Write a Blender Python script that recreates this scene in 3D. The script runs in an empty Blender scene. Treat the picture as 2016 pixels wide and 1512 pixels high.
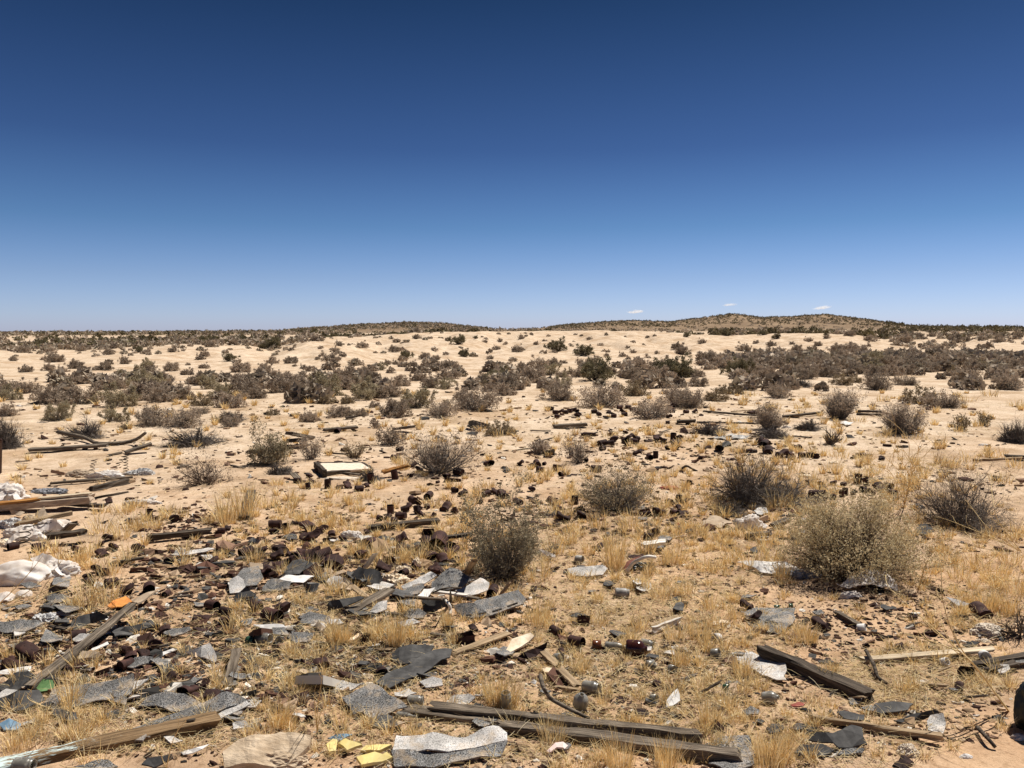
import bpy, bmesh, math, random
import numpy as np
from mathutils import Vector, Matrix, noise as mnoise

# ------------------------------------------------------------------ scene
SC = bpy.context.scene
COL = SC.collection
R = math.radians
SUN_EL, SUN_AZ = 60.0, 50.0          # degrees; azimuth clockwise from +Y
HC, FPX, PITCH = 1.6, 1567.0, math.atan((756 - 656) / 1567.0)

cam_d = bpy.data.cameras.new('camera')
cam = bpy.data.objects.new('camera', cam_d)
COL.objects.link(cam)
cam.location = (0, 0, HC)
cam.rotation_euler = (math.pi / 2 - PITCH, 0, 0)
cam_d.sensor_width = 36.0
cam_d.lens = 36.0 * FPX / 2016.0
cam_d.clip_start = 0.05
cam_d.clip_end = 20000
SC.camera = cam
SC.view_settings.view_transform = 'Standard'
SC.view_settings.look = 'None'
SC.view_settings.exposure = 0.45
SC.view_settings.gamma = 1.0
SC.view_settings.use_curve_mapping = False
SC.render.engine = 'CYCLES'
SC.cycles.max_bounces = 8
SC.cycles.volume_bounces = 4
SC.cycles.transparent_max_bounces = 12

# ------------------------------------------------------------------ noise and terrain
def vnoise(x, y, seed=0.0):
    x = np.asarray(x, dtype=np.float64); y = np.asarray(y, dtype=np.float64)
    xi = np.floor(x); yi = np.floor(y); fx = x - xi; fy = y - yi
    fx = fx * fx * (3 - 2 * fx); fy = fy * fy * (3 - 2 * fy)
    def h(a, b):
        v = np.sin(a * 127.1 + b * 311.7 + seed * 74.7) * 43758.5453
        return v - np.floor(v)
    a = h(xi, yi); b = h(xi + 1, yi); c = h(xi, yi + 1); d = h(xi + 1, yi + 1)
    return (a * (1 - fx) + b * fx) * (1 - fy) + (c * (1 - fx) + d * fx) * fy

def fbm(x, y, seed=0.0, oct=3):
    s = 0; a = 0.5; t = 0
    for i in range(oct):
        s = s + a * vnoise(x * 2 ** i, y * 2 ** i, seed + i * 7.3); t += a; a *= 0.5
    return s / t

# columns of the relief: bearing (px), toe distance, crest distance, crest row, plain row at 220 m, hill row at 420 m
RELIEF = [
    (-300, 34, 80, 682, 661, 655), (0, 34, 80, 684, 660, 655), (150, 34, 78, 690, 660, 654.5), (330, 34, 74, 678, 660, 654), (480, 35, 72, 677, 659, 652.5),
    (535, 36, 70, 688, 659, 652), (600, 37, 74, 668, 658, 648), (650, 37, 76, 664, 657, 645), (720, 38, 80, 663, 656, 640), (800, 40, 84, 657, 655, 636),
    (870, 42, 88, 654, 654, 638), (930, 44, 90, 653.5, 653, 645), (1000, 46, 92, 652.5, 652, 650), (1060, 47, 92, 652, 652, 647), (1110, 48, 92, 652, 652, 640),
    (1180, 49, 92, 651, 651, 635), (1250, 50, 92, 652.5, 652, 632.5), (1320, 50, 92, 655, 652, 635), (1370, 52, 96, 659, 652, 629), (1440, 56, 104, 661, 651, 619.5),
    (1500, 60, 112, 658, 650, 627), (1560, 62, 115, 656, 650, 625), (1620, 64, 116, 657, 650, 620), (1700, 66, 118, 662, 650, 628.5), (1740, 70, 122, 668, 650, 635),
    (1790, 80, 135, 664, 652, 643), (1860, 84, 140, 660, 652, 645.5), (2016, 86, 140, 659, 652, 646), (2300, 86, 140, 659, 652, 646)]
_r = np.array(RELIEF, dtype=float)
_u = (_r[:, 0] - 1008) / FPX
def _z(d, row): return HC - d * (row - 656.0) / FPX
_toe, _cd = _r[:, 1], _r[:, 2]
_zc = _z(_r[:, 2], _r[:, 3]); _zp = _z(220.0, _r[:, 4]); _zh = _z(420.0, _r[:, 5])
def sstep(a, b, x):
    t = np.clip((x - a) / (b - a), 0, 1); return t * t * (3 - 2 * t)

def terrain(x, y, fine=True):
    x = np.asarray(x, dtype=np.float64); y = np.asarray(y, dtype=np.float64)
    u = np.clip(x / np.maximum(y, 1e-3), -0.9, 0.9)
    u = np.where(y < 0.5, 0, u)
    toe = np.interp(u, _u, _toe); cd = np.interp(u, _u, _cd)
    zc = np.interp(u, _u, _zc); zp = np.interp(u, _u, _zp); zh = np.interp(u, _u, _zh)
    t1 = np.clip((y - toe) / (cd - toe), 0, 1)
    slope = zc * (0.55 * t1 ** 1.3 + 0.45 * t1 * t1 * (3 - 2 * t1))
    z = slope
    z = z - 0.35 * sstep(cd, cd * 1.22, y) * (1 - sstep(cd * 1.3, 200, y))
    z = z + (zp - zc) * sstep(cd * 1.2, 220, y)
    z = z + (zh - zp) * sstep(230, 420, y)
    z = z + (0.45 * zp + 2.0 - zh) * sstep(450, 900, y) * np.where(zh > 4, 1.0, 0.4)
    z = z + sstep(900, 3500, y) * 2.5
    mid = sstep(toe * 0.85, toe * 1.2, y) * (1 - sstep(cd * 0.95, cd * 1.1, y))
    gully = fbm(x / 3.2, y / 9.0, 3.1) - 0.5
    z = z + mid * gully * 0.95 * np.clip(zc, 0.25, 1.4) * np.sin(np.pi * np.clip(t1, 0.02, 1)) 
    z = z + mid * (fbm(x / 1.3, y / 2.5, 8.8, 4) - 0.5) * 0.34 * np.clip(zc, .4, 1.2)
    z = z + sstep(150, 260, y) * (1 - sstep(600, 900, y)) * (fbm(x / 28, y / 40, 5.5) - 0.5) * 0.8
    if fine:
        near = 1 - sstep(18, 40, np.hypot(x, y))
        z = z + near * ((fbm(x / 1.4, y / 1.4, 1.7) - 0.5) * 0.07 + (fbm(x / 0.28, y / 0.28, 2.9, 2) - 0.5) * 0.028)
        farb = sstep(10, 25, y) * (1 - sstep(60, 90, y))
        z = z + farb * (fbm(x / 2.2, y / 3.0, 6.1) - 0.5) * 0.14
    return z

def T(x, y): return float(terrain(x, y))

_cp, _sp = math.cos(PITCH), math.sin(PITCH)
def ray(px, py):
    a = (px - 1008) / FPX; b = -(py - 756) / FPX
    return a, _cp + b * _sp, b * _cp - _sp      # x, y, z with camera at the eye

def P(px, py, h=0.0):
    """where the sight line through a photo pixel meets a surface h above the ground"""
    dx, dy, dz = ray(px, py)
    if py > 770:
        t = (HC - h) / -dz
        for _ in range(14):
            z = T(dx * t, dy * t) + h
            t = 0.5 * t + 0.5 * (HC - z) / -dz
        return Vector((dx * t, dy * t, HC + dz * t))
    ts = np.concatenate([np.linspace(10, 140, 520), np.linspace(141, 700, 500)]) / dy
    zz = terrain(dx * ts, dy * ts) + h - (HC + dz * ts)
    k = np.nonzero(zz >= 0)[0]
    t = ts[k[0]] if len(k) else ts[-1]
    return Vector((dx * t, dy * t, T(dx * t, dy * t) + h))

CROPS = {'K': (0, 0, 1.0), 'U0': (0, 840, .2579), 'U1': (480, 840, .2579), 'U2': (980, 840, .2579), 'U3': (1496, 840, .2579),
         'L0': (0, 1152, .2579), 'L1': (480, 1152, .2579), 'L2': (980, 1152, .2579), 'L3': (1496, 1152, .2579),
         'Zc': (600, 1080, .129), 'Zd': (850, 1080, .129), 'Ze': (1400, 880, .129), 'Zf': (540, 840, .129), 'Zg': (460, 1080, .129),
         'B1': (0, 580, .3472), 'B2': (660, 580, .3472), 'B3': (1316, 580, .3472)}
def X(c, x, y):
    ox, oy, s = CROPS[c]; return ox + x * s, oy + y * s
def mpp(p): return p.y / FPX           # metres per photo pixel at a point

# ------------------------------------------------------------------ objects
def tag(o, label=None, cat=None, group=None, kind=None):
    for k, v in (('label', label), ('category', cat), ('group', group), ('kind', kind)):
        if v: o[k] = v
    return o

def link(name, mesh, mats, parent=None, loc=None):
    for m in (mats if isinstance(mats, (list, tuple)) else [mats]):
        if m and len(mesh.materials) < 8 and m.name not in [q.name for q in mesh.materials if q]: mesh.materials.append(m)
    o = bpy.data.objects.new(name, mesh); COL.objects.link(o)
    if parent: o.parent = parent
    if loc is not None: o.location = loc
    return o

def empty(name, loc=(0, 0, 0), rz=0.0):
    o = bpy.data.objects.new(name, None); COL.objects.link(o)
    o.location = loc; o.rotation_euler = (0, 0, rz); o.empty_display_size = 0.05
    return o

def mesh_np(name, verts, faces, colors=None, smooth=False):
    """verts (N,3), faces (M,k) with one k"""
    verts = np.ascontiguousarray(verts, dtype=np.float32); faces = np.ascontiguousarray(faces, dtype=np.int32)
    m = bpy.data.meshes.new(name)
    m.vertices.add(len(verts)); m.vertices.foreach_set('co', verts.ravel())
    k = faces.shape[1]
    m.loops.add(faces.size); m.loops.foreach_set('vertex_index', faces.ravel())
    m.polygons.add(len(faces)); m.polygons.foreach_set('loop_start', np.arange(0, faces.size, k, dtype=np.int32))
    m.polygons.foreach_set('use_smooth', np.full(len(faces), smooth, dtype=bool))
    if colors is not None:
        at = m.color_attributes.new('tone', 'FLOAT_COLOR', 'POINT')
        c = np.ones((len(verts), 4), dtype=np.float32); c[:, :3] = colors
        at.data.foreach_set('color', c.ravel())
    m.update(calc_edges=True)
    return m

def mesh_bm(name, bm, smooth=False):
    m = bpy.data.meshes.new(name); bm.normal_update(); bm.to_mesh(m); bm.free()
    if smooth:
        for p in m.polygons: p.use_smooth = True
    return m

# ------------------------------------------------------------------ materials
class NT:
    def __init__(s, name):
        s.m = bpy.data.materials.new(name); s.m.use_nodes = True
        s.t = s.m.node_tree; s.b = s.t.nodes['Principled BSDF']; s.out = s.t.nodes['Material Output']
    def n(s, ty, **kw):
        nd = s.t.nodes.new(ty)
        for k, v in kw.items():
            if k in nd.inputs: nd.inputs[k].default_value = v
            else: setattr(nd, k, v)
        return nd
    def l(s, a, b): s.t.links.new(a, b)
    def coord(s, kind='Object', scale=(1, 1, 1)):
        c = s.n('ShaderNodeTexCoord'); mp = s.n('ShaderNodeMapping'); mp.inputs['Scale'].default_value = scale
        s.l(c.outputs[kind], mp.inputs['Vector']); return mp.outputs['Vector']
    def noise(s, vec, scale, detail=4, rough=0.6):
        nd = s.n('ShaderNodeTexNoise'); nd.inputs['Scale'].default_value = scale
        nd.inputs['Detail'].default_value = detail; nd.inputs['Roughness'].default_value = rough
        s.l(vec, nd.inputs['Vector']); return nd.outputs['Fac']
    def ramp(s, fac, stops):
        r = s.n('ShaderNodeValToRGB'); e = r.color_ramp.elements
        while len(e) < len(stops): e.new(0.5)
        for i, (p, c) in enumerate(stops):
            e[i].position = p; e[i].color = (*c, 1) if len(c) == 3 else c
        s.l(fac, r.inputs['Fac']); return r.outputs['Color']
    def mix(s, fac, a, b, mode='MIX'):
        m = s.n('ShaderNodeMix', data_type='RGBA', blend_type=mode)
        for sock, v in ((m.inputs[0], fac), (m.inputs[6], a), (m.inputs[7], b)):
            if hasattr(v, 'node'): s.l(v, sock)
            elif isinstance(v, (int, float)): sock.default_value = v
            else: sock.default_value = (*v, 1)
        return m.outputs[2]
    def bump(s, h, strength=0.5, dist=0.01):
        b = s.n('ShaderNodeBump'); b.inputs['Strength'].default_value = strength; b.inputs['Distance'].default_value = dist
        s.l(h, b.inputs['Height']); s.l(b.outputs['Normal'], s.b.inputs['Normal'])
    def fin(s, col, rough=0.9, spec=0.2):
        if hasattr(col, 'node'): s.l(col, s.b.inputs['Base Color'])
        else: s.b.inputs['Base Color'].default_value = (*col, 1)
        s.b.inputs['Roughness'].default_value = rough; s.b.inputs['Specular IOR Level'].default_value = spec
        return s.m

def mat_mottled(name, c1, c2, scale=12, rough=0.9, spec=0.2, bump=0.4, dist=0.004, stretch=(1, 1, 1), c3=None, detail=6, rnd=0.0):
    t = NT(name); v = t.coord('Object', stretch); f = t.noise(v, scale, detail, 0.65)
    stops = [(0.35, c1), (0.65, c2)]
    if c3: stops.append((0.78, c3))
    c = t.ramp(f, stops)
    if rnd:
        oi = t.n('ShaderNodeObjectInfo'); hs = t.n('ShaderNodeHueSaturation'); mr = t.n('ShaderNodeMapRange')
        mr.inputs['To Min'].default_value = 1 - rnd; mr.inputs['To Max'].default_value = 1 + rnd
        t.l(oi.outputs['Random'], mr.inputs['Value']); t.l(mr.outputs['Result'], hs.inputs['Value']); t.l(c, hs.inputs['Color']); c = hs.outputs['Color']
    if bump: t.bump(f, bump, dist)
    return t.fin(c, rough, spec)

def mat_shingle(name, dark, light, bias):
    t = NT(name); v = t.coord('Object')
    g = t.noise(v, 230, 2, 0.8); big = t.noise(v, 9, 4, 0.6); fine = t.noise(v, 620, 1, 0.5)
    c = t.ramp(g, [(bias - 0.07, dark), (bias + 0.07, light)])
    c2 = t.ramp(big, [(0.34, (0.6, 0.58, 0.55)), (0.62, (1.08, 1.06, 1.04))])
    c = t.mix(1.0, c, c2, 'MULTIPLY')
    dust = t.ramp(t.noise(v, 14, 5, 0.7), [(0.50, (0, 0, 0)), (0.72, (1, 1, 1))])
    c = t.mix(t.mix(1.0, dust, (0.65, 0.65, 0.65), 'MULTIPLY'), c, (0.5, 0.37, 0.24))
    t.bump(fine, 0.5, 0.003)
    return t.fin(c, 0.95, 0.15)

def mat_wood(name, c1, c2, c3, rough=0.85, paint=None):
    t = NT(name); v = t.coord('Object', (1.2, 22, 22)); f = t.noise(v, 4, 8, 0.7)
    c = t.ramp(f, [(0.34, c1), (0.5, c2), (0.68, c3)])
    big = t.noise(t.coord('Object', (2, 6, 6)), 3, 4, 0.6)
    c = t.mix(1.0, c, t.ramp(big, [(0.3, (0.62, 0.6, 0.58)), (0.7, (1.15, 1.12, 1.08))]), 'MULTIPLY')
    if paint:
        sx = t.n('ShaderNodeSeparateXYZ'); cc = t.n('ShaderNodeTexCoord'); t.l(cc.outputs['Object'], sx.inputs[0])
        pn = t.noise(t.coord('Object', (4, 26, 26)), 3.0, 6, 0.7)
        a = t.n('ShaderNodeMath', operation='MULTIPLY_ADD'); t.l(sx.outputs['X'], a.inputs[0]); a.inputs[1].default_value = -0.5; a.inputs[2].default_value = -0.14
        z = t.n('ShaderNodeMath', operation='MULTIPLY_ADD'); t.l(sx.outputs['Z'], z.inputs[0]); z.inputs[1].default_value = 3.0; t.l(a.outputs[0], z.inputs[2])
        ad = t.n('ShaderNodeMath', operation='ADD'); t.l(z.outputs[0], ad.inputs[0]); t.l(pn, ad.inputs[1])
        pf = t.ramp(ad.outputs[0], [(0.55, (0, 0, 0)), (0.6, (1, 1, 1))])
        c = t.mix(pf, c, paint)
    t.bump(f, 0.8, 0.006)
    return t.fin(c, rough, 0.15)

def mat_tone(name, transl=0.0, rough=0.9):
    """colour of each blade or chip from the mesh's own 'tone' attribute"""
    t = NT(name); a = t.n('ShaderNodeAttribute', attribute_name='tone')
    t.fin(a.outputs['Color'], rough, 0.1)
    if transl:
        tr = t.n('ShaderNodeBsdfTranslucent'); t.l(a.outputs['Color'], tr.inputs['Color'])
        ms = t.n('ShaderNodeMixShader'); ms.inputs[0].default_value = transl
        t.l(t.b.outputs[0], ms.inputs[1]); t.l(tr.outputs[0], ms.inputs[2]); t.l(ms.outputs[0], t.out.inputs['Surface'])
    return t.m

def mat_leaf(name, c1, c2, scale=9, rnd=0.15, transl=0.25):
    t = NT(name); v = t.coord('Object'); f = t.noise(v, scale, 3, 0.6)
    c = t.ramp(f, [(0.3, c1), (0.7, c2)])
    oi = t.n('ShaderNodeObjectInfo'); hs = t.n('ShaderNodeHueSaturation'); mr = t.n('ShaderNodeMapRange')
    mr.inputs['To Min'].default_value = 1 - rnd; mr.inputs['To Max'].default_value = 1 + rnd
    t.l(oi.outputs['Random'], mr.inputs['Value']); t.l(mr.outputs['Result'], hs.inputs['Value']); t.l(c, hs.inputs['Color'])
    c = hs.outputs['Color']; t.fin(c, 0.85, 0.15)
    if transl:
        tr = t.n('ShaderNodeBsdfTranslucent'); t.l(c, tr.inputs['Color']); ms = t.n('ShaderNodeMixShader'); ms.inputs[0].default_value = transl
        t.l(t.b.outputs[0], ms.inputs[1]); t.l(tr.outputs[0], ms.inputs[2]); t.l(ms.outputs[0], t.out.inputs['Surface'])
    return t.m

def mat_glass(name, col, rough=0.06, trans=0.9):
    t = NT(name); v = t.coord('Object'); d = t.ramp(t.noise(v, 18, 3, 0.5), [(0.4, (0, 0, 0)), (0.75, (1, 1, 1))])
    t.fin(col, rough, 0.5); t.b.inputs['IOR'].default_value = 1.45
    mr = t.n('ShaderNodeMapRange'); mr.inputs['To Min'].default_value = trans; mr.inputs['To Max'].default_value = trans * 0.45
    t.l(d, mr.inputs['Value']); t.l(mr.outputs['Result'], t.b.inputs['Transmission Weight'])
    mr2 = t.n('ShaderNodeMapRange'); mr2.inputs['To Min'].default_value = rough; mr2.inputs['To Max'].default_value = 0.35
    t.l(d, mr2.inputs['Value']); t.l(mr2.outputs['Result'], t.b.inputs['Roughness'])
    return t.m

def soften(m, k):
    nt_ = m.node_tree; b = nt_.nodes['Principled BSDF']; tr = nt_.nodes.new('ShaderNodeBsdfTranslucent'); ms = nt_.nodes.new('ShaderNodeMixShader'); ms.inputs[0].default_value = k
    nt_.links.new(b.inputs['Base Color'].links[0].from_socket, tr.inputs['Color']); nt_.links.new(b.outputs[0], ms.inputs[1]); nt_.links.new(tr.outputs[0], ms.inputs[2]); nt_.links.new(ms.outputs[0], nt_.nodes['Material Output'].inputs['Surface']); return m
M = {}
M['rust'] = mat_mottled('rusted_tin', (0.020, 0.010, 0.009), (0.060, 0.027, 0.021), 20, 0.8, 0.2, 0.8, 0.004, c3=(0.125, 0.052, 0.03), rnd=0.4)
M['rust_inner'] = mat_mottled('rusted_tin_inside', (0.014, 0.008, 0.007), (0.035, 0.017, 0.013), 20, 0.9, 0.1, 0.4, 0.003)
M['rust_orange'] = mat_mottled('orange_rust', (0.05, 0.02, 0.012), (0.16, 0.06, 0.025), 20, 0.85, 0.15, 0.5, 0.003, rnd=0.2)
M['tin'] = mat_mottled('dull_tin', (0.16, 0.14, 0.12), (0.36, 0.34, 0.31), 25, 0.5, 0.4, 0.3, 0.002)
M['shg'] = mat_shingle('grey_shingle', (0.045, 0.045, 0.047), (0.34, 0.335, 0.33), 0.50)
M['shl'] = mat_shingle('pale_shingle', (0.13, 0.125, 0.125), (0.66, 0.64, 0.62), 0.43)
M['tar'] = mat_mottled('tar_paper', (0.045, 0.043, 0.042), (0.105, 0.10, 0.095), 16, 0.9, 0.2, 0.5, 0.004, c3=(0.30, 0.225, 0.155))
M['paper'] = mat_mottled('weathered_white', (0.70, 0.66, 0.62), (0.88, 0.86, 0.83), 14, 0.85, 0.2, 0.3, 0.004)
M['board'] = mat_mottled('tan_fibreboard', (0.30, 0.22, 0.15), (0.46, 0.36, 0.26), 14, 0.92, 0.1, 0.4, 0.004)
M['cloth'] = mat_mottled('dirty_white_cloth', (0.66, 0.56, 0.47), (0.90, 0.86, 0.82), 7, 0.95, 0.1, 0.4, 0.006, detail=4)
soften(M['cloth'], .3); soften(M['paper'], .2)
M['cloth_grey'] = mat_mottled('grey_white_plastic', (0.36, 0.35, 0.34), (0.68, 0.66, 0.63), 9, 0.7, 0.3, 0.5, 0.006)
M['cream'] = mat_mottled('cream_foam', (0.62, 0.48, 0.33), (0.88, 0.77, 0.60), 16, 0.95, 0.1, 0.7, 0.006)
M['foil'] = mat_mottled('crumpled_foil', (0.04, 0.04, 0.045), (0.4, 0.4, 0.42), 30, 0.35, 0.5, 0.8, 0.006)
M['yellow'] = mat_mottled('yellow_foam', (0.72, 0.56, 0.20), (0.80, 0.68, 0.34), 14, 0.95, 0.1, 0.3, 0.003)
M['orange'] = mat_mottled('orange_rag', (0.55, 0.20, 0.06), (0.78, 0.36, 0.10), 20, 0.95, 0.1, 0.5, 0.004)
M['red'] = mat_mottled('faded_red_cloth', (0.24, 0.06, 0.05), (0.40, 0.13, 0.11), 18, 0.95, 0.1, 0.5, 0.004)
M['redbrown'] = mat_mottled('red_brown_leather', (0.10, 0.035, 0.025), (0.20, 0.08, 0.055), 18, 0.8, 0.2, 0.5, 0.004)
M['pink'] = mat_mottled('pink_ceramic', (0.62, 0.45, 0.40), (0.76, 0.60, 0.54), 8, 0.5, 0.4, 0.1, 0.002)
M['blue'] = mat_mottled('blue_plastic', (0.12, 0.22, 0.32), (0.30, 0.42, 0.52), 12, 0.6, 0.3, 0.3, 0.003)
M['green'] = mat_mottled('green_plastic', (0.06, 0.12, 0.04), (0.13, 0.24, 0.09), 12, 0.6, 0.3, 0.3, 0.003)
M['black'] = mat_mottled('black_plastic', (0.006, 0.007, 0.006), (0.018, 0.02, 0.018), 12, 0.45, 0.4, 0.5, 0.006)
M['uphol'] = mat_mottled('brown_upholstery', (0.28, 0.20, 0.14), (0.52, 0.42, 0.32), 10, 0.95, 0.1, 0.6, 0.008, stretch=(1, 5, 5))
M['wood'] = mat_wood('weathered_wood', (0.026, 0.02, 0.015), (0.135, 0.108, 0.082), (0.31, 0.26, 0.205))
M['wood_dark'] = mat_wood('dark_weathered_wood', (0.016, 0.012, 0.009), (0.07, 0.055, 0.042), (0.18, 0.145, 0.112))
M['wood_pale'] = mat_wood('pale_bleached_wood', (0.36, 0.28, 0.19), (0.55, 0.45, 0.32), (0.68, 0.58, 0.44))
M['wood_tan'] = mat_wood('tan_wood', (0.20, 0.14, 0.085), (0.33, 0.24, 0.15), (0.46, 0.35, 0.23))
M['wood_orange'] = mat_wood('orange_brown_wood', (0.20, 0.09, 0.025), (0.36, 0.17, 0.05), (0.46, 0.24, 0.08))
M['wood_white'] = mat_wood('white_painted_wood', (0.55, 0.50, 0.44), (0.74, 0.70, 0.64), (0.82, 0.79, 0.74))
M['wood_blue'] = mat_wood('flaking_blue_painted_wood', (0.06, 0.04, 0.022), (0.20, 0.13, 0.07), (0.36, 0.25, 0.14), paint=(0.52, 0.62, 0.60))
M['sandfill'] = mat_mottled('pale_sand_fill', (0.55, 0.45, 0.35), (0.72, 0.62, 0.50), 30, 0.95, 0.05, 0.4, 0.006)
M['rock'] = mat_mottled('pale_rock', (0.34, 0.25, 0.165), (0.58, 0.46, 0.33), 11, 0.95, 0.1, 1.0, 0.012, stretch=(1, 2.5, 2.5), detail=9)
M['plaster'] = mat_mottled('plaster_chunk', (0.50, 0.40, 0.30), (0.72, 0.64, 0.54), 16, 0.95, 0.1, 0.9, 0.008, detail=9)
M['twig_grey'] = mat_leaf('grey_twigs', (0.12, 0.102, 0.085), (0.27, 0.235, 0.205), 14, 0.15, 0)
M['twig_dark'] = mat_leaf('dark_dead_twigs', (0.035, 0.028, 0.024), (0.10, 0.085, 0.075), 14, 0.15, 0)
M['twig_mid'] = mat_leaf('weathered_dead_twigs', (0.075, 0.062, 0.053), (0.20, 0.17, 0.145), 14, 0.12, 0)
M['twig_brown'] = mat_leaf('brown_twigs', (0.065, 0.045, 0.032), (0.17, 0.125, 0.095), 14, 0.15, 0)
M['twig_gold'] = mat_leaf('golden_stalks', (0.58, 0.41, 0.18), (0.78, 0.60, 0.32), 14, 0.1, 0)
M['leaf_olive'] = mat_leaf('olive_leaves', (0.245, 0.20, 0.125), (0.43, 0.36, 0.235), 14, 0.12)
M['leaf_yellow'] = mat_leaf('yellow_green_leaves', (0.45, 0.35, 0.19), (0.66, 0.545, 0.34), 12, 0.1)
M['leaf_grey'] = mat_leaf('grey_brown_leaves', (0.245, 0.188, 0.138), (0.46, 0.365, 0.275), 7, 0.2)
M['leaf_tan'] = mat_leaf('tan_dry_leaves', (0.20, 0.15, 0.09), (0.34, 0.26, 0.16), 10, 0.12)
M['leaf_creosote'] = mat_leaf('dark_olive_leaves', (0.115, 0.098, 0.052), (0.22, 0.185, 0.11), 6, 0.15)
M['grass'] = mat_tone('dry_grass', 0.22)
M['chips'] = mat_tone('ground_litter', 0.0, 0.85)
M['brush'] = mat_tone('far_brush', 0.15)
M['glass'] = mat_glass('clear_dusty_glass', (0.50, 0.47, 0.41), 0.28, 0.8)
M['glass_brown'] = mat_glass('brown_glass', (0.05, 0.014, 0.010), 0.12, 0.25)
M['glass_amber'] = mat_glass('amber_glass', (0.16, 0.05, 0.018), 0.15, 0.4)
M['glass_green'] = mat_glass('green_glass', (0.035, 0.085, 0.045), 0.15, 0.4)
# ------------------------------------------------------------------ ground sheet
def build_ground():
    rr = [0.25]
    while rr[-1] < 6000:
        r = rr[-1]
        k = 0.022 if r < 3 else 0.0115 if r < 12 else 0.009 if r < 130 else 0.03 if r < 700 else 0.09
        rr.append(r * (1 + k))
    rr = np.array(rr)
    th = np.concatenate([np.linspace(-43, 43, 620), np.linspace(46, 314, 90)])
    th = np.radians(th)
    A, Rr = np.meshgrid(th, rr)
    x = np.sin(A) * Rr; y = np.cos(A) * Rr
    z = terrain(x, y)
    n_r, n_t = x.shape
    v = np.stack([x, y, z], -1).reshape(-1, 3)
    i, j = np.meshgrid(np.arange(n_r - 1), np.arange(n_t), indexing='ij')
    j2 = (j + 1) % n_t
    f = np.stack([i * n_t + j, (i + 1) * n_t + j, (i + 1) * n_t + j2, i * n_t + j2], -1).reshape(-1, 4)[:, ::-1]
    v = np.vstack([v, [[0, 0, T(0.001, 0.6)]]])
    m = mesh_np('ground', v, f, smooth=True)
    bm = bmesh.new(); bm.from_mesh(m); bm.verts.ensure_lookup_table()
    for a in range(n_t):
        bm.faces.new((bm.verts[len(v) - 1], bm.verts[(a + 1) % n_t], bm.verts[a]))
    bm.normal_update(); bm.to_mesh(m); bm.free()
    for p in m.polygons: p.use_smooth = True
    t = NT('desert_sand')
    g = t.n('ShaderNodeNewGeometry'); pos = g.outputs['Position']
    big = t.noise(pos, 0.35, 4, 0.6); mid = t.noise(pos, 2.2, 5, 0.65); fine = t.noise(pos, 26, 6, 0.75); grit = t.noise(pos, 120, 3, 0.7)
    pale = t.ramp(mid, [(0.3, (0.50, 0.385, 0.275)), (0.7, (0.635, 0.505, 0.375))])
    brown = t.ramp(mid, [(0.3, (0.45, 0.285, 0.17)), (0.7, (0.60, 0.42, 0.27))])
    sx = t.n('ShaderNodeSeparateXYZ'); t.l(pos, sx.inputs[0])
    mr = t.n('ShaderNodeMapRange'); mr.inputs['From Min'].default_value = 4.0; mr.inputs['From Max'].default_value = 13.0; t.l(sx.outputs['Y'], mr.inputs['Value'])
    ad = t.n('ShaderNodeMath', operation='MULTIPLY_ADD'); t.l(big, ad.inputs[0]); ad.inputs[1].default_value = 1.6; ad.inputs[2].default_value = -0.8
    a2 = t.n('ShaderNodeMath', operation='ADD', use_clamp=True); t.l(mr.outputs['Result'], a2.inputs[0]); t.l(ad.outputs[0], a2.inputs[1])
    dirt = t.ramp(t.noise(pos, 1.3, 5, 0.7), [(0.46, (0, 0, 0)), (0.58, (1, 1, 1))])
    brown = t.mix(t.mix(1.0, dirt, (.65, .65, .65), 'MULTIPLY'), brown, (0.34, 0.235, 0.155))
    scar = t.ramp(t.noise(pos, 0.55, 5, 0.7), [(0.38, (0.78, 0.72, 0.65)), (0.52, (1, 1, 1)), (0.64, (1.08, 1.10, 1.13))])
    pale = t.mix(1.0, pale, scar, 'MULTIPLY')
    c = t.mix(a2.outputs[0], brown, pale)
    # the hills beyond are of a browner, stonier soil
    mh = t.n('ShaderNodeMapRange'); mh.inputs['From Min'].default_value = 170.0; mh.inputs['From Max'].default_value = 280.0; t.l(sx.outputs['Y'], mh.inputs['Value'])
    hill = t.ramp(t.noise(pos, 0.08, 5, 0.7), [(0.3, (0.16, 0.11, 0.07)), (0.7, (0.32, 0.23, 0.15))])
    c = t.mix(mh.outputs['Result'], c, hill)
    crust = t.noise(pos, 5.5, 6, 0.75); c = t.mix(1.0, c, t.ramp(crust, [(0.33, (0.80, 0.76, 0.71)), (0.5, (1, 1, 1)), (0.7, (1.04, 1.03, 1.01))]), 'MULTIPLY')
    c = t.mix(1.0, c, t.ramp(fine, [(0.28, (0.62, 0.58, 0.54)), (0.5, (1, 1, 1)), (0.75, (1.08, 1.08, 1.08))]), 'MULTIPLY')
    c = t.mix(1.0, c, t.ramp(grit, [(0.3, (0.78, 0.74, 0.70)), (0.5, (1, 1, 1))]), 'MULTIPLY')
    hh = t.mix(0.35, fine, grit)
    t.bump(hh, 0.55, 0.03)
    mat = t.fin(c, 0.97, 0.05)
    o = link('ground', m, mat); tag(o, kind='structure', label='sandy desert ground rising to a pale earth bank and low hills')
build_ground()

# ------------------------------------------------------------------ world and sun
SKYK = 2 ** -SC.view_settings.exposure
w = bpy.data.worlds.new('World'); SC.world = w; w.use_nodes = True
nt = w.node_tree; bg = nt.nodes['Background']
sky = nt.nodes.new('ShaderNodeTexSky'); sky.sky_type = 'NISHITA'; sky.sun_disc = False
sky.sun_elevation = R(SUN_EL); sky.sun_rotation = R(SUN_AZ)
sky.altitude = 700; sky.air_density = 1.0; sky.dust_density = 0.6; sky.ozone_density = 2.2
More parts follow.
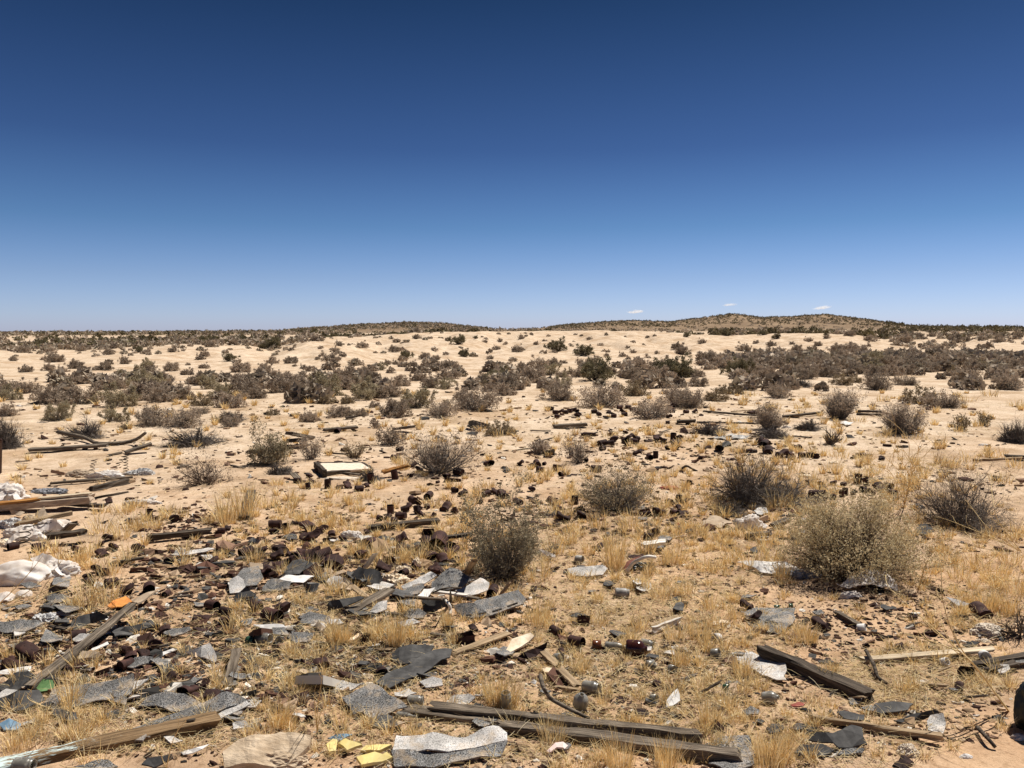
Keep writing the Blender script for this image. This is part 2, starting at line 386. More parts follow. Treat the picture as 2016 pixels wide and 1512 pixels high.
# dry desert air: the sky deepens quickly with height above the horizon
tc = nt.nodes.new('ShaderNodeTexCoord'); sx_ = nt.nodes.new('ShaderNodeSeparateXYZ'); nt.links.new(tc.outputs['Generated'], sx_.inputs[0])
rp = nt.nodes.new('ShaderNodeValToRGB'); el = rp.color_ramp.elements
DEEP = [(0.0, (.78, .87, 1.42)), (.021, (.728, .843, 1.32)), (.067, (.574, .676, 1.01)), (.129, (.345, .505, .744)), (.218, (.198, .30, .498)), (.376, (.086, .163, .268)), (1.0, (.07, .13, .21))]
while len(el) < len(DEEP): el.new(.5)
for e_, (p_, c_) in zip(el, DEEP): e_.position = p_; e_.color = (*[k * SKYK for k in c_], 1)
nt.links.new(sx_.outputs['Z'], rp.inputs['Fac'])
mu = nt.nodes.new('ShaderNodeMix'); mu.data_type = 'RGBA'; mu.blend_type = 'MULTIPLY'; mu.inputs[0].default_value = 1.0
nt.links.new(sky.outputs[0], mu.inputs[6]); nt.links.new(rp.outputs['Color'], mu.inputs[7]); nt.links.new(mu.outputs[2], bg.inputs['Color'])
bg.inputs['Strength'].default_value = 0.1
sl = bpy.data.lights.new('sun', 'SUN'); sl.energy = 5.0; sl.angle = R(0.5); sl.color = (1.0, 0.955, 0.88)
so = bpy.data.objects.new('sun', sl); COL.objects.link(so)
sd = Vector((math.sin(R(SUN_AZ)) * math.cos(R(SUN_EL)), math.cos(R(SUN_AZ)) * math.cos(R(SUN_EL)), math.sin(R(SUN_EL))))
so.rotation_euler = sd.to_track_quat('Z', 'Y').to_euler()
so.location = sd * 50

# ------------------------------------------------------------------ tubes, quads
def tubes(segs, sides=3):
    """segs (N,8): p0 p1 r0 r1 -> verts, faces"""
    s = np.asarray(segs, dtype=np.float64)
    p0, p1, r0, r1 = s[:, :3], s[:, 3:6], s[:, 6:7], s[:, 7:8]
    d = p1 - p0; d = d / np.maximum(np.linalg.norm(d, axis=1, keepdims=True), 1e-9)
    ref = np.where(np.abs(d[:, 2:3]) < 0.9, np.array([[0, 0, 1.0]]), np.array([[1.0, 0, 0]]))
    a = np.cross(d, ref); a /= np.linalg.norm(a, axis=1, keepdims=True); b = np.cross(d, a)
    n = len(s); vs = np.zeros((n, 2 * sides, 3))
    for k in range(sides):
        an = 2 * math.pi * k / sides; o = a * math.cos(an) + b * math.sin(an)
        vs[:, k] = p0 + o * r0; vs[:, sides + k] = p1 + o * r1
    base = (np.arange(n) * 2 * sides)[:, None]
    fs = [base + np.array([[k, (k + 1) % sides, sides + (k + 1) % sides, sides + k]]) for k in range(sides)]
    return vs.reshape(-1, 3), np.concatenate(fs)

def leaf_quads(pts, size, rng, up=0.3, ratio=0.45):
    pts = np.asarray(pts); n = len(pts)
    d = rng.normal(size=(n, 3)); d[:, 2] = np.abs(d[:, 2]) * 0.7 + up; d /= np.linalg.norm(d, axis=1, keepdims=True)
    q = rng.normal(size=(n, 3)); sdv = np.cross(d, q); sdv /= np.linalg.norm(sdv, axis=1, keepdims=True)
    L = size * rng.uniform(0.6, 1.4, (n, 1)); W = L * ratio
    v = np.stack([pts, pts + d * L * 0.5 + sdv * W * 0.5, pts + d * L, pts + d * L * 0.5 - sdv * W * 0.5], 1)
    f = np.arange(n * 4).reshape(n, 4)
    return v.reshape(-1, 3), f

def grow(seed, W, H, stems=36, steps=5, kids=5, levels=3, r=0.006, spread=80, curl=0.25, droop=0.0, thin=0.6, klen=0.45, wob=0.18, lump=0.62):
    """branching stems filling a dome W wide and H high, base at the origin"""
    rng = np.random.default_rng(seed); segs = []; tips = []
    def branch(p, d, L, rad, lvl):
        n = steps if lvl == 0 else max(2, steps - lvl - 1)
        pts = [p]; dirs = [d]
        for i in range(n):
            d = d + rng.normal(0, wob, 3); d[2] += curl * 0.25 - droop * 0.25
            d = d / np.linalg.norm(d); q = pts[-1] + d * L / n
            if q[2] < 0.004: q[2] = 0.004 + rng.uniform(0, 0.01)
            r0 = rad * (1 - thin * i / n); r1 = rad * (1 - thin * (i + 1) / n)
            segs.append((*pts[-1], *q, r0, r1)); pts.append(q); dirs.append(d)
            if lvl >= levels - 1: tips.append(q)
        tips.append(pts[-1])
        if lvl < levels - 1:
            for k in range(kids if lvl == 0 else max(2, kids - 2)):
                i = rng.integers(1, n + 1) if lvl else rng.integers(max(1, n // 3), n + 1)
                dd = dirs[i] + rng.normal(0, 0.6, 3); dd[2] += curl * 0.5
                dd /= np.linalg.norm(dd)
                branch(pts[i], dd, L * klen * rng.uniform(0.6, 1.2), rad * (1 - thin * i / n) * 0.6, lvl + 1)
    Rr = W / 2
    for s in range(stems):
        th = R(spread) * math.sqrt(rng.uniform(0.0, 1)) ; ph = rng.uniform(0, 2 * math.pi)
        d = np.array([math.sin(th) * math.cos(ph), math.sin(th) * math.sin(ph), math.cos(th)])
        L = 1 / math.sqrt((math.sin(th) / Rr) ** 2 + (math.cos(th) / H) ** 2)
        L *= rng.uniform(0.62, 1.0) * 0.9 * (1.17 - lump + lump * float(vnoise(math.cos(ph) * 1.6 + seed, math.sin(ph) * 1.6 + th * 1.5, 3.3)))
        b = np.array([d[0] * 0.06 * W, d[1] * 0.06 * W, 0.0])
        branch(b, d, L, r * rng.uniform(0.7, 1.3), 0)
    return np.array(segs), np.array(tips), rng

def shrub_parts(seed, W, H, twig, leaf=None, nleaf=0, lsize=0.02, leaf_up=0.3, jitter=0.02, top_only=False, ratio=0.45, **kw):
    segs, tips, rng = grow(seed, W, H, **kw)
    fx = (W / 2) / np.percentile(np.hypot(tips[:, 0], tips[:, 1]), 95); fz = H / np.percentile(tips[:, 2], 99)
    fs = np.array([fx, fx, fz]); tips = tips * fs; segs[:, :3] *= fs; segs[:, 3:6] *= fs
    v, f = tubes(segs); sm = mesh_np('stems', v, f); sm.materials.append(M[twig])
    lm = None
    if leaf and nleaf:
        t = tips
        if top_only: t = t[t[:, 2] > H * 0.25 + 0.0 * t[:, 0]]
        wt = (np.hypot(t[:, 0] / (W / 2), t[:, 1] / (W / 2)) ** 2 + (t[:, 2] / H) ** 2) ** 1.6 + .04; wt /= wt.sum()
        p = t[rng.choice(len(t), nleaf, p=wt)] + rng.normal(0, jitter, (nleaf, 3)); p[:, 2] = np.maximum(p[:, 2], 0.01)
        lv, lf = leaf_quads(p, lsize, rng, leaf_up, ratio); lm = mesh_np('leaves', lv, lf); lm.materials.append(M[leaf])
    return sm, lm

def put_shrub(name, sm, lm, loc, rz, scale, label, cat, group=None):
    r = empty(name, loc, rz); r.scale = scale
    tag(r, label, cat, group)
    link('branches', sm, [], r)
    if lm: link('leaves', lm, [], r)
    return r

# ------------------------------------------------------------------ flat torn pieces
def sheet(name, cat, label, mat, crop, verts, thick=0.005, rough=0.004, parent=None, cuts=2, group=None, tilt=None):
    """a torn flat piece: outline vertices are (x, y, height above ground in cm)"""
    raw = []
    for q in verts.split():
        a = q.split(','); raw.append((*X(crop, float(a[0]), float(a[1])), float(a[2]) if len(a) > 2 else 0.5))
    flat_ = [P(a, b, 0) for a, b, _ in raw]; ys = [p.y for p in flat_]; yy = sum(ys) / len(ys)
    # no piece leans more steeply than its weight would let it
    lim = tilt if tilt else (0.75 if mat in ('tar', 'rust') else 0.42)
    hs = [r[2] for r in raw]; ok = 100 * lim * (max(ys) - min(ys)) / (1 + lim * yy / HC); lo = min(hs) if parent else 0.0
    kf = min(1.0, ok / max(0.01, max(hs) - lo)); pts = [P(a, b, (lo + (h - lo) * kf) / 100 + 0.006) for a, b, h in raw]
    c = sum(pts, Vector()) / len(pts); base = Vector((c.x, c.y, min(p.z for p in pts)))
    seed = (int(abs(c.x) * 977) + int(c.y * 613)) % 9973
    # the torn edge: add wobbling points along each side
    rr = random.Random(seed); out = []
    for i, p in enumerate(pts):
        q = pts[(i + 1) % len(pts)]; L = (q - p).length; n = 1 if L < 0.06 else 2 if L < 0.16 else 3
        for k in range(n):
            v = p.lerp(q, k / n)
            if k: v += Vector((rr.uniform(-1, 1), rr.uniform(-1, 1), 0)) * min(0.009, L * 0.05)
            out.append(v - base)
    bm = bmesh.new(); vs = [bm.verts.new(v) for v in out]
    if len(vs) < 3: return None
    f = bm.faces.new(vs)
    nrm = f.normal.copy(); f.normal_update()
    if f.normal.z < 0: f.normal_flip()
    bmesh.ops.triangulate(bm, faces=[f], quad_method='BEAUTY', ngon_method='BEAUTY')
    for k in range(cuts):
        inner = [e for e in bm.edges if e.calc_length() > 0.03]
        if inner: bmesh.ops.subdivide_edges(bm, edges=inner, cuts=1, use_grid_fill=False)
        bmesh.ops.triangulate(bm, faces=[f for f in bm.faces if len(f.verts) > 3])
    for v in bm.verts:
        n1 = mnoise.noise(Vector((v.co.x * 9 + seed, v.co.y * 9, 3.3))); n2 = mnoise.noise(Vector((v.co.x * 30 + seed, v.co.y * 30, 7.7)))
        v.co.z += rough * (2.2 * n1 + 0.8 * n2) + (max(0, n1) * min(.12, v.co.xy.length) * .16 if rough > .003 else 0)
    top = list(bm.faces)
    r = bmesh.ops.extrude_face_region(bm, geom=top)
    # the extruded copy becomes the upper side
    for g in r['geom']:
        if isinstance(g, bmesh.types.BMVert): g.co.z += thick
    bmesh.ops.recalc_face_normals(bm, faces=bm.faces)
    o = link(name, mesh_bm(name, bm), M[mat], parent, base if parent is None else base - parent.location)
    if parent is None: tag(o, label, cat, group)
    return o

# ------------------------------------------------------------------ planks and beams
def beam_mesh(L, w, t, seed, end=0.03, rough=0.004, taper=0.0):
    rr = random.Random(seed); bm = bmesh.new(); n = max(6, int(L / 0.06)); bow = rr.uniform(-.012, .012); sec = []
    prof = [(-.5, -.5), (-.5, -.1), (-.5, .42), (-.42, .5), (0, .5), (.42, .5), (.5, .42), (.5, -.1), (.5, -.5), (0, -.5)]
    for i in range(n + 1):
        x = -L / 2 + L * i / n; ring = []
        for k, (a, b) in enumerate(prof):
            j = rr.uniform(-1, 1) * rough
            xx = x + (rr.uniform(-end, end) if i in (0, n) else 0)
            tf = 1 - taper * i / n
            nz = mnoise.noise(Vector((x * 4, k * 1.7, seed))) * rough * 1.6
            cv = math.sin((x / L + .5) * math.pi + seed % 3) * L * bow
            ring.append(bm.verts.new((xx, a * w * tf + j + nz * (1 if a > 0 else -1) + cv, b * t * tf + j * 0.7 + nz + abs(cv) * .3)))
        sec.append(ring)
    m = len(prof)
    for i in range(n):
        for k in range(m): bm.faces.new((sec[i][k], sec[i][(k + 1) % m], sec[i + 1][(k + 1) % m], sec[i + 1][k]))
    bm.faces.new(sec[0][::-1]); bm.faces.new(sec[-1])
    bmesh.ops.recalc_face_normals(bm, faces=bm.faces)
    return mesh_bm('beam', bm)

def beam(name, cat, label, mat, crop, a, b, w, t, roll=0.0, parent=None, group=None, taper=0.0, end=0.02):
    """a, b: (x, y, height in cm) of the two ends; w, t in cm"""
    p = P(*X(crop, a[0], a[1]), (a[2] if len(a) > 2 else 0) / 100 + t / 200); q = P(*X(crop, b[0], b[1]), (b[2] if len(b) > 2 else 0) / 100 + t / 200)
    d = q - p; L = d.length; seed = int(abs(p.x) * 531 + p.y * 911) % 9999
    o = link(name, beam_mesh(L, w / 100, t / 100, seed, end=end, rough=min(0.004, t / 100 * 0.12), taper=taper), M[mat], parent)
    xa = d.normalized(); za = Vector((0, 0, 1)); ya = za.cross(xa).normalized(); za = xa.cross(ya)
    mt = Matrix((xa, ya, za)).transposed().to_4x4() @ Matrix.Rotation(roll, 4, 'X'); mt.translation = (p + q) / 2
    if parent:
        pm = Matrix.Translation(parent.location) if parent.type == 'EMPTY' else parent.matrix_basis
        o.matrix_basis = pm.inverted() @ mt
    else:
        o.matrix_basis = mt; tag(o, label, cat, group)
    return o

def path_tube(name, pts, r, mat, sides=6, parent=None, taper=0.6, wob=0.0):
    """a bent rod or stalk through world points, as one tube"""
    bm = bmesh.new(); P_ = [Vector(p) for p in pts]; sm = []
    for i in range(len(P_) - 1):
        a = P_[max(0, i - 1)]; b = P_[i]; c = P_[i + 1]; d = P_[min(len(P_) - 1, i + 2)]
        for k in range(4):
            t = k / 4
            sm.append(0.5 * ((2 * b) + (c - a) * t + (2 * a - 5 * b + 4 * c - d) * t * t + (3 * b - a - 3 * c + d) * t ** 3))
    sm.append(P_[-1]); rings = []
    for i, p in enumerate(sm):
        d = (sm[min(i + 1, len(sm) - 1)] - sm[max(i - 1, 0)]).normalized()
        ref = Vector((0, 0, 1)) if abs(d.z) < 0.9 else Vector((1, 0, 0))
        u = d.cross(ref).normalized(); v = d.cross(u); rad = r * (1 - taper * i / len(sm))
        rings.append([bm.verts.new(p + (u * math.cos(2 * math.pi * k / sides) + v * math.sin(2 * math.pi * k / sides)) * rad) for k in range(sides)])
    for a, b in zip(rings, rings[1:]):
        for k in range(sides): bm.faces.new((a[k], a[(k + 1) % sides], b[(k + 1) % sides], b[k]))
    bm.faces.new(rings[0][::-1]); bm.faces.new(rings[-1])
    bmesh.ops.recalc_face_normals(bm, faces=bm.faces)
    return link(name, mesh_bm(name, bm, True), M[mat] if isinstance(mat, str) else mat, parent)

# ------------------------------------------------------------------ heaps of cloth, rocks
def lump(name, cat, label, mat, crop, x, y, w, h, seed, depth=1.0, crease=0.35, fine=0.1, flat=0.25, parent=None, sub=5, group=None, freq=2.6, smooth=False):
    """an irregular heap centred on a crop pixel, w and h its size in crop pixels"""
    px, py = X(crop, x, y); s = CROPS[crop][2]
    base = P(px, py + h * s * 0.42, 0.0); k = mpp(base)
    W = w * s * k; H = max(0.02, h * s * k * 0.75)
    bm = bmesh.new(); bmesh.ops.create_icosphere(bm, subdivisions=sub, radius=1.0)
    off = Vector((seed * 3.17, seed * 1.9, seed * 0.7))
    for v in bm.verts:
        d = v.co.normalized()
        n1 = mnoise.noise(d * 1.3 + off); n2 = 1 - abs(mnoise.noise(d * freq + off)) * 2; n3 = 1 - abs(mnoise.noise(d * freq * 2.7 + off)) * 2
        rad = 1 + crease * 0.9 * n1 + crease * 0.55 * (n2 - 0.5) + fine * n3 + fine * 0.5 * mnoise.noise(d * 15 + off)
        c = d * rad
        if c.z < -flat: c.z = -flat + (c.z + flat) * 0.05
        v.co = Vector((c.x * W / 2, c.y * W / 2 * depth, (c.z + flat) * H / (1 + flat)))
    o = link(name, mesh_bm(name, bm, smooth), M[mat], parent)
    c = Vector((base.x, base.y + W * 0.2 * depth, 0)); c.z = T(c.x, c.y) - 0.008
    o.location = c if parent is None else c - parent.location
    o.rotation_euler = (0, 0, (seed * 1.37) % 6.28 if depth == 1.0 else 0)
    if parent is None: tag(o, label, cat, group)
    return o

# ------------------------------------------------------------------ lathe (glass)
def lathe(prof, n=28):
    bm = bmesh.new(); rings = []
    for r, z in prof:
        if r < 1e-5: rings.append([bm.verts.new((0, 0, z))])
        else: rings.append([bm.verts.new((r * math.cos(2 * math.pi * k / n), r * math.sin(2 * math.pi * k / n), z)) for k in range(n)])
    for a, b in zip(rings, rings[1:]):
        for k in range(n):
            k2 = (k + 1) % n
            if len(a) == 1 and len(b) > 1: bm.faces.new((a[0], b[k2], b[k]))
            elif len(b) == 1 and len(a) > 1: bm.faces.new((a[k], a[k2], b[0]))
            elif len(a) > 1: bm.faces.new((a[k], a[k2], b[k2], b[k]))
    bmesh.ops.recalc_face_normals(bm, faces=bm.faces)
    return bm
JAR = [(0, 0), (.030, 0), (.036, .004), (.037, .012), (.037, .075), (.034, .086), (.029, .090), (.029, .096), (.031, .097), (.031, .100), (.029, .101), (.029, .108),
       (.026, .108), (.026, .088), (.031, .083), (.0335, .074), (.0335, .013), (.030, .006), (0, .006)]
BOT = [(0, 0), (.026, 0), (.031, .004), (.032, .012), (.032, .10), (.028, .125), (.016, .150), (.0125, .162), (.0125, .195), (.015, .197), (.015, .206), (.0125, .207),
       (.010, .207), (.010, .163), (.0135, .150), (.025, .124), (.029, .10), (.029, .012), (0, .006)]
JUG = [(0, 0), (.036, 0), (.043, .005), (.045, .015), (.046, .06), (.042, .085), (.030, .102), (.017, .108), (.015, .11), (.015, .122), (.012, .122), (.012, .108), (.028, .098), (.039, .083), (.043, .06), (.042, .016), (.033, .006), (0, .006)]
BROKEN = [(0, 0), (.026, 0), (.031, .004), (.032, .012), (.032, .06), (.029, .06), (.029, .012), (0, .006)]
GL = {}
for nm, pr in (('jar', JAR), ('bottle', BOT), ('jug', JUG), ('broken', BROKEN)): GL[nm] = mesh_bm('glass_' + nm, lathe(pr), True)
def glass(name, cat, label, kind, mat, crop, x, y, w, yaw, tilt=90, size=None, group=None):
    px, py = X(crop, x, y); p = P(px, py, 0.02); k = mpp(p); Wd = w * CROPS[crop][2] * k
    base = {'jar': .108, 'bottle': .207, 'jug': .122, 'broken': .06}[kind]; rad = {'jar': .037, 'bottle': .032, 'jug': .046, 'broken': .032}[kind]
    s = Wd / base if tilt > 45 else Wd / (2 * rad)
    me = GL[kind].copy(); o = link(name, me, M[mat]); tag(o, label, cat, group)
    o.scale = (s, s, s); o.rotation_euler = (R(tilt), 0, R(yaw))
    d = Vector((math.sin(R(yaw)) * math.sin(R(tilt)), -math.cos(R(yaw)) * math.sin(R(tilt)), math.cos(R(tilt))))
    c = Vector((p.x, p.y, T(p.x, p.y) + (rad * s * 0.93 if tilt > 45 else 0.0)))
    o.location = c - d * base * s / 2 if tilt > 45 else c
    return o
# ------------------------------------------------------------------ rusty cans
def can_body(seed, squash=0.0, crush=0.0, dia=0.08, L=0.11, n=22, m=9, open_end=True):
    rr = random.Random(seed); off = Vector((seed * 2.3, seed * 5.1, seed)); bm = bmesh.new()
    def deform(p):
        x, y, z = p
        bend = crush * 0.5 * math.sin(x / L * 3 + seed)
        nv = mnoise.noise(Vector((x * 22, y * 18, z * 18)) + off); n2 = mnoise.noise(Vector((x * 60, y * 50, z * 50)) + off)
        k = 1 + crush * 1.1 * nv + crush * 0.4 * n2
        z2 = z * (1 - squash) * k; y2 = y * (1 + squash * 0.45) * (1 + crush * 0.5 * nv)
        z2 += bend * dia * 0.6; x2 = x * (1 - crush * 0.25) + crush * 0.25 * z
        if z2 < -dia * 0.5: z2 = -dia * 0.5
        return Vector((x2, y2, z2 + 0.0012 * n2))
    prof = [(-L / 2, .93), (-L / 2, 1.0), (-L / 2 + .003, 1.035), (-L / 2 + .006, 1.0)]
    for i in range(m): prof.append((-L / 2 + .008 + (L - .016) * i / (m - 1), 1.0 - (0.012 if i % 2 else 0)))
    prof += [(L / 2 - .006, 1.0), (L / 2 - .003, 1.035), (L / 2, 1.0), (L / 2, .95)]
    for i in range(m): prof.append((L / 2 - .008 - (L - .016) * i / (m - 1), .955))
    rings = []
    for x, r in prof:
        ring = []
        for k in range(n):
            a = 2 * math.pi * k / n
            ring.append(bm.verts.new(deform((x, math.cos(a) * r * dia / 2, math.sin(a) * r * dia / 2))))
        rings.append(ring)
    for a, b in zip(rings, rings[1:]):
        for k in range(n): bm.faces.new((a[k], a[(k + 1) % n], b[(k + 1) % n], b[k]))
    for f in bm.faces:
        f.material_index = 0
    bm.faces.ensure_lookup_table()
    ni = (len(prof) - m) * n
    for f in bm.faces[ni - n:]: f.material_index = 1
    bmesh.ops.recalc_face_normals(bm, faces=bm.faces)
    def lid(sign):
        b2 = bmesh.new(); x = sign * (L / 2 - .0035); rs = []
        for r, dx in ((.96, 0), (.86, -.001), (.8, .0015), (.5, .0015), (.44, 0), (0.12, 0)):
            rs.append([b2.verts.new(deform((x + sign * dx, math.cos(2 * math.pi * k / n) * r * dia / 2, math.sin(2 * math.pi * k / n) * r * dia / 2))) for k in range(n)])
        for a, b in zip(rs, rs[1:]):
            for k in range(n): b2.faces.new((a[k], a[(k + 1) % n], b[(k + 1) % n], b[k]))
        b2.faces.new(rs[-1])
        g = bmesh.ops.extrude_face_region(b2, geom=list(b2.faces))
        for v in g['geom']:
            if isinstance(v, bmesh.types.BMVert): v.co.x -= sign * .0012
        bmesh.ops.recalc_face_normals(b2, faces=b2.faces)
        return mesh_bm('lid', b2, False)
    ml = [lid(-1)] + ([] if open_end else [lid(1)])
    mb = mesh_bm('can_body', bm, True)
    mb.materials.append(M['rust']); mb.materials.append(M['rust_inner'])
    for q in ml: q.materials.append(M['rust'])
    return mb, ml

def scrap_mesh(seed, L=0.11, W=0.085, arc=1.6):
    """a torn, unrolled side of a can"""
    rr = random.Random(seed); bm = bmesh.new(); n, m = 9, 9; g = []
    for i in range(n):
        row = []
        for j in range(m):
            u = i / (n - 1) - 0.5; v = j / (m - 1) - 0.5
            edge = max(abs(u), abs(v)) * 2
            x = u * L * (1 + 0.16 * mnoise.noise(Vector((v * 5, seed, 1)))) + (rr.uniform(-1, 1) * 0.006 if edge > .95 else 0)
            a = v * arc; rad = W / arc
            y = math.sin(a) * rad * (1 + 0.2 * mnoise.noise(Vector((u * 5, seed, 4)))); z = (math.cos(a) - math.cos(arc / 2)) * rad
            z += 0.012 * mnoise.noise(Vector((u * 3 + seed, v * 3, 2))) + 0.004 * mnoise.noise(Vector((u * 11 + seed, v * 11, 2)))
            row.append(bm.verts.new((x, y, z)))
        g.append(row)
    for i in range(n - 1):
        for j in range(m - 1): bm.faces.new((g[i][j], g[i + 1][j], g[i + 1][j + 1], g[i][j + 1]))
    r = bmesh.ops.extrude_face_region(bm, geom=list(bm.faces))
    for v in r['geom']:
        if isinstance(v, bmesh.types.BMVert): v.co.z += 0.0018
    bmesh.ops.recalc_face_normals(bm, faces=bm.faces)
    mm = mesh_bm('tin_scrap', bm); mm.materials.append(M['rust']); return mm

def lid_mesh(seed, dia=0.085):
    n = 20; bm = bmesh.new(); rs = []
    for r, z in ((1.0, 0.0), (1.03, .003), (1.0, .006), (.93, .006), (.9, .003), (.55, .003), (.5, .005), (.2, .004)):
        rs.append([bm.verts.new((math.cos(2 * math.pi * k / n) * r * dia / 2, math.sin(2 * math.pi * k / n) * r * dia / 2,
                                 z + 0.004 * mnoise.noise(Vector((math.cos(2 * math.pi * k / n) * r * 2, math.sin(2 * math.pi * k / n) * r * 2, seed))))) for k in range(n)])
    for a, b in zip(rs, rs[1:]):
        for k in range(n): bm.faces.new((a[k], a[(k + 1) % n], b[(k + 1) % n], b[k]))
    bm.faces.new(rs[-1]); bm.faces.new(rs[0][::-1])
    bmesh.ops.recalc_face_normals(bm, faces=bm.faces)
    mm = mesh_bm('tin_lid', bm); mm.materials.append(M['rust']); return mm

def tin_box(seed):
    bm = bmesh.new(); bmesh.ops.create_cube(bm, size=1.0)
    top = max(bm.faces, key=lambda f: f.calc_center_median().z)
    r = bmesh.ops.inset_individual(bm, faces=[top], thickness=0.06, depth=-0.0)
    bmesh.ops.translate(bm, verts=top.verts, vec=(0, 0, -0.8))
    bmesh.ops.bevel(bm, geom=[e for e in bm.edges], offset=0.03, segments=1, affect='EDGES')
    bmesh.ops.subdivide_edges(bm, edges=bm.edges, cuts=1, use_grid_fill=True)
    for v in bm.verts:
        v.co += Vector([mnoise.noise(v.co * 3 + Vector((seed, k, 0))) * 0.07 for k in range(3)])
        v.co = Vector((v.co.x * .11, v.co.y * .08, v.co.z * .075))
    bmesh.ops.recalc_face_normals(bm, faces=bm.faces)
    mm = mesh_bm('tin_box', bm); mm.materials.append(M['rust']); return mm

